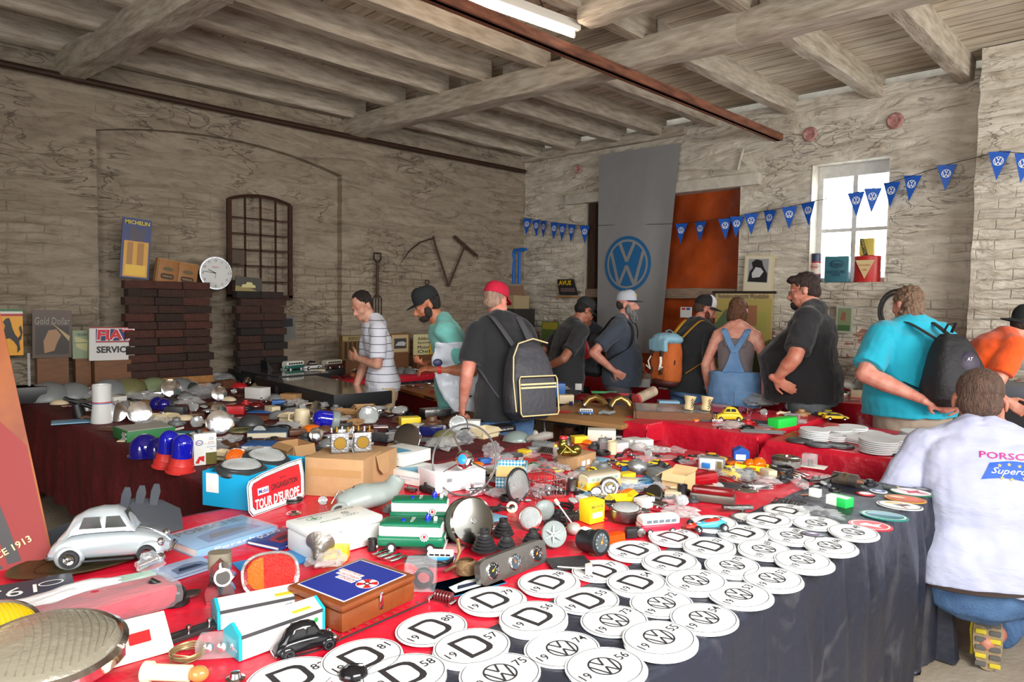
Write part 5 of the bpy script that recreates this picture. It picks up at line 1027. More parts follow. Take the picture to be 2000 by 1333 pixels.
r,s=put('headlamp','large frosted round headlamp lying face up in the lower left corner','lamp',92,1335,a=0,land='the big frosted headlamp',z=TZ); headlamp(r,.148,T=TR(0,0,.075)@RX(7),glass=mat('frosted_lamp_glass',(150,144,126),.3,bump=.3,bs=30,trans=.35),ribs=16,d=.5,dome=.26)
r,s=put('leaflet','cream leaflet with a red printed flash standing by the frosted headlamp','leaflet',272,1287,a=20); mb=MB().mat(mat('cream_paper',(236,226,204),.6)); mb.add([(-.07,0,0),(.07,-.02,0),(.075,.05,.07),(-.06,.06,.075)],[(0,1,2,3)],False); mb.add([(-.07,.003,0),(.07,-.017,0),(.075,.053,.07),(-.06,.063,.075)],[(0,1,2,3)],False); mb.build('sheet',r); mb=MB().mat(RED); mb.add([(-.03,.0155,.029),(.03,.008,.029),(.034,.03,.047),(-.026,.036,.047)],[(0,1,2,3)],False); mb.build('printed_flash',r)
mb=MB().mat(mat('old_copper_wire',(150,132,92),.4,.6)); coil(mb,.036,.0014,0,seed=4,turns=9,h=.9); one(mb,'wire_coil','tangled coil of thin copper wire in front of the chrome lever','wire',366,1290,land='the copper wire coil')
r,s=put('connector_plug','cream plastic plug with an amber bulb beside the wire coil','plug',345,1333,a=-28,land='the cream plug'); mb=MB().mat(mat('cream_plastic',(232,220,186),.4)); mb.rod((-.055,0,.02),(.03,0,.02),.017,n=20); mb.rod((-.07,0,.02),(-.055,0,.02),.022,n=20); mb.build('plug_body',r); mb=MB().mat(mat('amber_bulb',(210,150,84),.15,trans=.4)); mb.ball((.048,0,.02),.022,.017,.017,16); mb.build('bulb',r)
for k,(px,py) in enumerate(((460,1330),(690,1328))):
    if k==0:
        mb=MB().mat(CHROME); mb.lathe([(0,.02),(.01,.018),(.013,.008),(.02,.006),(.02,0)],18); one(mb,'lamp_socket','tiny chrome bulb socket on red cloth near the 19 82 sticker','socket',px,py)
    else:
        mb=MB().mat(mat('glossy_black',(22,22,24),.12)); mb.ball((0,0,.012),.032,.028,.02,20); mb.tube([(-.03,0,.01),(-.01,0,.034),(.02,0,.03)],.004,6); one(mb,'gear_knob','glossy black knob between the D stickers at the bottom edge','knob',px,py)
# ball-joint arm, chrome latch, amber lamp lens
r,s=put('ball_joint','black greasy ball joint with a rod beside the crimson pouch','car part',345,1180,a=30); mb=MB().mat(mat('greasy_black_steel',(46,44,44),.35,.6,bump=.3)); mb.rod((-.055,.03,.075),(0,0,.03),.008,n=12); mb.ball((0,0,.028),.025,.025,.024,18); mb.lathe([(.02,.0),(.033,.002),(.033,.014),(.02,.018)],20); mb.build('joint_body',r); mb=MB().mat(STEEL); mb.prism([(-.06,-.01),(.05,-.022),(.07,0),(.05,.02),(-.05,.02)],.012,.018); mb.build('flange',r)
one(crumple(.07,.05,.06,FILM,seed=8),'plastic_bag','small clear plastic bag with a chrome fitting behind the ball joint','bag',292,1120)
mb=MB().mat(CHROME); mb.rod((-.03,0,.02),(.03,.01,.03),.012,n=14); mb.ball((.03,.01,.03),.018,.018,.016); one(mb,'chrome_fitting','small chrome fitting in a clear bag behind the ball joint','car part',292,1116,a=15,z=TZ+.003)
r,s=put('chrome_latch','polished chrome hood latch with a tube mouth in the left foreground','latch',432,1176,a=-8,land='the chrome latch'); mb=MB().mat(CHROME)
mb.prism([(-.034,0),(.03,0),(.036,.03),(.02,.06),(.026,.1),(.0,.125),(-.025,.1),(-.028,.06),(-.04,.03)],-.014,.014,T=TR(0,0,0)@FRONT); mb.rod((.012,-.05,.085),(.02,.02,.062),.023,.017,n=24); mb.build('latch_body',r); mb=MB().mat(mat('dark_bore',(60,54,50),.5)); mb.rod((.0118,-.0512,.0853),(.0119,-.0505,.085),.0185,n=24); mb.build('tube_bore',r)
mb=MB().mat(mat('olive_tape',(112,104,88),.6)); mb.prism(ell(.03,.022,20,p=.7),.085,.13,T=TR(-.005,.02,0)); mb.build('top_cap',r)
r,s=put('tail_lamp_lens','oval amber and red tail lamp lens lying by the brown tin','lamp lens',530,1158,a=8,tilt=(0.0,0),land='the amber and red lens')
T=TR(0,.01,.05)@RX(58); mb=MB().mat(CHROME); mb.prism(ell(.078,.062,36,p=.8),-.012,.0,T); mb.build('rim',r); mb=MB().mat(mat('red_lens',(206,30,20),.15,trans=.25,bump=.5,bs=160)); mb.prism(ell(.071,.055,36,p=.8),0,.014,T,taper=.9); mb.build('red_lens',r); mb=MB().mat(mat('amber_lens',(226,104,16),.15,trans=.25,bump=.5,bs=160)); mb.prism([(-.069,-.02),(-.055,-.04),(-.025,-.05),(-.02,.05),(-.05,.042),(-.068,.02)],.001,.0155,T,taper=.9); mb.build('amber_lens',r)
r,s=put('grey_bracket','dusty grey clip lying against the tail lamp lens','car part',560,1163,a=40); mb=MB().mat(mat('dusty_grey_part',(132,122,110),.7,var=.3)); mb.prism([(-.04,-.012),(.03,-.016),(.045,0),(.03,.014),(-.04,.01)],0,.02,T=RX(25)); mb.build('clip_body',r)
# teal and white display boxes
TEAL=mat('teal_card',(20,160,176),.45)
for k,(q1,q2,h) in enumerate((((428,1232),(600,1195),.062),((470,1292),(632,1232),.075))):
    nm=('teal and white packet with a clear window behind its twin','teal and white packet with safety marks in front of its twin')[k]
    r,w,s=edge('product_box',nm,'box',q1,q2,group='teal and white packets',land=('the rear teal packet','the front teal packet')[k]); d=.1 if k==0 else .08
    mb=MB().mat(mat('white_grey_card',(214,214,212),.45)); mb.prism([(0,0),(d,0),(d,h*.62),(d*.5,h),(0,h*.75)],-w/2,w/2,T=Matrix(((0,0,1,0),(1,0,0,0),(0,1,0,0),(0,0,0,1)))); mb.build('box_body',r)
    for q in (-1,1): mb=MB().mat(TEAL); mb.prism([(-.0005,0),(d+.0005,0),(d+.0005,h*.63),(d*.5,h*1.012),(-.0005,h*.76)],q*w/2-.004,q*w/2+.004,T=Matrix(((0,0,1,0),(1,0,0,0),(0,1,0,0),(0,0,0,1)))); mb.build('end_panel',r)
    frontpanel(r,w*.98,.009,0,h*.7,mat('dark_grey_print',(60,60,62),.5),'printed_band'); letter(r,'CE',onfront(w*.28,-.001,h*.45),INK,w=.018); mb=MB().mat(C((30,150,70))); mb.lathe([(0,0),(.006,0)],16,onfront(w*.40,-.001,h*.45)); mb.build('round_mark',r); toppanel(r,w*.22,d*.35,h*.86,mat('yellow_print',(238,190,40),.6),'printed_picture',x=w*.25,y=d*.25)
    letter(r,'ambrio',TR(-w/2-.0045,d*.3,h*.3)@RZ(-90)@FRONT,WHITE,w=.035)
r,s=put('blister_pack','clear plastic blister with small chrome lamps in front of the teal packets','blister pack',445,1277,a=-12,land='the chrome lamp blister'); mb=MB().mat(FILM); mb.box(0,0,.022,.13,.06,.04,.006); mb.build('clear_cover',r)
for x in (-.04,-.01,.02,.045): mb=MB().mat(CHROME); mb.lathe([(0,.012),(.01,.008),(.012,0)],14,TR(x,-.01,.022)@RX(80)); mb.build('small_lamp',r)
r,s=put('metal_strip','grey metal rail with two bolts lying behind the chrome lamp blister','metal strip',385,1240,a=24); mb=MB().mat(mat('dark_steel_rail',(78,78,80),.4,.8)); mb.box(0,0,.006,.3,.02,.012,.002); mb.box(0.02,.03,.004,.28,.012,.008,.001); mb.build('rail_body',r)
for x in (-.02,.03): mb=MB().mat(CHROME); mb.lathe([(0,.03),(.006,.03),(.006,.024),(.003,.022),(.003,.012)],8,TR(x,0,0)); mb.build('bolt',r)
BLKG=mat('glossy_black',(22,22,24),.12)
r,s=put('model_car','glossy black toy saloon car without wheels in front of the brown tin','toy car',598,1272,a=18,land='the black toy car'); beetle(r,.148,BLKG,win=mat('black_window',(36,36,38),.3),hub=BLKG)
# brown first-aid tin
r,w,s=edge('first_aid_tin','brown enamelled first-aid tin with a blue and white lid label','tin',(668,1240),(810,1172),land='the brown tin'); BRN=mat('brown_enamel',(138,72,32),.3,var=.2,vs=8,bump=.1,c2=(108,56,28)); d=.21; h=.07
bx(r,w,d,h*.72,BRN,'tin_body',bv=.008); mb=MB().mat(BRN); mb.box(0,d/2,h*.88,w+.004,d+.004,h*.26,.008); ld=mb.build('lid',r)
mb=MB().mat(WHITE); mb.box(0,d/2,h*1.012,w*.86,d*.86,.0012); mb.mat(mat('deep_blue_print',(34,50,140),.4)); mb.box(0,d/2,h*1.012+.0008,w*.83,d*.83,.001); mb.build('label',ld)
T0=TR(0,d/2,h*1.012+.0016)
for k,(t,yy) in enumerate((('FEUERLÖSCHER',.028),('KAMERADSCHAFTS',.008),('DIENST',-.014))):
    mb=MB().mat(WHITE); mb.box(.0+.035-.01*k,0,0,.085-.02*(k==2),.016,.0008,T=T0@RZ(90)@TR(0,-.0-yy*.9+.0,0)); mb.build('label_strip',ld); letter(ld,t,T0@RZ(90)@TR(.035-.01*k,-yy*.9,.0006),RED,w=.078-.02*(k==2),h=.011)
mb=MB().mat(WHITE); mb.lathe([(0,.0004),(.03,.0004)],28,T0@TR(-.0,-.055,0)); mb.mat(RED)
for k in range(4): mb.prism([(.008,-.004),(.026,-.011),(.028,0),(.026,.011),(.008,.004)],.0005,.0012,T=T0@TR(0,-.055,0)@RZ(90*k+45))
mb.mat(INK); annulus(mb,.009,.009,.004,T0@TR(0,-.055,.0006)); mb.build('emblem',ld,sharp=0)
mb=MB().mat(CHROME); mb.box(0,-.003,h*.6,.012,.004,.045,.001); mb.build('clasp',r)
# chrome letter strip
c,rz,w,s=E((640,1262),(832,1178)); r=thing('emblem_strip','chrome letter strip lying on red cloth in front of the brown tin','emblem',c,rz,); USED.add(r['label']); mb=MB().mat(mat('dark_backing',(70,60,62),.5,.5)); mb.box(0,0,.002,w,.006,.003,.001); mb.build('rail',r)
for k,ch in enumerate('VOLKSWAGEN'): mb=MB().mat(CHROME); text(mb,ch,TR(w/2*.86-k*w*.088*1.0,.012,.004)@RZ(180),h=.014,bold=.03,ext=.001); mb.build('letter',r,sharp=0)
# ceramic resistor
r,s=put('ballast_resistor','dark red ribbed ceramic part with chrome terminals by the 19 79 sticker','car part',868,1178,a=-30); mb=MB().mat(mat('maroon_ceramic',(88,28,32),.25))
for k in range(6): mb.lathe([(0,-.0035),(.013,-.0035),(.015,0),(.013,.0035),(0,.0035)],16,TR(-.025+.009*k,0,.018)@RY(90))
mb.build('ribbed_core',r); 
for x in (-.036,.03): mb=MB().mat(CHROME); mb.box(x,-.01,.008,.01,.03,.014,.003); mb.build('terminal',r)
# white first-aid box
r,w,s=edge('first_aid_box','white plastic first-aid box with grey lettering and emblems on the lid','box',(608,1098),(745,1060),land='the white first-aid box'); WP=mat('white_plastic',(222,226,222),.35,bump=.03); h=.095; d=.155
mb=MB().mat(WP); mb.box(0,d/2,h*.37,w,d,h*.74,.008); mb.build('box_body',r); mb=MB().mat(WP); mb.box(0,d/2,h*.88,w+.008,d+.008,h*.26,.008); ld=mb.build('lid',r)
G=mat('grey_print',(110,120,110),.5); T0=TR(0,d/2,h*1.012)@RZ(180)
letter(ld,'Kraftwagen-Verbandkasten',T0@TR(0,-.06,0)@RZ(0),G,w=w*.8); letter(ld,'DIN 13164',T0@TR(.03,.02,0),G,w=w*.28)
mb=MB().mat(G); vw(mb,.014,T0@TR(-.05,-.02,0)); mb.build('emblem',ld,sharp=0); mb=MB().mat(G)
for k in range(4): annulus(mb,.009,.009,.0012,T0@TR(-.075+.013*k,.008,0))
mb.build('emblem',ld,sharp=0); mb=MB().mat(mat('green_print',(60,130,70),.5)); annulus(mb,.026,.018,.002,T0@TR(.06,-.03,0)); flatpoly(mb,[(-.014,-.003),(.014,-.003),(.014,.003),(-.014,.003)],T0@TR(.06,-.03,0)); flatpoly(mb,[(-.003,-.012),(.003,-.012),(.003,.012),(-.003,.012)],T0@TR(.06,-.03,0),ext=.0007); mb.build('cross_mark',ld,sharp=0)
mb=MB().mat(WP); mb.box(-.0,-.004,h*.6,.05,.006,.035,.002); mb.build('clasp',r)
# books
def fbook(label,p1,p2,d,h,col,title,tcol=(240,240,240),land=None,z=TZ,stripe=None,tw=.6,wrap=False,spine=None):
    r,w,s=edge('book',label,'book',p1,p2,z=z,land=land); 
    mb=MB().mat(C(col,.3)); mb.box(0,d/2,h-.0015,w,d,.003,.001); mb.box(0,d/2,.0015,w,d,.003,.001); mb.box(0,.0015,h/2,w,.003,h,.001); cv=mb.build('cover',r); mb=MB().mat(PAPER); mb.box(0,d/2+.002,h/2,w-.006,d-.006,h-.005); mb.build('pages',r)
    if stripe: 
        mb=MB().mat(C(stripe,.35)); flatpoly(mb,[(-w*.3,-d*.35),(w*.4,-d*.3),(w*.35,d*.1),(w*.05,d*.2),(-w*.28,d*.05)],TR(0,d/2,h)); mb.build('cover_picture',cv,sharp=0); mb=MB().mat(C((24,44,70),.4)); flatpoly(mb,[(-w*.22,-d*.2),(w*.3,-d*.18),(w*.2,-d*.02),(-w*.15,.0)],TR(0,d/2,h+.0004)); mb.build('cover_picture',cv,sharp=0)
    if title: letter(cv,title,TR(-w*.0,d*.86,h+.001),C(tcol,.4),w=w*tw,bold=.01)
    if spine: letter(cv,spine,onfront(0,-.001,h*.5),C((240,240,240),.4),w=w*.6,h=h*.35)
    if wrap: mb=MB().mat(FILM); mb.box(0,d/2,h/2,w+.008,d+.008,h+.006,.002); mb.build('plastic_wrap',r)
    return r
fbook('blue hardback picture book in clear wrap beside the silver model car',(385,1092),(540,1044),.2,.028,(104,158,204),'PORSCHE',(14,24,50),land='the blue picture book',stripe=(36,96,160),wrap=True,tw=.8,spine='Porsche')
fbook('flat blue brochure with a white script title under the amber lens',(480,1128),(612,1098),.13,.004,(34,130,196),'Service',tw=.5)
fbook('pale blue-grey book lying flat behind the chrome latch',(335,1138),(430,1108),.12,.008,(150,168,196),None,stripe=(96,112,140))
fbook('dark blue book with a red picture in front of the red rally plate',(545,1078),(610,1050),.14,.014,(38,56,120),'SCAVU',(230,220,230),stripe=(150,40,60),spine='RICHARD')
# black moulded wing part
r,s=put('plastic_scoop','large grey-black moulded plastic scoop behind the silver model car','car part',228,1044,a=4,land='the black plastic scoop'); BP=mat('grey_black_moulding',(62,66,72),.3,bump=.1,bs=20); mb=MB().mat(BP)
mb.loft([[(x,y,z) for x,y,z in ((xx,-.1*q,0),(xx,-.06*q,.07*hh),(xx,.0,.1*hh),(xx,.06*q,.07*hh),(xx,.1*q,0),(xx,.05*q,.0),(xx,-.05*q,.0))] for xx,q,hh in ((-.23,.15,.3),(-.15,.5,.6),(-.05,.8,.9),(.06,.9,1.2),(.14,.8,1),(.2,.6,.6))],cap=True); o=mb.build('scoop_body',r)
for x in (.02,.065,.11): mb=MB().mat(BP); mb.prism([(-.012,0),(.012,0),(.016,.05),(.008,.075),(-.008,.075),(-.014,.05)],-.004,.004,T=TR(x,-.02,.09)@RY(10)@FRONT); mb.build('mounting_tab',r)
# --- cyan box with two headlamps and the red rally plate
CY=mat('cyan_card',(20,158,206),.4); z=TZ
c,rz,w,s=E((452,1012),(612,948)); r=thing('cyan_box','open cyan cardboard box holding two big headlamps','box',c,rz); USED.add(r['label']); lm('the cyan box',470,980)
d=.22; h=.135; t=.004; wid=.36
mb=MB().mat(CY); mb.box(.02,0,h/2,wid,t,h); mb.box(.02,d,h/2,wid,t,h); mb.box(.02-wid/2,d/2,h/2,t,d,h); mb.box(.02+wid/2,d/2,h/2,t,d,h); mb.box(.02,d/2,.003,wid,d,t); mb.box(.02,d/2,h/2,t,d,h); mb.build('box_body',r)
mb=MB().mat(WHITE); mb.box(.02-wid/2-.0025,d*.78,h*.68,.001,.06,.075,T=Matrix()); mb.build('sticker_label',r)
for k,(x,y) in enumerate(((-.07,.11),(.11,.13))):
    M_=TR(*c)@RZ(degrees_(rz)); q=M_@Vector((x,y,h+.012)); hl=thing('headlamp',('round ribbed headlamp in the left half of the cyan box','round ribbed headlamp in the right half of the cyan box')[k],'lamp',q,rz); USED.add(hl['label'])
    headlamp(hl,.083,rim=C((44,48,50),.3),bowl=C((40,44,46),.3),T=RX(6 if k==0 else 12),d=.5,dome=.22,ribs=16,inner=mat('lamp_mirror',(200,204,206),.18,1)); 
    mb=MB().mat(C((52,56,58),.3)); mb.lathe([(.083,.0),(.098,-.008),(.1,-.02),(.094,-.03),(.084,-.03)],40,RX(6 if k==0 else 12)); mb.build('flange',hl)
r,w,s=edge('rally_plate','red and white rally plate with sponsor lettering leaning on the cyan box','sign',(452,1022),(614,964),land='the red rally plate'); w=.3; H_=.165
T=TR(.0,-.012,.0)@RX(-5)@FRONT
def rp(k,sx=1): return [(x*w/2*k,H_/2+(y)*H_/2*(1-(1-k)*1.8)) for x,y in ((-1,-.75),(-.9,-1),(.9,-1),(1,-.85),(1.04,.2),(.98,1),(.5,.98),(-.5,.8),(-.92,.62),(-1,.4))]
for k,(kk,m_) in enumerate(((1,WHITE),(.985,INK),(.965,WHITE),(.87,INK),(.855,mat('rally_red',(214,34,46),.3)))): mb=MB().mat(m_); mb.prism(rp(kk),-.002 if k==0 else .0005*k,.0005*k+.0005,T=T) ; mb.build(('plate','outline','border','inner_line','red_field')[k],r)
W1=T@TR(0,0,.0032)
letter(r,"TOUR D'EUROPE",W1@TR(.0,.04,0),WHITE,w=.24,h=.04,bold=.03,shear=.12); letter(r,'ORGANISATION',W1@TR(.04,.087,0)@RZ(1),INK,w=.145,h=.024,bold=.02); letter(r,'ADAC',W1@TR(.035,.113,0),INK,w=.04,h=.01)
mb=MB().mat(WHITE); mb.box(-.075,.084,.0002,.056,.026,.0006,T=W1); mb.build('label_panel',r); letter(r,'Mobil',W1@TR(-.075,.084,.0008),mat('logo_blue',(20,60,160),.4),w=.048,bold=.02); mb=MB().mat(RED); annulus(mb,.005,.005,.002,W1@TR(-.0765,.0825,.0012)); mb.build('red_letter',r,sharp=0)
letter(r,'ITALIA  ·  ÖSTERREICH  ·  1978',W1@TR(.0,.146,-.001)@RZ(4),INK,w=.23,h=.007); letter(r,'JUGOSLAVIJA',W1@TR(-.141,.06,-.001)@RZ(90),INK,w=.06,h=.006)
# cardboard boxes with the carburettor
r,w,s=edge('cardboard_box','tan taped cardboard box under the carburettor','box',(600,968),(705,975),land='the cardboard box'); bx(r,w+.02,.2,.16,CARD); frontpanel(r,w,.03,-.0005,.1,mat('parcel_tape',(168,130,84),.25),'tape')
r,w,s=edge('cardboard_box','tan cardboard box with a hanging flap right of the carburettor box','box',(708,972),(775,938)); bx(r,w,.16,.15,CARD); mb=MB().mat(CARD); mb.prism([(-.05,.0),(.05,.0),(.045,-.06),(.02,-.085),(-.02,-.085),(-.045,-.06)],-.001,.002,T=TR(0,-.006,.152)@RX(-12)@FRONT); mb.build('flap',r)
r,s=put('carburettor','twin-throat cast aluminium carburettor with brass throttle plates on a cardboard box','carburettor',672,874,a=6,z=TZ+.0,land='the carburettor'); r.location=at(672,968,TZ)+Vector((.08,.08,.16)); T0=Matrix()
mb=MB().mat(ALU); 
for x in (-.045,.05): mb.rod((x,-.035,.045),(x,.05,.045),.036,n=24); mb.box(x,-.03,.045,.075,.012,.085,.012)
mb.box(0,.02,.03,.12,.06,.05,.01); mb.box(-.02,.02,.085,.07,.05,.03,.008); mb.rod((-.1,.0,.03),(.1,.0,.03),.008); mb.build('casting',r)
for x in (-.045,.05):
    mb=MB().mat(mat('dark_bore',(60,54,50),.5)); mb.rod((x,-.0368,.045),(x,-.0362,.045),.028,n=24); mb.build('bore',r); mb=MB().mat(BRASS); mb.rod((x,-.0376,.045),(x,-.037,.045),.025,n=24); mb.build('throttle_plate',r)
for k in range(8): mb=MB().mat(BRASS if k%2 else CHROME); x=-.08+.023*k; mb.rod((x,-.02+.01*(k%3),.09),(x,-.02+.01*(k%3),.112),.006,n=6); mb.build('screw',r)
mb=MB().mat(STEEL); mb.tube([(.0,-.04,.11),(.01,-.05,.08),(.0,-.045,.04),(.01,-.05,.0)],.003); mb.build('linkage',r)
r,s=put('air_duct','pale grey moulded metal heater duct with a round mouth','car part',712,1000,a=12,land='the grey heater duct'); GM=mat('pale_grey_enamel',(150,160,156),.4,bump=.12,bs=12,var=.1)
mb=MB().mat(GM); rings(mb,[((-.1,0,.035),.05,.035),((-.06,.0,.045),.06,.045),((0,.02,.055),.07,.05),((.06,.03,.055),.06,.045),((.11,.05,.06),.045,.04),((.14,.07,.085),.034,.034),((.15,.075,.1),.036,.036)],side=(0,1,0),n=28); mb.rod((-.09,-.03,.03),(-.105,-.06,.028),.028,.03,n=28); fuse(mb,'duct_body',.005,5,parent=r)
mb=MB().mat(GM); mb.lathe([(.031,-.004),(.034,0),(.031,.006),(.026,.006),(.026,-.02)],28,TR(-.106,-.063,.028)@RX(90)@RY(-8)); mb.build('mouth_rim',r); mb=MB().mat(mat('dark_bore',(60,54,50),.5)); mb.lathe([(0,.002),(.026,.002)],24,TR(-.106,-.0615,.028)@RX(90)@RY(-8)); mb.build('mouth_bore',r)
mb=MB().mat(STEEL); mb.tube([(-.13,-.02,.05),(-.1,.0,.09),(-.05,.01,.08),(-.04,.0,.105)],.0025); mb.build('wire_clip',r)
# police buses
PG=mat('police_green',(14,104,72),.3); PW=mat('toy_white',(232,234,230),.35)
for k,(px,py,a) in enumerate(((822,1022,-6),(806,1072,-10))):
    r,s=put('model_bus',('green and white toy police van behind its twin','green and white toy police van with a blue beacon, nearest the first-aid box')[k],'toy van',px,py,a=a,group='toy police vans',land=('the rear police van','the front police van')[k]); b,ub,(W,H,zm)=bus(r,.215,PW,PG,PG,nwin=1,front=True,win=PW)
    mb=MB().mat(mat('toy_blue_dome',(20,40,190),.15)); mb.lathe([(.009,H),(.009,H+.016),(.006,H+.022),(0,H+.024)],16,TR(.05,0,0)); mb.lathe([(.007,H),(.007,H+.006),(0,H+.01)],12,TR(-.03,-.01,0)); mb.build('beacon',ub)
    mb=MB().mat(WHITE); mb.box(.075,.0,H+.008,.012,.012,.014,.003); mb.build('siren',ub)
    mb=MB().mat(WHITE); st=[((.017 if i%2==0 else .013)*cos(2*pi*i/24),(.017 if i%2==0 else .013)*sin(2*pi*i/24)) for i in range(24)]; flatpoly(mb,st,TR(.045,-W/2-.0006,.055)@FRONT); mb.mat(INK); annulus(mb,.011,.011,.002,TR(.045,-W/2-.0012,.055)@FRONT); mb.mat(RED); flatpoly(mb,[(-.004,-.005),(.004,-.005),(.004,.005),(-.004,.005)],TR(.045,-W/2-.0014,.055)@FRONT); mb.build('police_badge',b,sharp=0)
    letter(ub,'POLIZEI',TR(-.0,0,H*1.026)@RZ(90),WHITE,w=.05,bold=.02)
r,s=put('model_bus','small white over light blue toy van touching the front police van','toy van',860,1098,a=172); bus(r,.085,PW,mat('toy_light_blue',(50,150,210),.3),nwin=4)
# air filter, boots, gauges
r,s=put('air_filter','round chrome air filter with green mesh side leaning on the rubber boots','air filter',925,1072,a=28,land='the chrome air filter'); T=TR(0,.03,.083)@RX(72); mb=MB().mat(mat('green_grey_mesh',(120,134,118),.5,.3,bump=1,bs=260)); mb.lathe([(.076,-.03),(.076,.022)],44,T); mb.build('mesh_ring',r)
mb=MB().mat(mat('smoky_chrome',(170,168,160),.16,1)); mb.lathe([(0,.03),(.02,.03),(.05,.029),(.074,.026),(.08,.02),(.08,.016)],44,T); mb.build('chrome_lid',r); mb=MB().mat(CHROME); mb.lathe([(0,.036),(.008,.036),(.009,.03)],16,T); mb.build('centre_nut',r); mb=MB().mat(STEEL); mb.lathe([(0,-.034),(.076,-.034),(.08,-.03)],44,T); mb.build('back_plate',r)
for k,(px,py,rr,h,n) in enumerate(((946,1074,.042,.066,5),(983,1044,.038,.055,4),(989,1072,.034,.05,3),(1041,1060,.036,.044,3))):
    mb=boot(None,rr,h,n); one(mb,'rubber_boot',('black ribbed rubber boot against the air filter','black ribbed rubber boot, rearmost of the four','smallest black ribbed rubber boot behind the gauge panel','low black ribbed rubber boot at the right of the gauge panel')[k],'rubber boot',px,py,z=TZ+(.02 if k!=1 else .01),group='rubber boots',land='the rubber boots' if k==1 else None)
r,w,s=edge('gauge_panel','brushed metal panel with three round gauges','gauge panel',(940,1150),(1068,1098),land='the gauge panel'); h=.075; T=RX(-12); pl=[(x*w/2,h/2+y*h/2) for x,y in ell(1,1,36,p=.3)]
mb=MB().mat(mat('brushed_panel',(150,146,140),.35,.9,bump=.1,bs=60,var=.25)); mb.prism(pl,-.02,.004,T=T@FRONT); mb.build('panel',r)
for k,x in enumerate((-.33,0,.34)): gauge(r,.024,T@TR(x*w,-.0045,h*.5)@FRONT,needle=((240,200,60),(255,120,30),(255,140,30))[k],face=((26,28,30),(60,72,80),(26,28,30))[k],ang=(-60,20,-40)[k])
r,s=put('horn_bracket','rusty brown metal bracket leaning against the left of the gauge panel','car part',905,1122,a=-20); mb=MB().mat(mat('tan_rusty_metal',(142,112,78),.6,.4,var=.4,bump=.4)); mb.lathe([(.02,0),(.034,.008),(.036,.03),(.022,.045)],20,TR(.01,.0,.0)); mb.tube([(-.03,0,.02),(-.02,.02,.06),(-.035,.04,.09)],.006); mb.tube([(.02,-.01,.04),(-.02,-.02,.03),(-.05,-.02,.01)],.005); mb.build('bracket_body',r)
fbook('flat leaflet with a blue triangle and a round emblem in front of the horn bracket',(870,1172),(990,1140),.11,.003,(60,160,206),None,(240,240,240),stripe=(226,230,230))
r,s=put('blister_pack','clear blister box holding a black lens ring, right of the brown tin','blister pack',822,1148,a=-8,land='the clear lens box'); mb=MB().mat(FILM); mb.box(0,0,.04,.085,.07,.08,.004); mb.build('clear_box',r); mb=MB().mat(BLACK); mb.lathe([(.018,-.01),(.028,-.01),(.028,.01),(.022,.012),(.018,.004)],28,TR(.01,-.02,.035)@RX(90)); mb.build('lens_ring',r)
r,s=put('black_pouch','flat black leather pouch behind the 19 78 sticker','pouch',1112,1105,a=20); mb=MB().mat(mat('black_leather',(44,44,46),.5,bump=.3)); mb.box(0,0,.007,.13,.09,.012,.005); mb.build('pouch_body',r)
r,s=put('map_leaflet','small grey bag tip behind the brown tin holding paper leaflets','bag',640,1105,a=10); mb=crumple(.12,.08,.04,FILM2,seed=12,amp=.35); mb.build('bag_body',r)
r,s=put('wiper_horn','dull metal horn cone lying behind the brown tin','car part',615,1112,a=30); mb=MB().mat(mat('dull_horn_metal',(150,144,136),.45,.7,bump=.3,var=.3)); mb.lathe([(.005,0),(.012,.03),(.03,.06),(.045,.075)],24,TR(0,0,.03)@RX(-60)@RY(40)); mb.build('horn_body',r)
# mirrors, lamps in the middle
r,s=put('lamp_socket','grey cone-shaped lamp socket with ribs behind the black torch gauge','lamp socket',1078,1070,a=0,land='the grey lamp socket'); mb=MB().mat(GREYP); mb.lathe([(.02,-.03),(.03,-.02),(.044,.02),(.042,.024),(.02,.01),(0,.01)],26,TR(0,0,.045)@RX(70)@RY(20)); 
for k in range(3): mb.box(0,0,0,.008,.06,.03,.002,T=TR(0,-.005,.045)@RX(70)@RY(20)@RZ(60*k))
mb.build('socket_body',r)
r,s=put('tachometer','black cylindrical tachometer with a glass face turned right','gauge',1150,1078,a=48,land='the black tachometer'); T=TR(0,-.02,.04)@RX(82); mb=MB().mat(mat('satin_black',(30,32,34),.35)); mb.lathe([(0,-.05),(.034,-.05),(.037,-.04),(.038,.02),(.042,.022),(.042,.034),(.036,.036)],32,T); mb.build('housing',r); g=gauge(r,.036,T@TR(0,0,.034),rim=mat('satin_black',(30,32,34),.35),face=(70,80,84),d=.002); mb=MB().mat(WHITE); mb.box(0,0,0,.03,.001,.03,.0,T=TR(-.01,.01,.0775)@RX(90)); mb.build('label',r)
r,s=put('turn_signal_lens','long orange turn signal lens with a clear end, left of the red toy bus','lamp lens',1197,1060,a=-50,land='the orange lens'); mb=MB().mat(mat('orange_lens',(236,84,10),.15,trans=.3)); mb.prism([(-.02,0),(.02,0),(.014,.03),(-.01,.032)],-.04,.05,T=TR(0,0,0)@FRONT); mb.build('orange_lens',r); mb=MB().mat(FILM); mb.prism([(-.02,0),(.02,0),(.014,.03),(-.01,.032)],.05,.09,T=TR(0,0,0)@FRONT); mb.build('clear_lens',r)
r,s=put('chrome_horn','round chrome ring lamp with a red stained rim behind the rubber boots','lamp',1035,1036,a=-20); headlamp(r,.042,T=TR(0,.0,.045)@RX(60),rim=mat('red_streaked_chrome',(206,170,166),.25,.8,var=.5,vs=12,c2=(190,50,40)),inner=STEEL,d=.5)
r,s=put('door_mirror','grey round mirror shell behind the red-rimmed lamp','mirror',1062,1018,a=30); mb=MB().mat(GREYP); mb.ball((0,0,.04),.045,.02,.04,20); mb.build('mirror_shell',r)
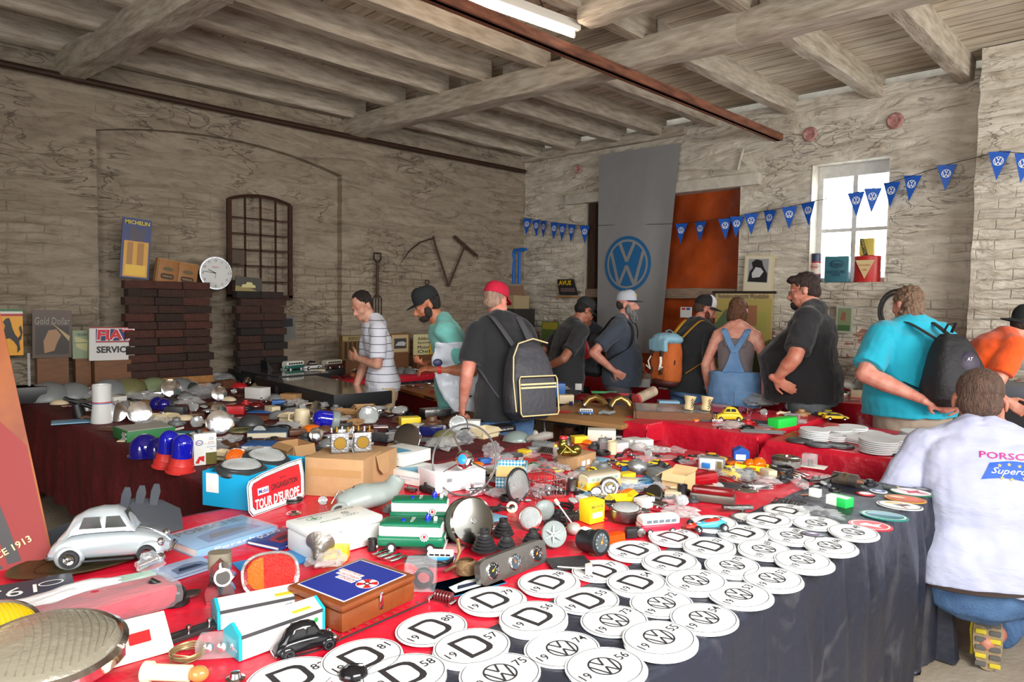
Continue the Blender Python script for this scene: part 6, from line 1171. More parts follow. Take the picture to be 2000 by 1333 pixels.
r,s=put('switch_lever','cream-tipped lever on a chrome ball switch','lever',1120,1045,a=0,land='the cream-tipped lever'); mb=MB().mat(mat('pale_alloy',(190,186,178),.4,.4)); mb.ball((0,0,.022),.026,.026,.022,20); mb.build('switch_body',r); mb=MB().mat(CHROME); mb.rod((-.005,0,.04),(-.055,.02,.1),.0035); mb.build('stalk',r); mb=MB().mat(mat('cream_plastic',(232,220,186),.4)); mb.rod((-.055,.02,.1),(-.068,.025,.117),.007,.006,n=12); mb.build('tip',r)
mb=MB().mat(BLACK); coil(mb,.04,.003,0,seed=9,turns=4,h=.8); one(mb,'cable_loop','loop of black electrical cable left of the cream-tipped lever','cable',1085,1034)
r,s=put('wiper_motor_bracket','tangle of thin black levers and rods left of the wire basket','car part',985,1000,a=10); mb=MB().mat(BLACK); mb.tube([(-.06,0,.01),(-.02,.01,.02),(.02,-.01,.015),(.06,.01,.03)],.004); mb.rod((-.03,-.02,.01),(.04,.02,.015),.004); mb.lathe([(0,.015),(.01,.012),(.012,0)],12,TR(-.05,0,0)); mb.build('linkage',r)
mb=MB().mat(mat('cream_plastic',(232,220,186),.4)); mb.lathe([(.012,0),(.022,.004),(.022,.02),(.012,.024)],24,RX(70)); one(mb,'plastic_ring','cream plastic ring in front of the grey spot lamp','ring',1000,992,z=TZ+.012)
# boxes, steering wheel
for k,(q1,q2,z,a) in enumerate((((752,938),(838,955),0,0),((762,905),(850,928),.055,0))):
    r,w,s=edge('parts_box',('white parts box with pale blue print under its twin','white parts box with pale blue print, uppermost beside the steering wheel')[k],'box',q1,q2,z=TZ,group='white parts boxes',land='the white parts boxes' if k else None); r.location.z=TZ+z
    if k: r.location=at(752,940)+Vector((.05,.05,.0605)); r.rotation_euler[2]+=.12
    bx(r,.19,.19,.056,mat('white_box_card',(226,228,224),.5,var=.06,vs=12)); letter(r,'10020',onfront(-.05,-.001,.03),mat('pale_blue_print',(90,160,190),.5),w=.026); letter(r,'die blaue Reihe 1200 1300 1302',onfront(.02,-.001,.033),mat('pale_blue_print',(90,160,190),.5),w=.1,h=.006); letter(r,'ab August 1970',onfront(.0,-.001,.02),mat('pale_blue_print',(90,160,190),.5),w=.05,h=.006)
    mb=MB().mat(mat('pale_blue_print',(90,160,190),.5)); mb.prism([(-.07,.02),(.05,.015),(.07,.09),(-.03,.1)],.0562,.0566); mb.build('top_print',r)
r,w,s=edge('parts_carton','plain white carton with a barcode label behind the steering wheel','box',(850,966),(948,950),land='the plain white carton'); bx(r,w,.16,.085,mat('plain_white_card',(234,234,238),.5)); mb=MB().mat(INK)
for k in range(9): mb.box(-w*.28+.003*k,-.001,.05,.0012+.0006*(k%2),.0006,.016)
mb.build('barcode',r)
r,s=put('steering_wheel','old steering wheel with a thin grey rim and a blue horn badge','steering wheel',905,964,a=-28,land='the steering wheel'); T=TR(0,.0,.145)@RX(74)@RZ(10); GW=mat('grey_bakelite',(96,96,94),.3); mb=MB().mat(GW); mb.tube([T@Vector((.15*cos(a),.15*sin(a),0)) for a in [2*pi*i/64 for i in range(64)]],.0045,8,True); mb.build('rim',r)
for a in (115,-25,205): mb=MB().mat(CHROME); mb.tube([T@Vector((.148*cos(radians(a)),.148*sin(radians(a)),0)),T@Vector((.03*cos(radians(a)),.03*sin(radians(a)),-.01))],[.004,.008],8,flat=.5); mb.build('spoke',r)
mb=MB().mat(CHROME); mb.lathe([(.038,-.02),(.04,.0),(.034,.01),(.022,.014)],28,T); h_=mb.build('hub',r); mb=MB().mat(mat('badge_blue',(40,150,206),.3)); mb.lathe([(.022,.014),(.015,.018),(0,.019)],24,T); mb.build('horn_badge',h_); mb=MB().mat(C((206,30,50),.3)); mb.lathe([(.026,.0125),(.022,.0145)],24,T); mb.build('red_ring',h_)
mb=MB().mat(CHROME); mb.prism([(.045*cos(2*pi*i/24),.02*sin(2*pi*i/24)) for i in range(24)],0,.003,T=TR(0,0,.03)); mb.rod((-.01,0,0),(0,0,.03),.003); one(mb,'rear_mirror','oval chrome interior mirror lying in front of the steering wheel','mirror',868,958,a=8)
r,w,s=edge('patterned_box','open box covered in blue and white diamond paper','box',(948,950),(1048,962),land='the diamond-patterned box'); r.rotation_euler[2]+=.3
def diamondmat():
    M=mat('diamond_paper',(90,172,196),.6); n=M.node_tree.nodes; L=M.node_tree.links; b=n['Principled BSDF']; tc=n.new('ShaderNodeTexCoord'); sp=n.new('ShaderNodeSeparateXYZ'); L.new(tc.outputs['Object'],sp.inputs[0]); v=n.new('ShaderNodeMath'); L.new(sp.outputs[0],v.inputs[0]); L.new(sp.outputs[1],v.inputs[1]); cb=n.new('ShaderNodeCombineXYZ'); L.new(v.outputs[0],cb.inputs[0]); L.new(sp.outputs[2],cb.inputs[1]); mp=n.new('ShaderNodeMapping'); mp.inputs['Rotation'].default_value=(0,0,pi/4); L.new(cb.outputs[0],mp.inputs[0]); ck=n.new('ShaderNodeTexChecker'); ck.inputs['Scale'].default_value=95; ck.inputs[1].default_value=s2l((58,146,184))+(1,); ck.inputs[2].default_value=s2l((206,224,222))+(1,); L.new(mp.outputs[0],ck.inputs[0]); L.new(ck.outputs[0],b.inputs['Base Color']); return M
DM=diamondmat(); mb=MB().mat(DM); wd2=.13; 
for (x,y,sx,sy) in ((0,0,wd2,.003),(0,.12,wd2,.003),(-wd2/2,.06,.003,.12),(wd2/2,.06,.003,.12),): mb.box(x,y,.05,sx,sy,.1)
mb.build('box_body',r); 
for T in (TR(0,0,.1)@RX(35)@TR(0,-.03,0),TR(-wd2/2,.06,.1)@RZ(90)@RX(-60)@TR(0,.03,0)): mb=MB().mat(mat('manila_card',(206,172,112),.7)); mb.box(0,0,0,.12,.06,.002,T=T); mb.build('flap',r)
r,s=put('spot_lamp','grey-shelled round spot lamp standing in front of the patterned box','lamp',1012,980,a=52,land='the grey spot lamp'); headlamp(r,.068,T=TR(0,0,.068)@RX(84),rim=C((40,42,44),.3),bowl=mat('grey_green_enamel',(120,134,130),.3),d=.8,dome=.12,glass=mat('dusty_lamp_glass',(150,156,156),.25,trans=.5,bump=.2),ribs=10)
# wire basket
r,w,s=edge('wire_basket','chrome wire basket full of small fittings','basket',(1038,980),(1112,968),land='the wire basket'); mb=MB().mat(CHROME); W_,D_,H_=.15,.16,.075
for z in (0.003,H_*.5,H_): mb.tube([(-W_/2,0,z),(W_/2,0,z),(W_/2,D_,z),(-W_/2,D_,z)],.0015 if z<H_ else .0025,5,True)
for k in range(11): x=-W_/2+W_*k/10; mb.tube([(x,0,H_),(x,0,.003),(x,D_,.003),(x,D_,H_)],.0012,4)
for k in range(9): y=D_*k/8; mb.tube([(-W_/2,y,H_),(-W_/2,y,.003),(W_/2,y,.003),(W_/2,y,H_)],.0012,4)
mb.build('wire_frame',r)
for k in range(7):
    p=r.location+Vector((random.uniform(.0,.1),random.uniform(.0,.1),.008)); mb=MB().mat((STEEL,CHROME,BLACK)[k%3]); mb.lathe([(0,.02),(.01,.018),(.012,.008),(.018,.006),(.018,0)],12,RX(random.uniform(-60,60))); o=mb.build('small_fitting',None,p,random.random()*6); tag(o,'small metal fitting lying in the chrome wire basket','car part','fittings in the wire basket')
r,s=put('model_bus','yellow and cream tin toy bus behind the yellow carburettor box','toy bus',1170,958,a=-12+180*0+26,land='the yellow tin bus'); r.rotation_euler[2]=viewrz(r.location)+pi+radians(40); CRM=mat('cream_tin',(226,218,178),.35); bus(r,.19,CRM,mat('tin_yellow',(236,178,28),.35),mat('dusty_tan_roof',(158,146,122),.6),nwin=6,win=mat('pale_tin_window',(150,166,150),.3))
r,s=put('hub_cap','chrome hub cap with concentric rings leaning on the yellow tin bus','hub cap',1190,972,a=8); mb=MB().mat(CHROME); mb.lathe([(0,.012),(.008,.012),(.012,.006),(.02,.008),(.028,.004),(.036,.008),(.042,.004),(.044,0)],36,TR(0,0,.043)@RX(80)); mb.build('cap_body',r); mb=MB().mat(WHITE); annulus(mb,.034,.034,.006,TR(0,-.01,.043)@RX(80)); mb.build('white_ring',r)
r,s=put('wing_mirror','small round chrome mirror on a stem in front of the hub cap','mirror',1166,978,a=-10); mb=MB().mat(CHROME); mb.lathe([(0,.008),(.02,.007),(.026,.002),(.026,-.004)],26,TR(0,-.01,.035)@RX(80)); mb.rod((0,0,.0),(0,-.005,.02),.004); mb.build('mirror_body',r)
r,w,s=edge('carburettor_box','bright yellow carburettor box with black lettering','box',(1142,1028),(1190,1016),land='the yellow carburettor box'); w=.075; bx(r,w,.06,.082,mat('bright_yellow_card',(244,226,30),.45)); letter(r,'BROSOL',onfront(0,-.001,.062),INK,w=.062,bold=.01); frontpanel(r,.05,.02,-.0005,.03,WHITE); frontpanel(r,.055,.0015,-.0005,.048,INK,'underline')
r,s=put('yellow_carton','second yellow box lying open behind the yellow carburettor box','box',1212,985,a=20); carton(r,.08,.06,.035,mat('bright_yellow_card',(244,226,30),.45),flaps=(20,-30,None,40))
r,s=put('headlamp','chrome ring headlamp lying face up right of the yellow box','lamp',1222,1018,a=0,land='the chrome ring headlamp'); headlamp(r,.055,T=TR(0,0,.05)@RX(6),bowl=GREYP,d=.75); mb=MB().mat(STEEL); mb.lathe([(.055,.0),(.058,.01),(.058,.035),(.054,.04)],36,TR(0,0,.008)); mb.build('chrome_band',r)
r,s=put('round_mirror','round black-rimmed mirror standing behind the red toy bus','mirror',1277,986,a=-35); mb=MB().mat(BLACK); mb.lathe([(.036,.004),(.04,.002),(.04,-.006),(.036,-.01),(0,-.012)],30,TR(0,0,.042)@RX(76)); mb.build('rim',r); mb=MB().mat(mat('mirror_glass',(200,204,206),.05,1)); mb.lathe([(0,.003),(.036,.003)],30,TR(0,0,.042)@RX(76)); mb.build('glass',r)
r,s=put('model_bus','red and white toy bus with a row of side windows','toy bus',1284,1040,a=12,land='the red toy bus'); r.rotation_euler[2]=viewrz(r.location)+pi+radians(28); bus(r,.15,PW,mat('toy_crimson',(196,24,52),.3),nwin=5,win=mat('grey_toy_glass',(90,100,108),.15)); 
r,s=put('cable_reel','small black drive unit with a chrome wheel left of the red toy bus','car part',1240,1050,a=20); mb=MB().mat(BLACK); mb.box(-.015,0,.018,.04,.03,.034,.004); mb.build('housing',r); mb=MB().mat(STEEL); mb.lathe([(.0,-.02),(.016,-.02),(.016,.01),(.01,.012),(0,.012)],20,TR(.02,0,.017)@RX(90)); mb.build('drum',r)
r,s=put('model_racing_car','tin racing car in red and turquoise with sponsor lettering','toy car',1382,1034,a=205,z=TZ+.014,land='the tin racing car'); racer(r,.155,mat('tin_turquoise',(70,170,196),.3),mat('tin_red',(206,50,40),.3)); mb=MB().mat(mat('tin_red',(206,50,40),.3)); mb.loft([[(x*.155,w_*a*.155,(z0_+z1_)/2*.155+(z1_-z0_)/2*.155*b) for a,b in ell(1,1,18,p=.6)] for x,w_,z0_,z1_ in ((.3,.1,.045,.15),(.47,.082,.045,.115),(.53,.05,.055,.09))]); n_b=mb.build('nose',r); letter(n_b,'STP',TR(.42*.155,0,.128*.155)@RZ(90)@RX(20),WHITE,w=.018,bold=.02)
r,s=put('white_lever','white stalk with a square lamp head lying on a D sticker','lever',1135,1120,a=4,z=TZ+.01); mb=MB().mat(mat('dusty_white_lamp',(212,208,196),.5)); mb.rod((-.07,.02,.01),(.01,.0,.014),.002); mb.prism([(-.008,-.01),(.012,-.013),(.012,.02),(-.008,.014)],-.012,.01,T=TR(.02,0,.01)@FRONT); mb.build('lever_body',r)
mb=MB().mat(CHROME)
for k in range(14): mb.ball((-.075+.0115*k,.0+.004*sin(k),.006),.006,.005,.005,8)
o=one(mb,'chrome_chain','dark studded chrome trim strip left of the D stickers by the racing car','trim',1455,1022,a=14); 
mb=MB().mat(STEEL); 
for k in range(9): mb.tube([(-.055+.0135*k,-.05+.006*abs(k-4),.006),(-.05+.0135*k,0,.02),(-.045+.0135*k,.05-.006*abs(k-4),.006)],.0022,5)
mb.tube([(-.06,-.03,.006),(0,-.06,.006),(.06,-.03,.006)],.003); one(mb,'horn_grille','ribbed metal horn grille lying over the stickers','grille',1540,985,a=-10,land='the horn grille')
r,s=put('tail_lamp','long dark red tail lamp in a chrome housing behind the tin racing car','lamp',1392,980,a=-6,land='the dark red tail lamp'); mb=MB().mat(mat('dark_red_lens',(124,16,22),.15,trans=.2)); mb.box(0,0,.045,.17,.06,.03,.01); mb.build('red_lens',r); mb=MB().mat(mat('dull_lamp_base',(106,100,92),.35,.6)); mb.box(0,0,.018,.18,.07,.034,.006); mb.build('lamp_base',r)
r,s=put('open_carton','open tan carton with a red printed side in the middle of the front table','box',1325,955,a=-24,land='the open tan carton'); carton(r,.11,.1,.075,mat('tan_parts_carton',(206,176,128),.7),flaps=(70,None,-20,35)); letter(r,'BERGAL',onfront(.0,-.053,.055),RED,w=.05)
r,s=put('red_lamp_glass','large ruby tail lamp glass leaning behind the dark red tail lamp','lamp lens',1375,952,a=12); mb=MB().mat(mat('ruby_lens',(166,18,30),.15,trans=.25)); mb.box(0,0,.04,.13,.06,.05,.014,T=RY(-10)); mb.build('red_lens',r)
fbook('blue picture book with a dark spine right of the yellow tin bus',(1212,958),(1295,946),.13,.014,(58,128,176),None,land='the blue motoring book',stripe=(120,176,206),spine='DO-IT-YOURSELF')
r,s=put('battery_tray','flat chrome bracket with a round foot behind the tin racing car','car part',1440,1002,a=20); mb=MB().mat(STEEL); mb.box(0,0,.022,.12,.03,.014,.003); mb.rod((.02,0,0),(.02,0,.02),.009,n=14); mb.build('bracket_body',r)
r,s=put('green_carton','green and white parts box near the round stickers','box',1640,988,a=-30,land='the green and white box'); boxy(r,.085,.06,.04,mat('bright_green_card',(40,200,90),.4)); mb=MB().mat(WHITE); mb.box(-.02,-.0305,.02,.045,.001,.039); mb.build('white_side',r); mb=MB().mat(WHITE); mb.box(.0,-.01,.0405,.086,.04,.001); mb.build('white_lid',r)
one(crumple(.15,.09,.035,FILM,seed=21,amp=.35),'plastic_bag','clear plastic bag of black parts in front of the green and white box','bag',1600,1010,land='the bag of black parts')
one(crumple(.06,.045,.02,BLACK,seed=5),'car_part','black part showing through the clear bag in front of the green and white box','car part',1602,1008,z=TZ+.004)
r,s=put('relay_box','small white and grey relay lying near the horn grille','relay',1592,972,a=-26); mb=MB().mat(WHITE); mb.box(0,0,.02,.045,.03,.036,.004); mb.build('relay_body',r); mb=MB().mat(mat('copper_pin',(150,100,70),.4,.7)); mb.rod((-.02,-.01,.01),(-.05,-.03,.004),.003); mb.build('pin',r)
r,s=put('ignition_coil','black cylindrical ignition coil lying on its side','ignition coil',1655,950,a=-14,land='the ignition coil'); mb=MB().mat(mat('worn_black_enamel',(38,36,36),.35,var=.3,vs=20,c2=(90,80,70))); mb.rod((-.06,0,.03),(.045,-.01,.03),.03,n=28); mb.build('coil_body',r); mb=MB().mat(mat('bronze_band',(110,90,66),.4,.7)); mb.rod((-.012,-.0035,.03),(.0,-.0045,.03),.0312,n=28); mb.build('band',r); mb=MB().mat(mat('rusty_terminal',(130,92,70),.6,.4)); mb.rod((.045,-.01,.03),(.07,-.012,.03),.012,.008,n=14); mb.build('terminal',r)
r,s=put('mudflap','thin curved black metal shield beside the ignition coil','car part',1598,945,a=-20); mb=MB().mat(BLKG); mb.loft([[(x,y,.05*t*t+.004*k) for k in (0,1) for x,y in (((-.08+.16*t),-.02+.03*t),((-.08+.16*t),.03+.0*t))] for t in (0,.25,.5,.75,1)],smooth=False); mb.build('shield',r)
r,s=put('air_filter','round chrome-topped mesh air filter near the back edge of the front table','air filter',1535,912,a=0,land='the mesh air filter'); mb=MB().mat(mat('black_white_mesh',(90,90,90),.5,bump=1,bs=300,var=.9,vs=260,c2=(226,226,220))); mb.lathe([(.07,.005),(.07,.045)],44); mb.build('mesh_ring',r); mb=MB().mat(mat('smoky_chrome',(170,168,160),.16,1)); mb.lathe([(0,.053),(.03,.053),(.065,.05),(.073,.044),(.073,.04)],44); mb.build('chrome_lid',r); mb=MB().mat(CHROME); mb.lathe([(0,.062),(.008,.06),(.01,.052)],14); mb.build('centre_nut',r)
r,s=put('rubber_mount','black rubber foot under the mesh air filter','rubber part',1540,936,a=0); mb=boot(None,.03,.035,2); mb.build('rubber_body',r)
r,s=put('yellow_tray','bright yellow shallow box holding amber lamp glasses','box',1468,918,a=-8,land='the yellow box of amber lamps'); carton(r,.15,.07,.028,mat('bright_yellow_card',(244,226,30),.45),flaps=(None,None,None,None)); frontpanel(r,.05,.012,-.0375,.014,C((180,110,40)),'printed_mark')
for k,(x,sz) in enumerate(((-.012,.034),(.035,.044))):
    q=r.location+Vector((x*.7,x*-.7,.03)); mb=MB().mat(mat('amber_glass',(230,116,10),.12,trans=.35)); mb.ball((0,0,0),sz,sz*.8,sz*.75,22,); o=mb.build('amber_lamp_glass',None,q,0); tag(o,('round amber lamp glass at the left of the yellow box','taller amber lamp glass at the right of the yellow box')[k],'lamp lens','amber lamp glasses')
r,s=put('blister_pack','clear moulded blister on a card right of the mesh air filter','blister pack',1585,912,a=-12); mb=MB().mat(PAPER); mb.box(.01,0,.003,.12,.09,.003,.001); mb.build('backing_card',r); mb=MB().mat(FILM2); mb.box(-.01,0,.035,.07,.05,.06,.008); mb.build('clear_cover',r); mb=MB().mat(STEEL); mb.rod((-.005,-.01,.005),(-.005,-.01,.04),.012,n=14); mb.build('fitting',r)
r,s=put('hex_box','hexagonal blue and clear display box near the back of the front table','box',1446,902,a=10,land='the hexagonal blue box'); mb=MB().mat(mat('royal_blue_card',(36,84,170),.3)); mb.prism([(.045*cos(a),.04+.04*sin(a)) for a in [pi/6+2*pi*i/6 for i in range(6)]],-.035,.035,T=FRONT); mb.build('box_body',r); mb=MB().mat(WHITE); mb.box(-.005,-.036,.03,.05,.001,.028); mb.build('white_panel',r)
r,s=put('display_box','clear-windowed box holding a small blue toy car','box',1390,918,a=-12,land='the windowed toy box'); mb=MB().mat(mat('silver_card',(170,172,172),.35,.4)); mb.box(0,0,.032,.12,.06,.06,.003); mb.build('box_body',r); mb=MB().mat(mat('window_white',(224,228,228),.3)); mb.box(-.015,-.0305,.032,.075,.001,.05); mb.build('window_backing',r); mb=MB().mat(mat('toy_blue',(36,120,196),.3)); mb.box(-.02,-.036,.026,.04,.012,.026,.004); mb.build('toy_vehicle',r); mb=MB().mat(mat('olive_window',(120,110,60),.4)); mb.box(.042,-.0305,.034,.022,.001,.034); mb.build('printed_picture',r)
r,s=put('model_car','yellow toy sports car behind the windowed toy box','toy car',1395,900,a=-10,land='the yellow toy sports car'); toycar(r,.13,mat('tin_yellow',(236,178,28),.35))
r,s=put('model_racing_car','red toy racing car left of the yellow toy sports car','toy car',1352,900,a=20); racer(r,.1,RED,BLACK,whl=BLACK)
for k,(px,py,a_,lab,col) in enumerate(((1245,928,20,'silver bullet-shaped lamp shell','STEEL'),)):
    r,s=put('lamp_shell','silver bullet-shaped lamp shell behind the blue motoring book','lamp',px,py,a=a_,land='the silver lamp shell'); mb=MB().mat(mat('dull_silver',(176,182,184),.3,.8)); mb.ball((0,0,.035),.05,.045,.042,24,Matrix.Rotation(.5,3,'Y')); mb.build('shell',r)
r,s=put('rubber_elbow','black rubber hose elbow right of the silver lamp shell','hose',1282,925,a=10); mb=MB().mat(RUBBER); mb.tube([(-.05,0,.015),(-.02,0,.02),(.015,0,.03),(.03,0,.055)],[.014,.016,.018,.02],14); mb.tube([(-.03,.01,.012),(.04,.015,.014),(.07,.02,.03)],.014,14); mb.build('hose_body',r)
r,w,s=edge('cardboard_box','tan cardboard box with two white labels under the brass figure','box',(1100,930),(1188,902),land='the tan labelled box'); r.rotation_euler[2]-=.0; w=.165; bx(r,w,.12,.07,CARD); frontpanel(r,.03,.024,-.0005,.03,WHITE,x=-.03); frontpanel(r,.028,.024,-.0005,.03,WHITE,x=.012)
r,s=put('brass_figure','gold-coloured toy saxophonist with a red hat on the tan labelled box','figure',1145,878,z=TZ,a=0,land='the gold figure'); r.location=at(1100,930)+Vector((.1,.05,.07)); GB=mat('gold_lacquer',(128,116,50),.22,.9); mb=MB().mat(GB); mb.ball((.0,0,.022),.06,.03,.024,20); mb.ball((.035,0,.035),.026,.024,.026,16); mb.ball((-.03,0,.055),.024,.022,.03,16); mb.rod((-.02,-.02,.06),(.02,-.03,.03),.008,n=10); mb.ball((-.028,0,.075),.018,.018,.017,16); mb.rod((-.012,-.02,.05),(-.04,-.03,.015),.007,n=10); mb.build('figure_body',r); mb=MB().mat(C((190,30,36),.3)); mb.lathe([(0,.1),(.018,.098),(.02,.086),(.0,.086)],18,TR(-.028,0,0)); mb.build('hat',r)
r,w,s=edge('parts_carton','small white carton with a round emblem behind the gold figure','box',(1150,862),(1200,864),land='the small white carton'); bx(r,w*1.1,.1,.065,mat('off_white_card',(222,218,200),.55)); mb=MB().mat(G); vw(mb,.006,onfront(.0,-.001,.035)); mb.build('emblem',r,sharp=0)
r,w,s=edge('parts_carton','pale grey carton right of the tan labelled box','box',(1192,886),(1226,882)); bx(r,w*1.1,.09,.05,mat('pale_grey_card',(196,198,200),.55))
r,s=put('louvre_grille','chrome louvred bonnet trim leaning behind the wire basket','trim',1075,893,a=-24,land='the louvred trim'); mb=MB().mat(CHROME); mb.box(0,0,.035,.15,.012,.05,.004,T=RX(-50)); mb.build('trim_body',r)
for k in range(12): mb=MB().mat(BLACK); mb.box(-.062+.0113*k,-.0075,.035,.004,.003,.034,T=RX(-50)); mb.build('slot',r)
r,s=put('grey_gaiter','translucent grey moulded gaiter behind the louvred trim','rubber part',1055,868,a=-15); mb=MB().mat(mat('translucent_grey',(160,156,148),.35,trans=.2)); mb.tube([(-.08,0,.02),(-.05,0,.035),(-.01,.0,.035),(.03,.01,.05),(.07,.01,.055)],[.012,.02,.028,.026,.018],12); mb.ball((-.03,0,.05),.02,.014,.03); mb.build('gaiter_body',r)
for (px,py,w_,d_,h_,lb,sd) in ((905,868,.19,.13,.075,'large clear crumpled plastic bag behind the steering wheel',31),(962,895,.14,.09,.075,'clear crumpled plastic bag left of the patterned box',32),(1075,925,.16,.12,.05,'clear plastic bag behind the wire basket',33),(840,1008,.15,.08,.04,'clear plastic wrap between the heater duct and the steering wheel',34),(705,1120,.1,.05,.02,'thin clear wrap between the brown tin and the first-aid box',35),(1330,1010,.12,.07,.04,'cloudy plastic bag behind the red toy bus',36),(1435,935,.13,.1,.05,'clear bag of flat metal hinges behind the dark red tail lamp',37)):
    one(crumple(w_,d_,h_,FILM if sd!=36 else FILM2,seed=sd,amp=.38),'plastic_bag',lb,'bag',px,py,a=sd*20)
r,s=put('headlamp','pale green-grey headlamp shell behind the patterned box','lamp',1010,862,a=0,land='the pale lamp shell'); mb=MB().mat(mat('grey_green_enamel',(120,134,130),.3)); mb.ball((0,0,.0),.085,.07,.06,24,half=True); mb.build('shell',r); mb=MB().mat(CHROME); mb.tube([(.085*cos(a),.07*sin(a),.003) for a in [2*pi*i/32 for i in range(32)]],.003,6,True); mb.build('rim',r)
# blue beacons, oil can and amber lamp at the corner of the long table
NB=mat('navy_beacon_glass',(22,18,120),.08,coat=1); BG=mat('bright_blue_glass',(24,30,190),.06,trans=.25,coat=1); RB=mat('beacon_red_base',(206,50,44),.4)
for k,(px,py,rr,hh) in enumerate(((283,892,.073,.115),(310,893,.06,.1),(307,798,.055,.085),(320,800,.045,.08))):
    r,s=put('beacon_dome',('large dark blue beacon dome at the corner of the long table','second dark blue beacon dome tucked behind the largest one','dark blue beacon dome standing farther back on the long table','dark blue beacon dome just right of the farther one')[k],'beacon',px,py,z=TZ,group='blue beacon domes',land=('the large blue dome',None,'the farther blue dome',None)[k]); dome(r,rr,hh,NB); mb=MB().mat(NB); mb.lathe([(rr,0),(rr*1.1,.002),(rr*1.1,.008),(rr,.012)],28); mb.build('flange',r)
for k,(px,py) in enumerate(((325,912),(352,922))):
    r,s=put('beacon_lamp',('blue beacon on a red base behind its twin','blue beacon on a red base beside the oil can')[k],'beacon',px,py,group='blue beacons on red bases',land='the red-based beacons',tilt=(.06,.1)); dome(r,.046,.108,BG,RB,.07,.06); r.location.z=TZ
r,w,s=edge('oil_can','rectangular white oil can with red and blue print','oil can',(374,912),(428,906),land='the oil can'); h=.155; w=.105; d=.055; mb=MB().mat(mat('oil_can_white',(222,224,218),.3)); mb.box(0,d/2,h/2,w,d,h,.006); cb_=mb.build('can_body',r); mb=MB().mat(STEEL); mb.rod((-.02,d/2,h),(-.02,d/2,h+.018),.014,n=18); mb.build('screw_cap',r)
mb=MB().mat(mat('olive_gold',(120,112,60),.35,.6)); mb.box(.027,-.0005,h*.2,.05,.001,h*.38); mb.build('bare_metal_panel',cb_)
mb=MB().mat(mat('logo_blue',(20,60,160),.4)); annulus(mb,.017,.013,.003,onfront(-.027,-.0012,h*.72)); annulus(mb,.009,.006,.0015,onfront(.027,-.0012,h*.83)); mb.build('emblem_ring',cb_,sharp=0)
for t,x,z,w_,c_ in (('Esso',-.027,.72,.022,RED),('EXTRA',.027,.72,.026,RED),('MOTOR OIL',.027,.66,.034,BLUEC),('MULTIGRADE',.027,.57,.042,BLUEC),('HD',.027,.5,.01,RED),('EXTRA',-.002,.68,.012,RED)): letter(cb_,t,onfront(x,-.0014,h*z),c_,w=w_)
mb=MB().mat(RED); flatpoly(mb,[(-.022,-.02),(-.005,.01),(.02,.012),(.018,-.018),(.0,-.006),(-.006,-.024)],onfront(-.024,-.001,h*.22)); mb.build('printed_swoosh',cb_,sharp=0)
r,s=put('amber_fog_lamp','chrome lamp with an amber ribbed lens between the oil can and the headlamps','lamp',462,912,a=10,land='the amber fog lamp'); headlamp(r,.052,T=TR(0,0,.045)@RX(52),glass=mat('amber_lamp_glass',(236,110,10),.15,trans=.3,bump=.4,bs=90),inner=mat('amber_reflector',(220,110,20),.3,.4),bowl=CHROME)
# poster leaning at the left edge
r=thing('framed_poster','tall yellow and red framed poster in glossy plastic leaning at the left edge','poster',at(-60,1160),viewrz(at(20,1090)),None); USED.add(r['label']); lm('the tall poster',60,950)
r.location=at(35,1108,TZ); s=mpx(35,1108); r.rotation_euler=(radians(-14),radians(-9),viewrz(at(35,1108))+radians(0)); W_=.56; H_=.78
T=TR(-W_/2+.09,0,0)@FRONT; mb=MB().mat(mat('poster_amber',(158,88,8),.6,var=.35,vs=4,c2=(96,20,10))); mb.box(0,H_/2,0,W_,H_,.008,.002,T=T); b_=mb.build('board',r)
mb=MB().mat(mat('poster_red',(122,14,10),.6)); flatpoly(mb,[(W_*.02,0),(W_*.49,0),(W_*.49,H_*.45),(W_*.2,H_*.8),(W_*.0,H_*.99),(-W_*.05,H_*.9),(W_*.25,H_*.45)],T,ext=.0048); mb.build('red_field',b_,sharp=0)
mb=MB().mat(mat('poster_black',(30,26,28),.5)); flatpoly(mb,[(-W_*.2,H_*.62),(W_*.0,H_*.7),(W_*.22,H_*.38),(W_*.3,H_*.12),(W_*.22,H_*.1),(W_*.05,H_*.4)],T,ext=.0054); flatpoly(mb,[(-W_*.4,H_*.02),(W_*.28,H_*.01),(W_*.1,H_*.22),(-W_*.3,H_*.25)],T,ext=.0054); flatpoly(mb,[(-W_*.45,H_*.55),(W_*.1,H_*.78),(W_*.12,H_*.84),(-W_*.45,H_*.66)],T,ext=.0054); flatpoly(mb,[(W_*.3,H_*.02),(W_*.36,H_*.02),(W_*.2,H_*.9),(W_*.16,H_*.88)],T,ext=.0056); flatpoly(mb,[(W_*.02,H_*.5),(W_*.3,H_*.42),(W_*.28,H_*.52),(W_*.05,H_*.6)],T,ext=.0056); mb.build('black_shapes',b_,sharp=0)
mb=MB().mat(mat('poster_cream',(214,196,130),.35)); flatpoly(mb,[(x,y) for x,y in ell(W_*.2,H_*.16,24,W_*.1,H_*.34)],T,ext=.006); flatpoly(mb,ell(.018,.018,16,W_*.17,H_*.2),T,ext=.0068); flatpoly(mb,ell(.018,.018,16,W_*.0,H_*.18),T,ext=.0068); mb.build('picture',b_,sharp=0)
letter(b_,'SINCE 1913',T@TR(W_*.3,H_*.07,.0075)@RZ(16),mat('poster_cream',(214,196,130),.35),w=.14,bold=.01)
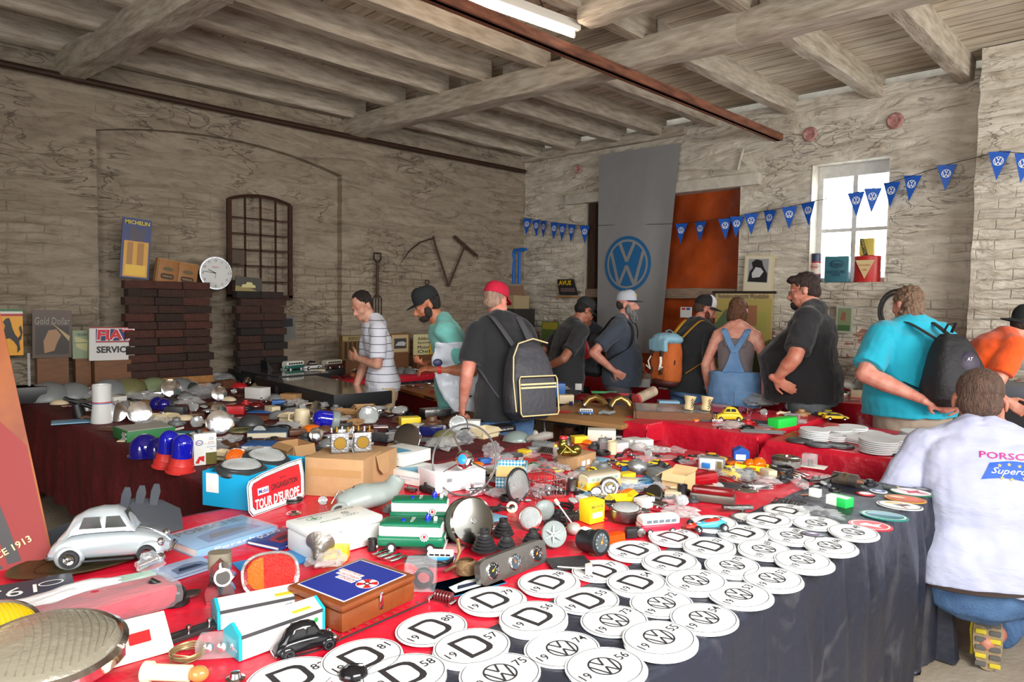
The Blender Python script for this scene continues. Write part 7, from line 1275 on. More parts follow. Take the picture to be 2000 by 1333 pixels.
# ================================================= THINGS ON AND AGAINST THE WALLS
for n,x,y in (('the grey banner',1230,400),('the window',1660,430),('the orange doorway',1400,470),('the pilaster',1940,300),('the room corner',1020,430)): lm(n,x,y)
WR_=Matrix(((0,0,-1,0),(-1,0,0,0),(0,1,0,0),(0,0,0,1)))      # flat art on the right wall
def wallthing(name,label,cat,p,rz=0,group=None,land=None,px=0,py=0,tilt=None):
    USED.add(label); 
    if land: lm(land,px,py)
    return thing(name,label,cat,p,rz,group,tilt)
def sign(name,label,cat,px0,py0,px1,py1,Y,layers,rot=0,land=None,thick=.012,lean=0,sup=TZ+.005):
    """flat sign on the left wall; pixel box gives its corners; layers = (part, polygon in -1..1, colour)"""
    a=onY(px0,py0,Y); b=onY(px1,py1,Y); w=b.x-a.x; h=a.z-b.z; r=wallthing(name,label,cat,((a.x+b.x)/2,Y,b.z),0,None,land,(px0+px1)/2,(py0+py1)/2,(radians(-lean),radians(rot)))
    for k,(nm,poly,col) in enumerate(layers):
        mb=MB().mat(col if not isinstance(col,tuple) else C(col,.35)); P_=[(x*w/2,h/2+y*h/2) for x,y in poly]
        if k==0: mb.prism(P_,-thick,0,T=FRONT)
        else: flatpoly(mb,P_,FRONT,ext=.0008*k+.0004)
        mb.build(nm,r,sharp=0)
    if .82<b.z<1.1 and sup: mb=MB().mat(DWOOD); mb.box(0,.0,(b.z-sup)/2,w*.8,.08,b.z-sup-.001); tag(mb.build('wooden_block',None,((a.x+b.x)/2,Y+.02,sup)),where('plain wooden block propping up a sign',(px0+px1)/2,py1),'block')
    return r,w,h
SQ=[(-1,-1),(1,-1),(1,1),(-1,1)]
def rc(x0,y0,x1,y1): return [(x0,y0),(x1,y0),(x1,y1),(x0,y1)]
def ltr(r,t,x,y,w,h,W,H,col,**k): letter(r,t,FRONT@TR(x*W/2,H/2+y*H/2,.006),col if not isinstance(col,tuple) else C(col,.4),w=w*W,h=h*H,**k)
# iron window frame hanging on the left wall
a=onY(447,388,YW-.03); b=onY(567,582,YW-.03); r=wallthing('iron_window_frame','rusty iron window frame with an arched top hanging on the left wall','window frame',(a.x,YW-.03,b.z),land='the iron window frame',px=507,py=480); W_=b.x-a.x; H_=a.z-b.z
top=lambda x:H_-.0+.055*(1-(2*x/W_-1)**2)*1.1
mb=MB().mat(RUST); mb.box(0,0,H_/2,.045,.03,H_); mb.box(W_,0,H_/2,.045,.03,H_); mb.box(W_/2,0,0,W_+.045,.03,.045); mb.tube([(W_*i/14,0,top(W_*i/14)) for i in range(15)],.021,6,flat=.8); mb.build('outer_frame',r)
for k in (1,2,3): mb=MB().mat(RUST); mb.box(W_*k/4,0,top(W_*k/4)/2,.016,.02,top(W_*k/4)); mb.build('glazing_bar',r)
for k in range(1,6): mb=MB().mat(RUST); mb.box(W_/2,0,H_*k/6.1,W_,.02,.014); mb.build('glazing_bar',r)
mb=MB().mat(mat('brown_pane',(70,56,40),.5)); mb.box(W_*.125,0,H_*.42,W_*.23,.008,H_*.15); mb.build('board_pane',r)
# tall blue and yellow enamel sign (mascot left out)
r,w,h=sign('enamel_sign','tall blue enamel sign with yellow lettering and a yellow chart','sign',231,424,290,545,6.72,[('plate',SQ,(30,44,104)),('dark_shapes',[(-.5,.25),(-.45,.7),(-.1,.75),(.1,.6),(.6,.7),(.5,.25)],(58,48,66)),('yellow_chart',rc(-.82,-.95,.86,.24),(206,150,24)),('chart_column',rc(-.6,-.85,-.2,.2),(160,108,30)),('chart_column',rc(.1,-.85,.55,.2),(160,108,30)),('yellow_chart_foot',rc(-.7,-.9,.75,-.55),(222,176,40))],rot=4,land='the tall blue sign'); ltr(r,'MICHELIN',0,.86,.84,.065,w,h,(220,200,40),bold=.02)
# wooden box with two doors, clock, picture
r,w,h=sign('wooden_cabinet','tilted flat wooden cabinet with two lettered doors on the brick stack','cabinet',300,508,381,570,6.72,[('cabinet_body',SQ,WOOD)],rot=8,land='the tilted wooden cabinet',thick=.07)
for q in (-1,1): mb=MB().mat(mat('honey_wood',(158,104,48),.5,var=.2,vs=14,aniso=(8,8,1))); mb.box(q*w*.245,-.006,h/2,w*.47,.012,h*.93,.004); d_=mb.build('door',r); mb=MB().mat(C((56,40,26),.6)); flatpoly(mb,[(x,y) for x,y in ell(w*.16,h*.09,24,p=.5)],TR(q*w*.245,-.0125,h*.44)@FRONT); mb.build('name_plate',d_,sharp=0); letter(d_,'MARAG',TR(q*w*.245,-.0142,h*.44)@FRONT,C((190,150,90)),w=w*.24); mb=MB().mat(C((96,84,50),.6)); flatpoly(mb,ell(w*.13,h*.07,20),TR(q*w*.245,-.0125,h*.68)@FRONT); mb.build('worn_mark',d_,sharp=0)
p=onY(421,534,6.74); r=wallthing('wall_clock','round white wall clock with a steel rim leaning on the brick stack','clock',p,land='the wall clock',px=421,py=534); R_=.155
mb=MB().mat(CHROME); mb.lathe([(R_*.93,.012),(R_,.012),(R_,-.03),(0,-.03)],44,FRONT); mb.build('rim',r); mb=MB().mat(C((206,206,204),.4)); mb.lathe([(0,.004),(R_*.94,.004)],44,FRONT); mb.build('dial',r)
for k in range(1,13): a=radians(90-30*k); letter(r,str(k),TR(R_*.78*cos(a),-.0055,R_*.78*sin(a))@FRONT,INK,h=.022,name='numeral')
letter(r,'Glaser',TR(0,-.0055,R_*.38)@FRONT,RED,w=.07); mb=MB().mat(INK)
for an,l,w_ in ((172,.12,.006),(155,.08,.008),(262,.05,.003)): mb.prism([(0,-w_/2),(l,-w_/3),(l,w_/3),(0,w_/2)],.007,.008,T=FRONT@RZ(an)); 
mb.build('hands',r)
r,w,h=sign('picture','dark picture of a pale car propped on the right brick stack','picture',459,541,511,572,6.7,[('board',SQ,(58,54,44)),('sandy_ground',[(-1,-1),(1,-1),(.2,-.45),(-1,-.2)],(140,122,70)),('car_shape',[(-.55,-.4),(-.5,.0),(-.25,.05),(-.15,.35),(.2,.35),(.3,.05),(.5,-.05),(.5,-.35)],(196,186,130))],rot=3,land='the dark car picture')
# stacks of bricks
def bricks(x0,x1,Y,z0,z1,group,label,cols,seed):
    random.seed(seed); bw=.238; mbs=[]
    for cset in (cols,):
        for c_ in cset:
            mb=MB().mat(mat('old_brick_%d_%d_%d'%c_,c_,.9,var=.35,vs=20,bump=.5,bs=50)); mb.box(0,0,.034,bw,.112,.068,.004); mbs.append(mb.mesh('brick'))
    z=z0;row=0
    while z<z1:
        x=x0+(.0 if row%2 else .03); xe=x1-max(0,(z-z0)/(z1-z0)-.35)*(x1-x0)*.22
        while x+bw<xe+.04:
            o=link('brick',random.choice(mbs),None,(x+bw/2+random.uniform(-.006,.006),Y+random.uniform(-.012,.012),z),random.uniform(-.05,.05)); tag(o,label,'brick',group); x+=bw+.003
        z+=.072; row+=1
    random.seed(seed+1)
lm('the left brick stack',310,620); lm('the right brick stack',460,640)
for x0,x1,nm,lab in ((2.02,2.98,'wooden_platform','rough wooden platform under the left brick stack'),(3.02,3.6,'wooden_platform','rough wooden platform under the right brick stack')):
    mb=MB().mat(DWOOD); mb.box((x0+x1)/2,6.75,.325,x1-x0,.36,.65); tag(mb.build(nm),lab,'platform')
bricks(2.04,2.92,6.66,.652,.86,'orange perforated bricks','pale orange brick in the lower courses of the left brick stack',[(196,142,84),(182,128,74)],3)
bricks(2.03,2.9,6.66,.868,1.73,'dark bricks in the left stack','dark red-brown brick in the left brick stack behind the long table',[(66,42,34),(80,46,36),(52,36,30)],4)
bricks(3.02,3.62,6.66,.652,1.62,'dark bricks in the right stack','sooty dark brick in the right brick stack near the iron window frame',[(50,36,32),(64,40,32),(38,32,30)],5)
# signs along the foot of the left wall
mb=MB().mat(DWOOD); mb.box(1.0,6.7,.39,1.9,.42,.775); tag(mb.build('bench'),'low dark wooden bench along the left wall carrying the enamel signs','bench')
blk=(26,24,24)
r,w,h=sign('enamel_sign','yellow enamel sign with a black rearing horse at the left edge','sign',-40,604,46,694,6.72,[('plate',SQ,(226,156,16)),('green_band',rc(-1,.9,1,1),(30,100,50)),('white_band',rc(-1,.8,1,.9),(214,210,200)),('red_band',rc(-1,.7,1,.8),(170,30,30)),('horse',[(.05,.45),(.2,.6),(.35,.62),(.42,.45),(.5,.15),(.62,-.1),(.75,-.25),(.88,-.1),(.8,.2),(.9,.3),(.98,.0),(.9,-.3),(.8,-.4),(.85,-.75),(.7,-.9),(.7,-.6),(.55,-.4),(.35,-.25),(.1,-.3),(-.1,-.75),(-.25,-.95),(-.3,-.85),(-.15,-.6),(-.05,-.2),(-.35,-.45),(-.5,-.3),(-.2,-.1),(.1,.1),(.15,.3)],blk)],land='the yellow horse sign')
r,w,h=sign('tin_sign','brown tin sign with blackletter words and a blurred glowing picture','sign',61,606,140,698,6.7,[('plate',SQ,(84,68,56)),('dark_field',rc(-.85,-.85,.85,.35),(52,42,36)),('tan_shape',[(-.4,-.8),(-.45,-.3),(-.2,.15),(.2,.2),(.45,-.05),(.25,-.35),(.1,-.7)],(156,118,84)),('gleam',[(-.1,.5),(.9,-.1),(.85,-.3),(.3,.2)],(170,150,104))],rot=1,land='the brown blackletter sign'); ltr(r,'Gold Dollar',0,.55,.9,.15,w,h,(150,146,140),shear=.1)
r,w,h=sign('glass_sign','pale green glass sign with a car outline left of the blue-red sign','sign',141,646,180,700,6.7,[('plate',SQ,(128,140,110)),('glow',[(-.8,.6),(.6,.3),(.5,-.5),(-.6,-.2)],(170,168,120)),('outline_mark',rc(-.8,.1,.5,.14),(60,70,60))]); ltr(r,'WARE',0,.7,.5,.1,w,h,(70,80,80))
r,w,h=sign('enamel_sign','white enamel sign with red shadowed capitals above SERVICE','sign',173,640,263,702,6.62,[('plate',SQ,(206,204,200)),('red_band',rc(-1,.93,1,1.0),(150,24,34)),('blue_field',rc(-.72,.18,1,.88),(34,44,96)),('red_line',rc(-.72,.08,1,.16),(160,24,34))],rot=1,land='the red-lettered sign')
letter(r,'FIAT',FRONT@TR(w*.07,h*.775,.006),WHITE,w=w*.84,h=h*.35,bold=.06,shear=.05); letter(r,'FIAT',FRONT@TR(w*.06,h*.775,.007),C((196,34,44)),w=w*.8,h=h*.31,bold=.04,shear=.05); ltr(r,'SERVICE',.05,-.35,.75,.2,w,h,INK,bold=.03)
# small display behind the dark table
r,w,h=sign('metal_case','narrow grey metal case with a dark pane standing on the left wall table','case',545,619,578,663,6.7,[('case_body',SQ,(98,98,94)),('dark_pane',rc(-.72,.1,.7,.82),(26,28,32))],rot=-3,thick=.05,land='the grey metal case')
r,w,h=sign('display_case','shallow wooden display case with slots left of the youth','case',668,656,716,702,6.6,[('case_body',SQ,(112,84,50)),('pale_header',rc(-.95,.55,.95,.95),(160,142,96))]+[('slot',rc(-.8+.36*k,-.9,-.6+.36*k,.45),(62,44,28)) for k in range(5)],thick=.06,land='the slotted display case'); ltr(r,'RODOCO',.0,.75,.5,.13,w,h,INK)
r,w,h=sign('framed_photo','pale framed photo of a white car right of the youth','picture',762,652,800,690,6.65,[('frame',SQ,(120,86,50)),('mount',rc(-.85,-.85,.85,.85),(190,168,128)),('photo',rc(-.6,-.5,.65,.5),(70,70,70)),('car_shape',[(-.5,-.2),(-.2,.15),(.3,.2),(.6,.05),(.5,-.25)],(190,190,190))],land='the framed car photo')
r,w,h=sign('paper_sign','yellow and cream paper sign with black script beside the framed car photo','sign',808,654,850,692,6.6,[('sheet',SQ,(206,200,150)),('yellow_half',rc(.4,-1,1,1),(206,170,40))])
for k,t in enumerate(('Addinol','Spezial','Motor','Oel')): ltr(r,t,-.1,.6-.42*k,.55,.15,w,h,INK)
p=onY(565,690,6.5); r=wallthing('wheel_arch','black moulded car part with two horns on the left wall table','car part',(p.x,6.5,.785),land='the horned black part',px=565,py=670); mb=MB().mat(BLACK); mb.prism([(-.24,0),(.24,0),(.26,.17),(.2,.1),(.1,.08),(-.1,.08),(-.2,.11),(-.27,.2)],-.06,.06,T=FRONT); mb.build('part_body',r)
for k,(px,lab,bc,u,l_) in enumerate(((572,'green and white toy bus on a black stand before the horned part',(20,20,20),(206,206,196),(30,90,80)),(608,'white toy coupe on a cream box on the left wall table',(206,200,170),(220,220,220),None),(648,'cream and dark toy bus tilted in its open box by the slotted case',(24,22,22),(190,186,170),(60,30,30)))):
    p=onY(px,694,6.42); r=wallthing('box',('black display stand under the green and white toy bus','cream box under the white toy coupe','black box under the tilted cream toy bus')[k],'box',(p.x,6.42,TZ)); hb=.1 if k!=2 else .09; mb=MB().mat(C(bc,.4)); mb.box(0,0,hb/2,.24,.14,hb,.003); mb.build('box_body',r)
    v=wallthing('model_vehicle',lab,'toy car' if k==1 else 'toy bus',(p.x,6.42,TZ+hb+.001),pi+.2 if k!=1 else pi+.1); 
    if k==1: toycar(v,.21,C(u,.3))
    else: bus(v,.22,C(u,.35),C(l_,.35),nwin=6)
# tools hanging on the left wall
IR=mat('dark_tool_iron',(44,32,26),.7,.4,var=.4,bump=.3); HW=mat('dark_tool_wood',(74,50,34),.7,var=.3,vs=12)
r=wallthing('garden_fork','old D-handled digging fork hanging on the left wall above the youth','tool',onY(737,530,6.93)); mb=MB().mat(HW); mb.rod((0,0,-.3),(0,0,.12),.017); mb.build('shaft',r); mb=MB().mat(IR); mb.tube([(0,0,.1),(-.05,0,.14),(-.045,0,.21),(.045,0,.21),(.05,0,.14),(0,0,.1)],.01); mb.build('handle',r); mb=MB().mat(IR)
for x in (-.06,-.02,.02,.06): mb.tube([(x*.3,0,-.28),(x,0,-.32),(x,0,-.52)],.006)
mb.build('tines',r)
r=wallthing('scythe','long thin scythe with a curved blade hanging on the left wall','tool',onY(852,520,6.93),land='the scythe',px=835,py=490); q=lambda px,py:onY(px,py,6.93)-onY(852,520,6.93); mb=MB().mat(IR); mb.tube([q(782,515),q(800,490),q(820,474),q(848,465)],[.004,.012,.016,.014],8,flat=.4); mb.build('blade',r); mb=MB().mat(HW); mb.tube([q(846,462),q(852,485),q(862,515),q(876,560)],.013); mb.build('shaft',r)
r=wallthing('hay_rake','wooden hay rake with a toothed head on the left wall','tool',onY(905,490,6.93),land='the hay rake',px=905,py=490); q=lambda px,py:onY(px,py,6.93)-onY(905,490,6.93); mb=MB().mat(HW); mb.tube([q(876,560),q(890,525),q(908,480)],.013); mb.build('shaft',r); mb=MB().mat(HW); mb.rod(q(888,462),q(932,500),.018); mb.build('head',r)
for k in range(7): a=q(890+6.6*k,464+5.6*k); mb=MB().mat(HW); mb.rod(a,a+Vector((.035,0,-.06)),.006); mb.build('tooth',r)
r=wallthing('iron_hook','small rusty iron chain hook on the left wall above the teal-shirted man','hook',onY(834,552,6.94)); mb=MB().mat(IR); mb.tube([(.03*cos(a),0,.03*sin(a)) for a in [2*pi*i/16 for i in range(16)]],.005,6,True); mb.tube([(0,0,-.03),(0,0,-.2),(.02,0,-.3)],.007); mb.build('hook_body',r)
mb=MB().mat(mat('bright_blue_pipe',(20,104,196),.4)); o0=onX(1012,555,7.2); q=lambda px,py:onX(px,py,7.2)-o0
for k,dx in enumerate((0,11)): mb=MB().mat(MT['bright_blue_pipe']); mb.tube([q(1003+dx,555),q(1003+dx,495),q(1006+dx,489),q(1020+dx*.7,487)],.022,8); tag(mb.build('blue_pipe',None,o0),('bright blue bent pipe in the room corner, left one of two','bright blue bent pipe in the room corner, right one of two')[k],'pipe')
# corner shelf boxes
p=onX(1004,590,6.95); r=wallthing('wooden_cupboard','plain dark cupboard in the room corner holding two boxes','cupboard',(6.98,p.y,0)); hC=onX(1003,603,6.98).z; mb=MB().mat(mat('dark_cupboard',(46,42,40),.7)); mb.box(0,0,hC/2,.4,.36,hC,.006); mb.build('cupboard_body',r)
mb=MB().mat(mat('beige_carton',(170,150,112),.7)); mb.box(0,0,.09,.3,.28,.18); tag(mb.build('carton',None,(6.95,p.y,hC)),'beige carton standing on the corner cupboard','box'); mb=MB().mat(DWOOD); mb.prism([(-.15,0),(.15,0),(.12,.13),(-.12,.13)],-.13,.13,T=RZ(-45)@FRONT); tag(mb.build('old_radio',None,(6.95,p.y,hC+.18)),'brown tapering wooden case on top of the beige carton','case')
# banner with the big emblem
XB=7.3; c=[onX(*q,XB) for q in ((1170,303),(1328,279),(1290,690),(1164,690))]
BAN=mat('grey_banner_cloth',(142,142,142),.75,bump=.2,bs=10,var=.1,vs=2)
mb=MB().mat(BAN); N=26
def ban(u,v):
    a=c[0].lerp(c[1],u); b=c[3].lerp(c[2],u); p=a.lerp(b,v); return (p.x+.02*sin(u*9+v*2)*v+.03*noise.noise(Vector((u*4,v*2,1)))*(v*.8+.1),p.y,p.z)
mb.grid(N,40,ban); b_=mb.build('hanging_banner'); tag(b_,'large grey cloth banner with a blue round emblem hanging on the right wall','banner')
pc=onX(1225,516,XB); mb=MB().mat(mat('banner_blue',(28,98,150),.7)); R_=.345
def wrapb(x,y,z): 
    Y=pc.y-x; Z=pc.z+y; v=(c[0].z-Z)/(c[0].z-c[3].z); u=(c[0].y-Y)/(c[0].y-c[1].y); return (ban(min(max(u,0),1),min(max(v,0),1))[0]-.006-z,Y,Z)
tmp=MB(); vw(tmp,R_,Matrix(),ext=0,ring=.11,st=.17)
# blue disc with grey letter strokes
mb.mat(MT['banner_blue']); g=MB().mat(MT['banner_blue']); rr=[0,.2,.4,.6,.8,1]
vs=[wrapb(R_*k*cos(2*pi*i/40),R_*k*sin(2*pi*i/40),0) for k in rr for i in range(40)]; g.add(vs,[(j*40+i,j*40+(i+1)%40,(j+1)*40+(i+1)%40,(j+1)*40+i) for j in range(5) for i in range(40)]); o=g.build('emblem_disc',b_)
g=MB().mat(BAN); vs=[wrapb(R_*k*cos(2*pi*i/40),R_*k*sin(2*pi*i/40),.002) for k in (.8,.88) for i in range(40)]; g.add(vs,[(i,(i+1)%40,40+(i+1)%40,40+i) for i in range(40)]); g.build('emblem_ring',o)
def stroke(a,b,w_):
    L=bar(a,b,w_); A,B,C_,D_=[Vector(q) for q in L]; n=8; return [wrapb(*(A.lerp(B,i/n)),.002+.0004) for i in range(n+1)]+[wrapb(*(D_.lerp(C_,i/n)),.002+.0004) for i in range(n+1)],[(i,i+1,n+2+i,n+1+i) for i in range(n)]
q=.82*R_; P=lambda d:(q*cos(radians(d)),q*sin(radians(d))); g=MB().mat(BAN)
for a,b in ((P(113),(0,.09*R_)),(P(67),(0,.09*R_)),(P(148),(-.34*R_,-.76*R_)),((-.34*R_,-.76*R_),(0,-.06*R_)),((0,-.06*R_),(.34*R_,-.76*R_)),((.34*R_,-.76*R_),P(32))): vs,fs=stroke(a,b,.13*R_); g.add(vs,fs,False)
g.build('emblem_letters',o,sharp=0)
# bunting
pts=[(1030,427),(1047,430),(1062,432),(1083,435),(1099,437),(1117,439),(1142,441),(1331,437),(1368,433),(1416,427),(1440,423),(1467,417),(1504,411),(1542,404),(1578,396),(1672,376),(1705,368),(1742,356),(1783,343),(1849,322),(1952,296),(2004,300)]
PB=mat('pennant_blue',(14,84,180),.5); X_=lambda px:7.3 if px<1850 else (7.0 if px>1900 else 7.2); S3=[onX(1018,424,7.3)]
pm=MB().mat(PB); pm.prism([(-.078,0),(.078,0),(.0,-.235)],-.001,.001,T=WR_); pm=pm.mesh('pennant_cloth'); em=MB().mat(WHITE); vw(em,.037,WR_@TR(0,-.078,.0015),ring=.13,st=.17); em=em.mesh('emblem')
for k,(px,py) in enumerate(pts):
    p=onX(px,py,X_(px)); S3.append(p); r=thing('pennant',where('blue triangular pennant with a white round emblem',px,py),'pennant',p,random.uniform(-.25,.25),'blue pennants on the string',(0,0)); r.rotation_euler[0]=random.uniform(-.12,.12); link('pennant_cloth',pm,r); link('emblem',em,r)
mb=MB().mat(INK); mb.tube(S3,.003,4); tag(mb.build('bunting_string'),'thin cord carrying the blue pennants along the right wall','string')
# framed photo, school chart and small pictures on the right wall
def rsign(name,label,cat,px0,py0,px1,py1,X,layers,rot=0,land=None,thick=.014):
    a=onX(px0,py0,X); b=onX(px1,py1,X); w=a.y-b.y; h=a.z-b.z; r=wallthing(name,label,cat,(X,(a.y+b.y)/2,b.z),-pi/2,None,land,(px0+px1)/2,(py0+py1)/2,(0,radians(rot)))
    for k,(nm,poly,col) in enumerate(layers):
        mb=MB().mat(col if not isinstance(col,tuple) else C(col,.4)); P_=[(x*w/2,h/2+y*h/2) for x,y in poly]
        if k==0: mb.prism(P_,-thick,0,T=FRONT)
        else: flatpoly(mb,P_,FRONT,ext=.0008*k+.0004)
        mb.build(nm,r,sharp=0)
    return r,w,h
rsign('framed_photo','pale wooden framed black and white photo of a racing driver on the right wall','picture',1453,500,1508,570,7.36,[('frame',SQ,(206,190,148)),('mount',rc(-.93,-.95,.93,.95),(214,206,180)),('photo',rc(-.72,-.5,.65,.8),(150,152,154)),('dark_shape',[(-.7,-.45),(-.6,.1),(-.4,.3),(-.5,.6),(-.2,.78),(.2,.7),(.3,.4),(.6,.0),(.6,-.48)],(36,36,38)),('pale_shape',[(-.45,.0),(-.2,.35),(.15,.3),(.35,.1),(.1,-.2),(-.4,-.25)],(196,196,196))],rot=2,land='the framed racing photo')
r,w,h=rsign('school_chart','old hanging school chart of a painted street scene on the right wall','chart',1398,573,1503,735,7.3,[('chart_sheet',SQ,(176,160,90)),('header',rc(-1,.86,1,1),(190,170,124)),('street',[(-1,.2),(-.6,.6),(-.3,.55),(-.9,-.2)],(96,120,84)),('house',rc(.1,.2,.5,.7),(160,110,80)),('house',rc(.5,.1,.85,.55),(164,160,84)),('greenery',[(-1,-.9),(-.8,-.3),(0,-.1),(.5,-.3),(1,-.1),(1,-.95)],(96,104,50)),('dark_trees',[(.2,-.9),(.3,-.4),(.7,-.3),(.9,-.6),(.8,-.95)],(62,72,40)),('path',[(-.9,.0),(.9,-.35),(.9,-.45),(-.9,-.15)],(196,176,100))],land='the school chart'); ltr(r,'Verkehrsunterricht Wandtafeln',0,.93,.9,.06,w,h,(70,56,40)); mb=MB().mat(C((50,44,40))); mb.rod((-w*.56,0,h+.01),(w*.56,0,h+.01),.014); mb.build('hanging_rod',r)
r,w,h=rsign('magazine','dark magazine with yellow capitals on a wall bracket left of the banner','magazine',1088,546,1128,577,7.28,[('cover',[(-1,1),(-.75,-1),(1,-1),(.55,1)],(34,34,38)),('grey_picture',[(-.6,-.6),(.8,-.6),(.7,-.1),(-.65,-.1)],(100,80,84))],land='the yellow-lettered magazine'); ltr(r,'AVUS',-.2,.55,.6,.3,w,h,(232,190,30),bold=.03)
mb=MB().mat(WOOD); a=onX(1108,578,7.33); mb.box(0,0,0,.16,.3,.02); tag(mb.build('wall_shelf',None,(7.33,a.y,a.z-.012)),'small shelf bracket under the yellow-lettered magazine','shelf')
r,w,h=rsign('payment_notice','small white notice with red and blue card marks on the orange tarpaulin','notice',1329,600,1350,621,7.38,[('sheet',SQ,(206,208,206)),('red_mark',rc(-.75,.45,-.1,.85),(190,50,40)),('blue_mark',rc(.1,.45,.75,.85),(40,80,160))])
rsign('wall_picture','faded framed picture on the right wall between the heavy man and the window','picture',1634,598,1664,652,7.36,[('frame',SQ,(170,176,160)),('picture',rc(-.8,-.85,.8,.85),(128,140,104)),('red_shape',[(-.5,.0),(-.2,.6),(.2,.5),(.1,-.1)],(150,96,80)),('green_shape',rc(-.7,-.8,.7,-.4),(70,104,66))])
rsign('wall_poster','bright green and red poster leaning behind the man with the dark cap','poster',1058,628,1090,690,7.2,[('sheet',SQ,(96,120,60)),('yellow_band',rc(-.9,.5,.9,.95),(170,160,60)),('red_patch',[(-.8,-.9),(-.6,-.2),(.3,.0),(.9,-.5),(.8,-.9)],(120,30,36))])
r,w,h=rsign('round_sign','black round sign with a white lettered rim behind the heavy man','sign',1492,655,1560,750,7.0,[('plate',ell(1,1,40),(24,24,26)),('white_ring',ell(.96,.96,40),(190,186,160)),('black_band',ell(.93,.93,40),(24,24,26)),('inner_ring',ell(.66,.66,40),(150,146,120)),('inner_field',ell(.63,.63,40),(28,28,30))],land='the black round sign')
for k,ch in enumerate('LAMBORGHINI'): a=radians(196-14*k); letter(r,ch,FRONT@TR(w/2*.8*cos(a),h/2+h/2*.8*sin(a),.006)@RZ(degrees_(a)-90),C((206,202,170)),h=h*.075,name='letter')
# black hose loop on the wall
p=onX(1752,608,7.33); mb=MB().mat(RUBBER)
for R2 in (.16,.135): mb.tube([(0,R2*cos(a),R2*1.25*sin(a)) for a in [radians(-60+15*i) for i in range(25)]],.012,8)
tag(mb.build('hose',None,p),'black rubber hose looped on the right wall behind the woman in turquoise','hose')
# oil cans on the window sill
sx=7.5
def can_at(px,pyb,w_,h_,nm,lab,shape,mt,land=None,z=None):
    p=onX(px,pyb,sx); p.z=1.842 if z is None else z; r=wallthing(nm,lab,'oil can',p,-pi/2,'oil cans in the window',land,px,pyb-20); mb=MB().mat(mt)
    if shape=='cyl': mb.lathe([(0,0),(w_/2,0),(w_/2*1.02,.006),(w_/2,.012),(w_/2,h_-.012),(w_/2*1.02,h_-.006),(w_/2*.95,h_),(0,h_)],28)
    elif shape=='oval': mb.lathe([(0,0),(w_/2,0),(w_/2*1.02,.008),(w_/2,.014),(w_/2,h_-.014),(w_/2*1.02,h_-.006),(w_/2*.95,h_),(0,h_)],36,sy=.6)
    else: mb.box(0,0,h_/2,w_,.08,h_,.012)
    mb.build('can_body',r); return r
r=can_at(1593,551,.1,.3,'oil_can','slim dark blue cylindrical oil can at the left of the window sill','cyl',C((40,46,74),.4)); mb=MB().mat(C((206,196,180),.4)); mb.lathe([(.0507,.09),(.0507,.2)],28); b2=mb.build('label_band',r); mb=MB().mat(C((176,34,40))); mb.lathe([(.0512,.2),(.0512,.215)],28); mb.lathe([(.0512,.08),(.0512,.09)],28); mb.build('red_band',b2); letter(b2,'Esso',onfront(0,-.0525,.165),C((170,30,44)),w=.06,bold=.02); mb=MB().mat(C((170,30,44))); annulus(mb,.042,.024,.004,onfront(0,-.0522,.165)); mb.build('emblem_ring',b2,sharp=0)
r=can_at(1635,551,.235,.265,'oil_can','flat teal oil canister in the middle of the window sill','box',mat('dusty_teal_tin',(62,118,132),.45,var=.25,vs=9)); NV=C((24,40,70)); letter(r,'Esso',onfront(0,-.042,.185),NV,w=.1,bold=.01); mb=MB().mat(NV); annulus(mb,.07,.038,.006,onfront(0,-.0415,.185)); mb.build('emblem_ring',r,sharp=0); letter(r,'ESSOLUBE',onfront(0,-.042,.105),NV,w=.18); letter(r,'HDX',onfront(0,-.042,.075),NV,w=.08)
r=can_at(1693,551,.245,.26,'oil_can','red oval oil tin with a cream triangle label on the window sill','oval',mat('oil_tin_red',(196,44,40),.4,var=.15,vs=10),land='the red oil tin')
T=onfront(0,-.0775,.0); mb=MB().mat(C((214,192,140),.5)); mb.add([(-.09,.215,0),(.09,.215,0),(.0,.03,0)],[(0,2,1)],False,onfront(0,-.079,0)); mb.build('triangle_label',r,sharp=0)
for t,z,w_ in (('MOTOREN',.165,.1),('OEL',.12,.05)): letter(r,t,onfront(0,-.081,z),RED,w=w_)
r=can_at(1694,497,.135,.17,'oil_can','yellow square oil can standing on the red oval oil tin','box',mat('oil_can_yellow',(206,184,84),.45,var=.15,vs=10),z=1.842+.262); mb=MB().mat(INK); flatpoly(mb,[(-.067,.165),(-.03,.165),(.02,.003),(-.02,.003)],onfront(0,-.0415,0)); mb.build('diagonal_band',r,sharp=0); letter(r,'IMPERTOL',onfront(-.023,-.043,.085)@RZ(-74),C((214,190,90)),w=.15)
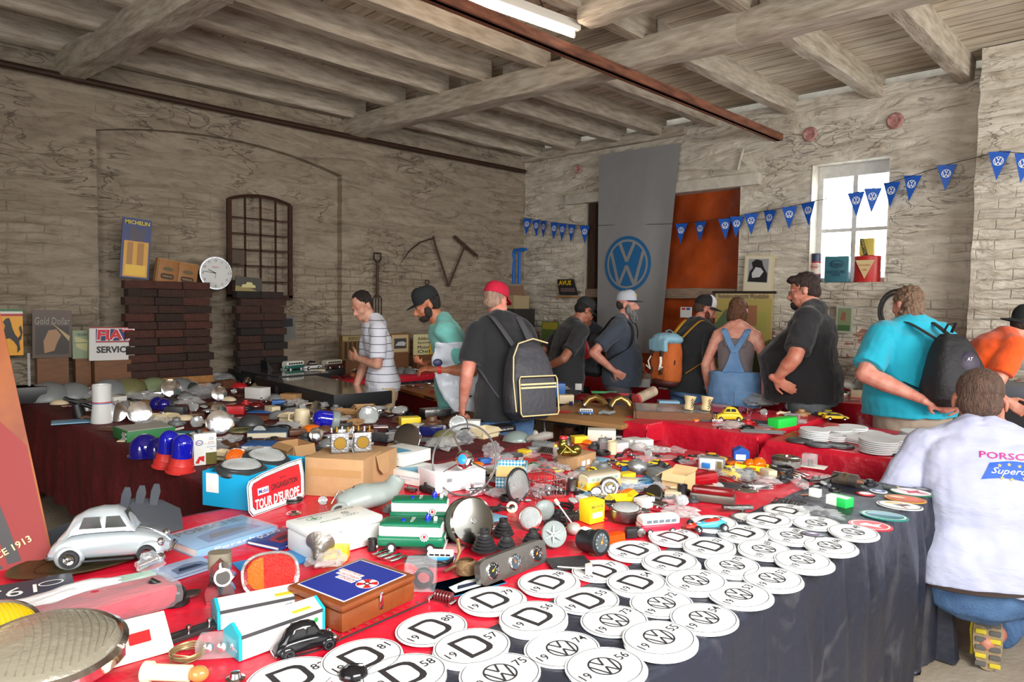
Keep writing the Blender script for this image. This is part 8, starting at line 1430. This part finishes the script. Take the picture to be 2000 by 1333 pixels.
# ================================================= CLUTTER ON THE OTHER TABLES
random.seed(21); OCC=[]
NM={'box':('parts_box','box'),'flat':('booklet','booklet'),'lamp':('lamp','lamp'),'lens':('lamp_lens','lamp lens'),'dome':('beacon_dome','beacon'),'can':('can','can'),'bag':('plastic_bag','bag'),'tube':('metal_tube','tube'),'disc':('metal_disc','disc'),'mug':('mug','mug'),'hub':('hub_cap','hub cap'),'strip':('trim_strips','trim'),'coil':('cable_coil','cable'),'car':('model_car','toy car'),'bus':('model_bus','toy bus'),'part':('car_part','car part'),'book':('book','book'),'carton':('open_carton','box'),'bottle':('bottle','bottle'),'case':('glass_case','case'),'mirror':('mirror','mirror'),'helm':('lamp_shell','lamp')}
CN={'RED':(190,30,36),'DRED':(96,14,20),'AMB':(226,110,16),'WH':(222,222,216),'CR':(216,200,164),'GR':(120,124,124),'DG':(62,64,66),'BK':(30,30,32),'BL':(38,98,170),'LB':(120,170,200),'YE':(232,200,40),'GN':(50,150,80),'TAN':(176,136,92),'BR':(96,62,42),'OL':(110,108,70),'CH':'CH','ST':'ST','FI':'FI','PK':(200,130,130),'TE':(40,130,140),'NV':(26,32,90),'MG':(126,140,104),'GO':(176,140,60),'CO':(150,84,50)}
WD={'RED':'red','DRED':'dark red','AMB':'amber','WH':'white','CR':'cream','GR':'grey','DG':'dark grey','BK':'black','BL':'blue','LB':'pale blue','YE':'yellow','GN':'green','TAN':'tan','BR':'brown','OL':'olive','CH':'chrome','ST':'dull steel','FI':'clear','PK':'pink','TE':'teal','NV':'navy','MG':'pale green','GO':'gold','CO':'copper'}
DS={'box':'small %s box','flat':'flat %s booklet','lamp':'round %s lamp','lens':'%s lamp lens','dome':'%s beacon dome','can':'small %s can','bag':'%s crumpled plastic bag','tube':'%s metal tube','disc':'round %s disc','mug':'%s mug','hub':'%s hub cap','strip':'bundle of %s trim strips','coil':'coil of %s cable','car':'%s toy car','bus':'%s toy bus','part':'%s car part','book':'thick %s book','carton':'open %s carton','bottle':'small %s bottle','case':'%s case','mirror':'%s mirror','helm':'%s domed lamp shell'}
def cm(k,r=.4):
    if k=='CH': return CHROME
    if k=='ST': return STEEL
    if k=='FI': return FILM
    if k in ('AMB','DRED','NV') : return mat('glossy_'+WD[k].replace(' ','_'),CN[k],.12,coat=.5)
    return C(CN[k],r)
GM_={}
def item(kind,px,py,w,col,a=0,desc=None,z=TZ,h=None,land=None,extra=None):
    n,cat=NM[kind]; lab=desc or where(DS[kind]%WD[col],px,py); USED.add(lab); m=cm(col); OCC.append((px,py)); g=None
    if land: lm(land,px,py)
    p,rz,s=spot(px,py,z); rz+=radians(a); r=None
    if kind in ('lamp','car','bus','dome','mug','hub','book','bottle','carton','case'):
        r=thing(n,lab,cat,p,rz)
        if kind=='lamp': headlamp(r,w/2,rim=CHROME,bowl=GREYP if col in('ST','CH') else m,T=TR(0,0,w*.33)@RX(random.choice((0,20,55,70))),ribs=8)
        elif kind=='car': (beetle if extra=='b' else toycar)(r,w,m)
        elif kind=='bus': bus(r,w,C((220,220,214),.35),m,nwin=5)
        elif kind=='dome': dome(r,w/2,h or w*.9,m); mb=MB().mat(m); mb.lathe([(w/2,0),(w*.56,.003),(w/2,.01)],24); mb.build('flange',r)
        elif kind=='mug': mb=MB().mat(m); hh=h or w*1.05; mb.lathe([(0,.004),(w*.42,0),(w*.47,.01),(w*.42,hh*.95),(w*.4,hh),(w*.36,hh*.97),(w*.36,hh*.3),(0,hh*.25)],28); mb.build('mug_body',r); mb=MB().mat(m); mb.tube([(-w*.4,0,hh*.82),(-w*.68,0,hh*.78),(-w*.72,0,hh*.4),(-w*.44,0,hh*.22)],w*.06,8); mb.build('handle',r)
        elif kind=='hub': mb=MB().mat(m); T=TR(0,0,.0)@(Matrix() if extra!='up' else TR(0,0,w/2)@RX(75)); mb.lathe([(0,w*.18),(w*.12,w*.17),(w*.2,w*.1),(w*.32,w*.12),(w*.46,w*.06),(w*.5,0)],30,T); mb.build('cap_body',r); mb=MB().mat(cm('BK')); mb.lathe([(w*.13,w*.168),(w*.19,w*.115)],24,T@TR(0,0,.001)); mb.build('dark_ring',r)
        elif kind=='book': book(r,w,w*.7,h or w*.13,m)
        elif kind=='carton': carton(r,w,w*.75,h or w*.4,m,flaps=(30,70,None,50))
        elif kind=='bottle': hh=h or w*2.6; mb=MB().mat(m); mb.lathe([(0,0),(w*.45,0),(w*.5,hh*.05),(w*.5,hh*.62),(w*.2,hh*.8),(w*.17,hh*.92),(0,hh*.92)],22); mb.build('bottle_body',r); mb=MB().mat(WHITE); mb.lathe([(w*.2,hh*.9),(w*.2,hh),(0,hh)],14); mb.build('cap',r)
        elif kind=='case': boxy(r,w,extra[0],extra[1],m,'case_body'); mb=MB().mat(mat('case_glass_top',(96,98,100),.06,coat=1)); mb.box(0,0,extra[1]+.001,w-.02,extra[0]-.02,.002); mb.build('glass_top',r)
        return r
    mb=MB().mat(m)
    if kind=='box': mb.box(0,0,(h or w*.4)/2,w,w*.65,h or w*.4,.002)
    elif kind=='flat': mb.box(0,0,.004,w,w*.72,.006,.001)
    elif kind=='lens': mb.ball((0,0,0),w/2,w*.36,h or w*.28,20,half=True); mb.mat(CHROME if random.random()<.5 else m); mb.tube([(w/2*cos(t),w*.36*sin(t),.002) for t in [2*pi*i/24 for i in range(24)]],w*.02,5,True)
    elif kind=='can': mb.lathe([(0,0),(w/2,0),(w*.52,.003),(w/2,.006),(w/2,(h or w*1.3)-.004),(w*.52,(h or w*1.3)),(w*.45,h or w*1.3),(w*.42,(h or w*1.3)-.004),(0,(h or w*1.3)-.004)],24)
    elif kind=='bag': mb=crumple(w,w*.65,h or w*.32,m if col!='FI' else random.choice((FILM,FILM2)),seed=random.random()*50,amp=.36,n=22)
    elif kind=='tube': mb.rod((-w/2,0,.014),(w/2,.01,.014),.013,n=16); mb.rod((-w/2-.004,0,.014),(-w/2+.01,0,.014),.016,n=16)
    elif kind=='disc': mb.lathe([(0,.008),(w*.3,.006),(w*.34,.012),(w*.47,.01),(w/2,.003),(w/2,0)],30)
    elif kind=='strip':
        for k in range(5): mb.box(random.uniform(-.01,.01),-.04+.02*k,.004+.004*(k%3),w,.014,.006,.002,rz=random.uniform(-.08,.08))
    elif kind=='coil': coil(mb,w/2,.004,0,seed=random.random()*9,turns=5,h=.5)
    elif kind=='part':
        t=random.random()
        if t<.35: mb.lathe([(0,w*.4),(w*.2,w*.4),(w*.22,w*.25),(w*.4,w*.2),(w*.42,0),(0,0)],18); mb.rod((0,0,w*.2),(w*.55,0,w*.14),w*.07)
        elif t<.7: mb.box(0,0,w*.16,w,w*.5,w*.3,w*.05); mb.rod((w*.2,-w*.3,w*.15),(w*.2,w*.35,w*.2),w*.1,n=14); mb.rod((-w*.3,0,w*.3),(-w*.3,0,w*.45),w*.07)
        else: mb.tube([(-w*.5,0,w*.1),(-w*.2,w*.1,w*.2),(w*.15,-.0,w*.15),(w*.5,w*.1,w*.25)],[w*.09,w*.13,w*.12,w*.07],12)
    elif kind=='mirror': mb.lathe([(0,-.01),(w*.5,-.004),(w*.5,.004),(w*.46,.006),(0,.005)],28,TR(0,0,w*.5)@RX(75))
    elif kind=='helm': mb.ball((0,0,0),w/2,w*.46,w*.42,24,half=True); mb.tube([(w*.505*cos(t),w*.465*sin(t),.004) for t in [2*pi*i/24 for i in range(24)]],.004,5,True)
    o=mb.build(n,None,p,rz); tag(o,lab,cat); return o
LMS=[('the white tall cup',200,815),('the grey mug',590,830),('the black glass cases',600,770),('the chequered box',245,850),('the blue glass lamp',650,815),('the youth',735,760),('the man in teal',880,800),('the wooden tray',1330,800),('the yellow toy car',1415,815),('the bent gold pipes',1190,795),('the bearded man',1215,740),('the woman in dungarees',1440,740),('the heavy man',1580,745),('the woman in turquoise',1790,830),('the green box',1530,830)]
for l_ in LMS: lm(*l_)
# named things on the long table
r,s=put('paper_cup','tall white enamel flask with a thin red and blue line','flask',200,826); mb=MB().mat(mat('off_white_enamel',(206,206,204),.35)); k=s; mb.lathe([(0,0),(19*k,0),(20*k,4*k),(17*k,36*k),(17*k,74*k),(16*k,75*k),(15*k,70*k),(0,68*k)],30); mb.build('flask_body',r); mb=MB().mat(RED); mb.lathe([(17.3*k,40*k),(17.3*k,42*k)],30); mb.build('red_line',r); mb=MB().mat(BLUEC); mb.lathe([(17.3*k,38*k),(17.3*k,39.5*k)],30); mb.build('blue_line',r)
r,w,s=edge('chequered_box','flat green box with a chequered black and white edge','box',(208,848),(262,872)); w*=1.1; bx(r,.24,.26,.06,mat('box_green',(36,110,56),.5)); mb=MB().mat(mat('grey_wrap',(176,176,168),.4)); mb.box(0,.13,.061,.22,.24,.003); mb.build('lid_window',r); mb=MB().mat(WHITE)
for i in range(6):
    for j in range(4): mb.mat(INK if (i+j)%2 else WHITE); mb.box(.045+.012*i,-.001,.01+.012*j,.012,.001,.012)
mb.build('chequered_band',r,sharp=0)
item('mug',590,832,.115,'CR',desc='big grey-white stoneware mug with a handle on the long table',h=.105)
r,s=put('glass_lamp','blue glass lamp cover with a grey base lying on its side','beacon',648,838,a=10); T=TR(-.02,0,.06)@RY(-78); mb=MB().mat(BG); mb.lathe([(.052,-.03),(.052,.05)]+[(max(1e-6,.052*cos(pi/2*i/8)),.05+.05*sin(pi/2*i/8)) for i in range(1,9)],28,T); mb.build('dome',r); mb=MB().mat(GREYP); mb.lathe([(0,-.06),(.06,-.06),(.064,-.04),(.06,-.02),(.053,-.015)],28,T); mb.build('base',r)
for k,(q1,q2,d,h,lab) in enumerate((((505,760),(640,796),.5,.1,'long flat black case with a glass top, nearest the youth'),((445,742),(545,760),.55,.11,'long flat black case with a glass top behind the first one'),)):
    r,w,s=edge('glass_case',lab,'case',q1,q2); mb=MB().mat(C((28,28,30),.5)); mb.box(0,d/2,h/2,w if k else w*1.15,d,h,.004); mb.build('case_body',r); mb=MB().mat(mat('case_glass_top',(96,98,100),.06,coat=1)); mb.box(0,d/2,h+.001,(w if k else w*1.15)-.02,d-.02,.003); mb.build('glass_top',r)
r,w,s=edge('wooden_case','low orange-brown wooden case behind the black glass cases','case',(520,735),(612,738)); bx(r,w,.3,.1,mat('orange_brown_wood',(150,92,44),.5,var=.25,vs=10,aniso=(1,8,8)))
r,s=put('black_stand','black plastic funnel stand on a glass plate at the left of the long table','stand',150,815,land='the black funnel stand'); mb=MB().mat(BLACK); mb.rod((-.07,0,.13),(.1,-.04,.06),.014,n=12); mb.rod((.02,-.02,.0),(.0,-.02,.09),.04,.03,n=18); mb.prism([(-.1,-.05),(.12,-.06),(.13,.05),(-.1,.06)],.105,.112,T=RY(12)); mb.build('stand_body',r)
item('flat',140,825,.22,'LB',desc='blue-grey glass plate under the black funnel stand')
r,s=put('price_holder','clear upright acrylic strip on a small wooden foot','holder',58,785); mb=MB().mat(WOOD); mb.box(0,0,.02,.09,.06,.04,.003); mb.build('foot',r); mb=MB().mat(FILM2); mb.box(0,0,.2,.018,.004,.34); mb.build('strip',r)
r,w,s=edge('old_book','thick old blue-grey book lying under a black tray','book',(482,858),(560,856)); mb=MB().mat(C((70,96,124),.6)); mb.box(.0,.07,.002,w,.14,.004); mb.box(.0,.07,.034,w,.14,.004); mb.box(w/2,.07,.018,.004,.14,.034); mb.build('cover',r); mb=MB().mat(mat('aged_paper',(206,196,170),.7)); mb.box(0,.07,.018,w-.004,.134,.03); mb.build('pages',r)
for a_ in [('flat',510,838,.26,'BK'),('bag',880,810,.1,'GR'),('disc',470,842,.16,'OL'),('book',520,876,.22,'BL'),('strip',550,895,.2,'CH'),('part',598,862,.12,'DG'),('mirror',618,866,.09,'CH'),('box',800,830,.13,'YE'),('case',850,812,.2,'ST'),('lamp',735,812,.15,'ST'),('helm',690,802,.13,'BK'),('helm',655,790,.12,'DRED'),('lamp',720,825,.14,'GR'),('part',775,805,.12,'GR'),('part',755,818,.1,'ST'),('lamp',780,812,.12,'ST'),('flat',650,818,.2,'CR'),
 ('box',645,780,.07,'CR'),('box',545,792,.1,'BL'),('flat',510,805,.16,'BL'),('flat',500,818,.2,'CO'),('part',480,790,.08,'RED'),('strip',470,820,.16,'CH'),('disc',430,800,.16,'BR'),('dome',0,0,0,'NV')][:-1]:
    k,px,py,w,c_=a_; item(k,px,py,w,c_,a=random.uniform(-30,30),**(dict(extra=(.12,.05)) if k=='case' else {}))
for px,c1,w_ in ((40,'BK',.32),(92,'GR',.34),(140,'GR',.3),(190,'BR',.26),(212,'GR',.32),(252,'OL',.32),(300,'MG',.3),(350,'GR',.26),(385,'GR',.14),(30,'CR',.24),(440,'GR',.2)): item('helm' if px not in(40,30) else 'box',px,712,w_,c1,h=.12 if px in (40,30) else None)
for px in (100,160,345,420): item('bag',px,722,.28,'FI')
# front of the long table: black box, hub, boxes
r,w,s=edge('black_box','black box with white lettering at the corner of the long table','box',(965,848),(1008,842)); bx(r,w,.12,.035,C((26,26,28),.4)); letter(r,'MODELL MOTOR',onfront(0.01,-.001,.018),WHITE,w=w*.6); mb=MB().mat(WHITE); annulus(mb,.009,.009,.003,onfront(-w*.4,-.001,.018)); mb.build('round_mark',r,sharp=0)
for a_ in [('box',920,835,.12,'WH'),('box',905,832,.05,'AMB'),('box',935,832,.035,'BL'),('lamp',895,842,.12,'DG'),('hub',870,842,.11,'GR'),('box',845,850,.14,'NV'),('lens',975,826,.07,'AMB'),('part',985,824,.06,'FI'),('disc',948,838,.1,'BK'),('can',955,826,.04,'CH')]:
    k,px,py,w,c_=a_; item(k,px,py,w,c_,a=random.uniform(-20,20))
# wooden table
for px,py,lab,k in ((1165,798,'bent gold exhaust pipe on the wooden table, left of two',0),(1215,800,'bent gold exhaust pipe on the wooden table, right of two',1)):
    r,s=put('exhaust_pipe',lab,'pipe',px,py,a=-10+k*30); mb=MB().mat(mat('gold_pipe',(176,146,88),.3,.9)); mb.tube([Vector(q)*.85 for q in ((-.11,.0,.03),(-.07,.02,.08),(-.01,.03,.1),(.05,.02,.07),(.08,0,.03))],.026,16); mb.build('pipe_body',r); mb=MB().mat(STEEL); mb.rod(Vector((-.11,0,.03))*.85,Vector((-.12,-.005,.02))*.85,.031,n=18); mb.build('flange',r)
item('bus',1145,810,.1,'BL',a=0,desc='small blue and white toy van in front of the gold pipes'); 
for a_ in [('box',1080,775,.2,'BL',.12),('box',1055,775,.13,'BL',.12),('box',1105,788,.12,'CR',.07),('lens',1140,780,.2,'DRED',.05),('lens',1195,778,.2,'DRED',.05),('part',1185,812,.12,'GR',None),('box',1240,785,.09,'BK',.06),('can',1050,752,.05,'ST',.07),('box',1130,762,.06,'WH',.06),('part',1070,755,.1,'RED',None),('strip',1180,768,.22,'GN',None),('strip',1215,772,.22,'RED',None),('can',1115,792,.03,'NV',.03),('flat',1060,800,.1,'WH',None),('flat',1100,805,.1,'RED',None),('bag',1100,762,.12,'FI',None)]:
    k,px,py,w,c_,h=a_; item(k,px,py,w,c_,a=random.uniform(-15,15),h=h)
r,s=put('spray_tin','large cream and red cylindrical tin lying tilted behind the wooden tray','tin',1258,790,a=-40); mb=MB().mat(mat('cream_red_tin',(196,186,160),.5,var=.3,vs=12,c2=(150,120,100))); mb.rod((0,-.1,.045),(0,.12,.1),.042,n=28); mb.build('tin_body',r); mb=MB().mat(C((180,70,70),.5)); mb.rod((0,-.105,.0445),(0,-.08,.05),.0435,n=28); mb.build('red_band',r)
# wooden tray with lattice cups
a=at(1240,818); b=at(1392,824); r=thing('glazed_tray','glazed wooden tray of small parts on the middle table','tray',(a+b)/2,atan2(b.y-a.y,b.x-a.x)); Lw=(b-a).length; mb=MB().mat(DWOOD)
for (x,y,sx_,sy_) in ((0,0,Lw,.02),(0,.42,Lw,.02),(-Lw/2,.21,.02,.44),(Lw/2,.21,.02,.44)): mb.box(x,y,.028,sx_,sy_,.055)
mb.box(0,.21,.006,Lw,.42,.01); mb.build('tray_frame',r); mb=MB().mat(FILM); mb.box(0,.21,.052,Lw-.02,.4,.003); mb.build('glass_cover',r)
for k,x in enumerate((-.02,.1)):
    p=r.matrix_world; q=r.location+Matrix.Rotation(r.rotation_euler[2],3,'Z')@Vector((Lw*.25+x,.14,.056)); mb=MB().mat(mat('cream_lattice',(222,200,150),.5)); mb.lathe([(.03,0),(.036,.02),(.03,.045),(.042,.09),(.046,.1),(.04,.1),(.034,.07)],24,RY(12)); o=thing('lattice_cup',('cream lattice cup on the glazed tray, left of its twin','cream lattice cup on the glazed tray, right of its twin')[k],'cup',q); mb.build('cup_body',o); mb=MB().mat(INK)
    for i in range(5):
        for j in range(4): mb.ball((-.024+.012*i,-.036-.002*(i%2)-.001*abs(i-2)*0,.02+.018*j+.009*(i%2)),.0038,.004,.005,6)
    mb.build('pierced_holes',o)
item('car',1422,822,.2,'YE',a=198,desc='bright yellow toy patrol car with a roof lamp on the middle table',extra='b'); 
r,w,s=edge('green_box','bright green parts box at the front edge of the middle table','box',(1520,838),(1556,832)); bx(r,w,.08,.06,mat('vivid_green_card',(40,220,80),.4)); item('box',1512,829,.05,'GN')
for k,(px,py) in enumerate(((1622,815),(1632,820))): item('car',px,py,.17,'YE',a=20*k,desc=('yellow toy racing car at the right end of the middle table, rear one','yellow toy racing car at the right end of the middle table, nearer one')[k])
for a_ in [('strip',1480,826,.3,'DG'),('bag',1430,838,.16,'FI'),('strip',1490,845,.26,'GR'),('bag',1480,792,.26,'FI'),('bag',1510,785,.2,'FI'),('strip',1410,795,.24,'FI'),('part',1565,812,.12,'TAN'),('box',1548,822,.09,'FI'),('part',1545,815,.1,'GR'),('part',1460,828,.09,'RED'),('coil',1600,812,.07,'DG'),('part',1530,812,.1,'CR'),('lamp',1545,800,.1,'ST'),('bag',1562,828,.1,'FI'),('box',1270,802,.1,'TAN'),('box',1305,795,.16,'LB'),('part',1290,800,.08,'GR'),('part',1460,808,.1,'DRED')]:
    k,px,py,w,c_=a_; item(k,px,py,w,c_,a=random.uniform(-25,25),**({'h':.05} if k=='box' else {}))
# piles of round stickers on the table behind
BS=_sheet(.1,.085,None,.0075)
for k,(px,py,n,rr,lab) in enumerate(((1590,857,6,1,'pile of white round stickers at the left front of the rear sticker table'),(1637,850,4,1,''),(1667,845,4,1,''),(1676,862,3,1,''),(1632,860,3,.7,''),(1712,858,3,1,''),(1715,882,7,1.15,''),(1750,872,5,1,''),(1775,868,4,1,''),(1790,858,5,1.05,''),(1817,878,5,.9,''),(1838,872,3,.9,''),(1738,884,3,.7,''),(1700,850,2,1,''))):
    base=at(px,py,TZ+.004); d_=where('white-edged round sticker in the pile',px,py)
    for j in range(n): o=link('round_sticker',BS,None,base+Vector((random.uniform(-.004,.004),random.uniform(-.004,.004),.0105*j)),random.random()); o.scale=(rr,rr,1.0); tag(o,d_,'sticker','pile of round stickers %s'%('abcdefghijklmn'[k]))
    lm('pile of round stickers' if 0 else 'the round stickers',px,py) if k==0 else None
for px,py in ((1562,862),(1600,870),(1640,872),(1762,888),(1798,886),(1805,897)): item('disc',px,py,.16,'DG',z=TZ+.003)
# table along the right wall
for k,(px,py,c1) in enumerate(((1674,738,'FI'),(1690,742,'WH'))):
    item('bottle',px,py,.085 if k==0 else .065,c1,h=.3 if k==0 else .2,desc=('clear plastic drink bottle with a green band on the right wall table','slim white bottle beside the clear drink bottle')[k])
r=wallthing('wooden_crate','orange wooden crate standing behind the bearded man','crate',onX(1160,738,6.75)); r.location.z=TZ; mb=MB().mat(mat('crate_orange_wood',(190,120,54),.6,var=.2,vs=12)); mb.box(0,0,.06,.5,1.1,.12,.004); mb.build('crate_body',r)
for a_ in [('part',1225,735,.12,'CH'),('box',1245,755,.24,'WH'),('box',1262,748,.16,'WH'),('strip',1290,750,.2,'BR'),('lamp',1275,742,.1,'CH'),('can',1240,735,.08,'CH'),('part',1255,728,.14,'RED'),('hub',1300,760,.14,'CH'),('lamp',1655,738,.15,'RED'),('lens',1672,745,.12,'RED'),('helm',1700,742,.16,'GR'),('strip',1680,752,.3,'RED'),('lamp',1660,762,.22,'BK'),('lamp',1695,765,.26,'BK'),('hub',1645,772,.24,'CH'),('bag',1640,752,.2,'FI'),('part',1630,760,.15,'DG'),('part',1715,757,.14,'BK'),('lens',1640,742,.14,'DRED'),('box',1500,735,.2,'AMB')]:
    k,px,py,w,c_=a_; item(k,px,py,w,c_,a=random.uniform(-25,25),**({'h':.08} if k=='box' else {}))
r=wallthing('speaker_box','dark upright box on the right wall table beside the woman in turquoise','box',onX(1714,745,7.1)); r.location.z=TZ; mb=MB().mat(C((60,62,66),.5)); mb.box(0,0,.2,.2,.16,.4,.01); mb.build('box_body',r)
p=onX(1975,720,6.85); r=wallthing('grey_case','grey plastic cash drawer on a stand behind the orange-shirted man','case',(6.85,p.y,0)); mb=MB().mat(C((100,108,118),.4)); mb.box(0,0,.95,.5,.7,.1,.008); mb.build('case_body',r); mb=MB().mat(C((50,52,56),.5)); mb.box(0,0,.45,.4,.6,.9,.01); mb.build('stand',r)
# scattered fill, denser on the far dark table
OCC+=[(x,y) for x,y in ((590,1045),(560,1020),(620,1010),(640,1045),(430,1070),(500,1060),(390,1090),(470,925),(560,930),(430,950),(520,900),(600,900),(700,1010),(760,980),(800,1060),(700,1080),(750,1050),(900,1020),(960,1100),(1010,1120),(700,1180),(760,1150),(560,1180),(1180,1000),(1200,1010),(1220,1000),(1290,1030),(1310,1010),(1400,1010),(1350,1030),(900,900),(880,930),(950,920),(820,900))]
def free(px,py,d): return all((px-a)**2+((py-b)*2.0)**2>d*d for a,b in OCC)
for l_ in LM: OCC.append((l_[1],l_[2]))
def scatter(n,poly,kinds,d,smin,smax,z=TZ):
    t=0;c_=0
    while c_<n and t<n*40:
        t+=1; u,v=random.random(),random.random(); a=Vector(poly[0]).lerp(Vector(poly[1]),u); b=Vector(poly[3]).lerp(Vector(poly[2]),u); p=a.lerp(b,v); q=at_inv(p.x,p.y,z)
        if q is None or not free(q[0],q[1],d(q)): continue
        k,cs=random.choice(kinds); w=random.uniform(smin,smax)*(1.25 if k in('bag','flat','strip') else .5 if k in ('can','lamp') and z==TZ else 1); item(k,q[0],q[1],w,random.choice(cs),a=random.uniform(-60,60),z=z,**({'h':w*random.uniform(.3,.6)} if k in('box','can') and random.random()<.6 else {}),**({'extra':random.choice(('b',None))} if k=='car' else {})); c_+=1
def at_inv(x,y,z):
    v=Vector((x,y,z-CH)); dz=v.dot(FW)
    if dz<=.3: return None
    px=1000+F*v.dot(RV)/dz; py=666.5-F*v.dot(UV)/dz
    return (px,py) if -40<px<2040 and py<1360 else None
DK=[('lens',['DRED','DRED','AMB','CR','OL','RED']),('lamp',['BK','DG']),('bag',['FI']),('bag',['FI']),('lens',['DRED','CR','BR']),('part',['DG','BR','GR']),('flat',['CR','DRED','GR']),('box',['CR','TAN','BL','WH','BR','RED','DG']),('part',['ST','DG','BR','CH','CO']),('part',['CH','ST','BK','GO']),('flat',['CR','MG','LB','GR']),('strip',['CH','BR','DG']),('hub',['ST']),('can',['CO','YE','CR','GR','BK']),('carton',['TAN','CR']),('coil',['BK','BR']),('helm',['DG','OL','GR']),('mirror',['CH']),('book',['BR','TE','DRED'])]
scatter(235,((1.36,2.95),(2.95,2.95),(2.98,6.35),(1.36,6.35)),DK,lambda q:9.5+ (q[1]-690)*.1,.08,.17)
scatter(45,((3.68,6.25),(6.4,6.25),(6.4,6.78),(3.68,6.78)),DK,lambda q:11,.08,.16)
scatter(30,((6.4,1.8),(7.2,1.8),(7.2,4.9),(6.4,4.9)),DK,lambda q:12,.1,.18)
MK=[('lens',['AMB','DRED','RED']),('bag',['FI']),('bag',['FI']),('box',['WH','BL','RED','YE','GR','CR']),('part',['ST','CH','BK','GR','DG']),('part',['CH','BK','GR']),('flat',['PK','WH','LB']),('strip',['CH','DG','GR']),('coil',['BK']),('lamp',['ST','GR']),('hub',['CH']),('car',['YE','RED','GN']),('can',['BK','ST','CR'])]
scatter(185,((2.1,1.55),(3.42,1.3),(3.4,2.6),(1.95,2.6)),MK,lambda q:15,.055,.115)
scatter(14,((3.0,1.3),(3.45,.92),(3.48,1.25),(3.1,1.5)),[('part',['BK','DG','ST']),('lamp',['BK']),('disc',['DG','GR','BK']),('bag',['FI'])],lambda q:17,.04,.07)
scatter(44,((1.1,1.7),(2.1,1.5),(2.0,2.6),(1.3,2.6)),MK,lambda q:28,.05,.09)
scatter(22,((4.3,2.05),(5.25,2.05),(5.25,2.85),(4.3,2.85)),MK,lambda q:17,.06,.12)
def onboard(T,n,x0,x1,y0,y1,kinds):
    for i in range(n):
        q=T.location+Matrix.Rotation(T.rotation_euler[2],3,'Z')@Vector((random.uniform(x0,x1),random.uniform(y0,y1),0)); s_=at_inv(q.x,q.y,TZ)
        if s_ and free(s_[0],s_[1],10): k,cs=random.choice(kinds); item(k,s_[0],s_[1],random.uniform(.05,.11),random.choice(cs),a=random.uniform(-50,50))
onboard(BT,40,-.7,.7,-.3,.3,[('flat',['WH','RED','LB']),('disc',['WH','RED','BL']),('box',['RED','WH','BL']),('car',['RED']),('part',['CH'])])
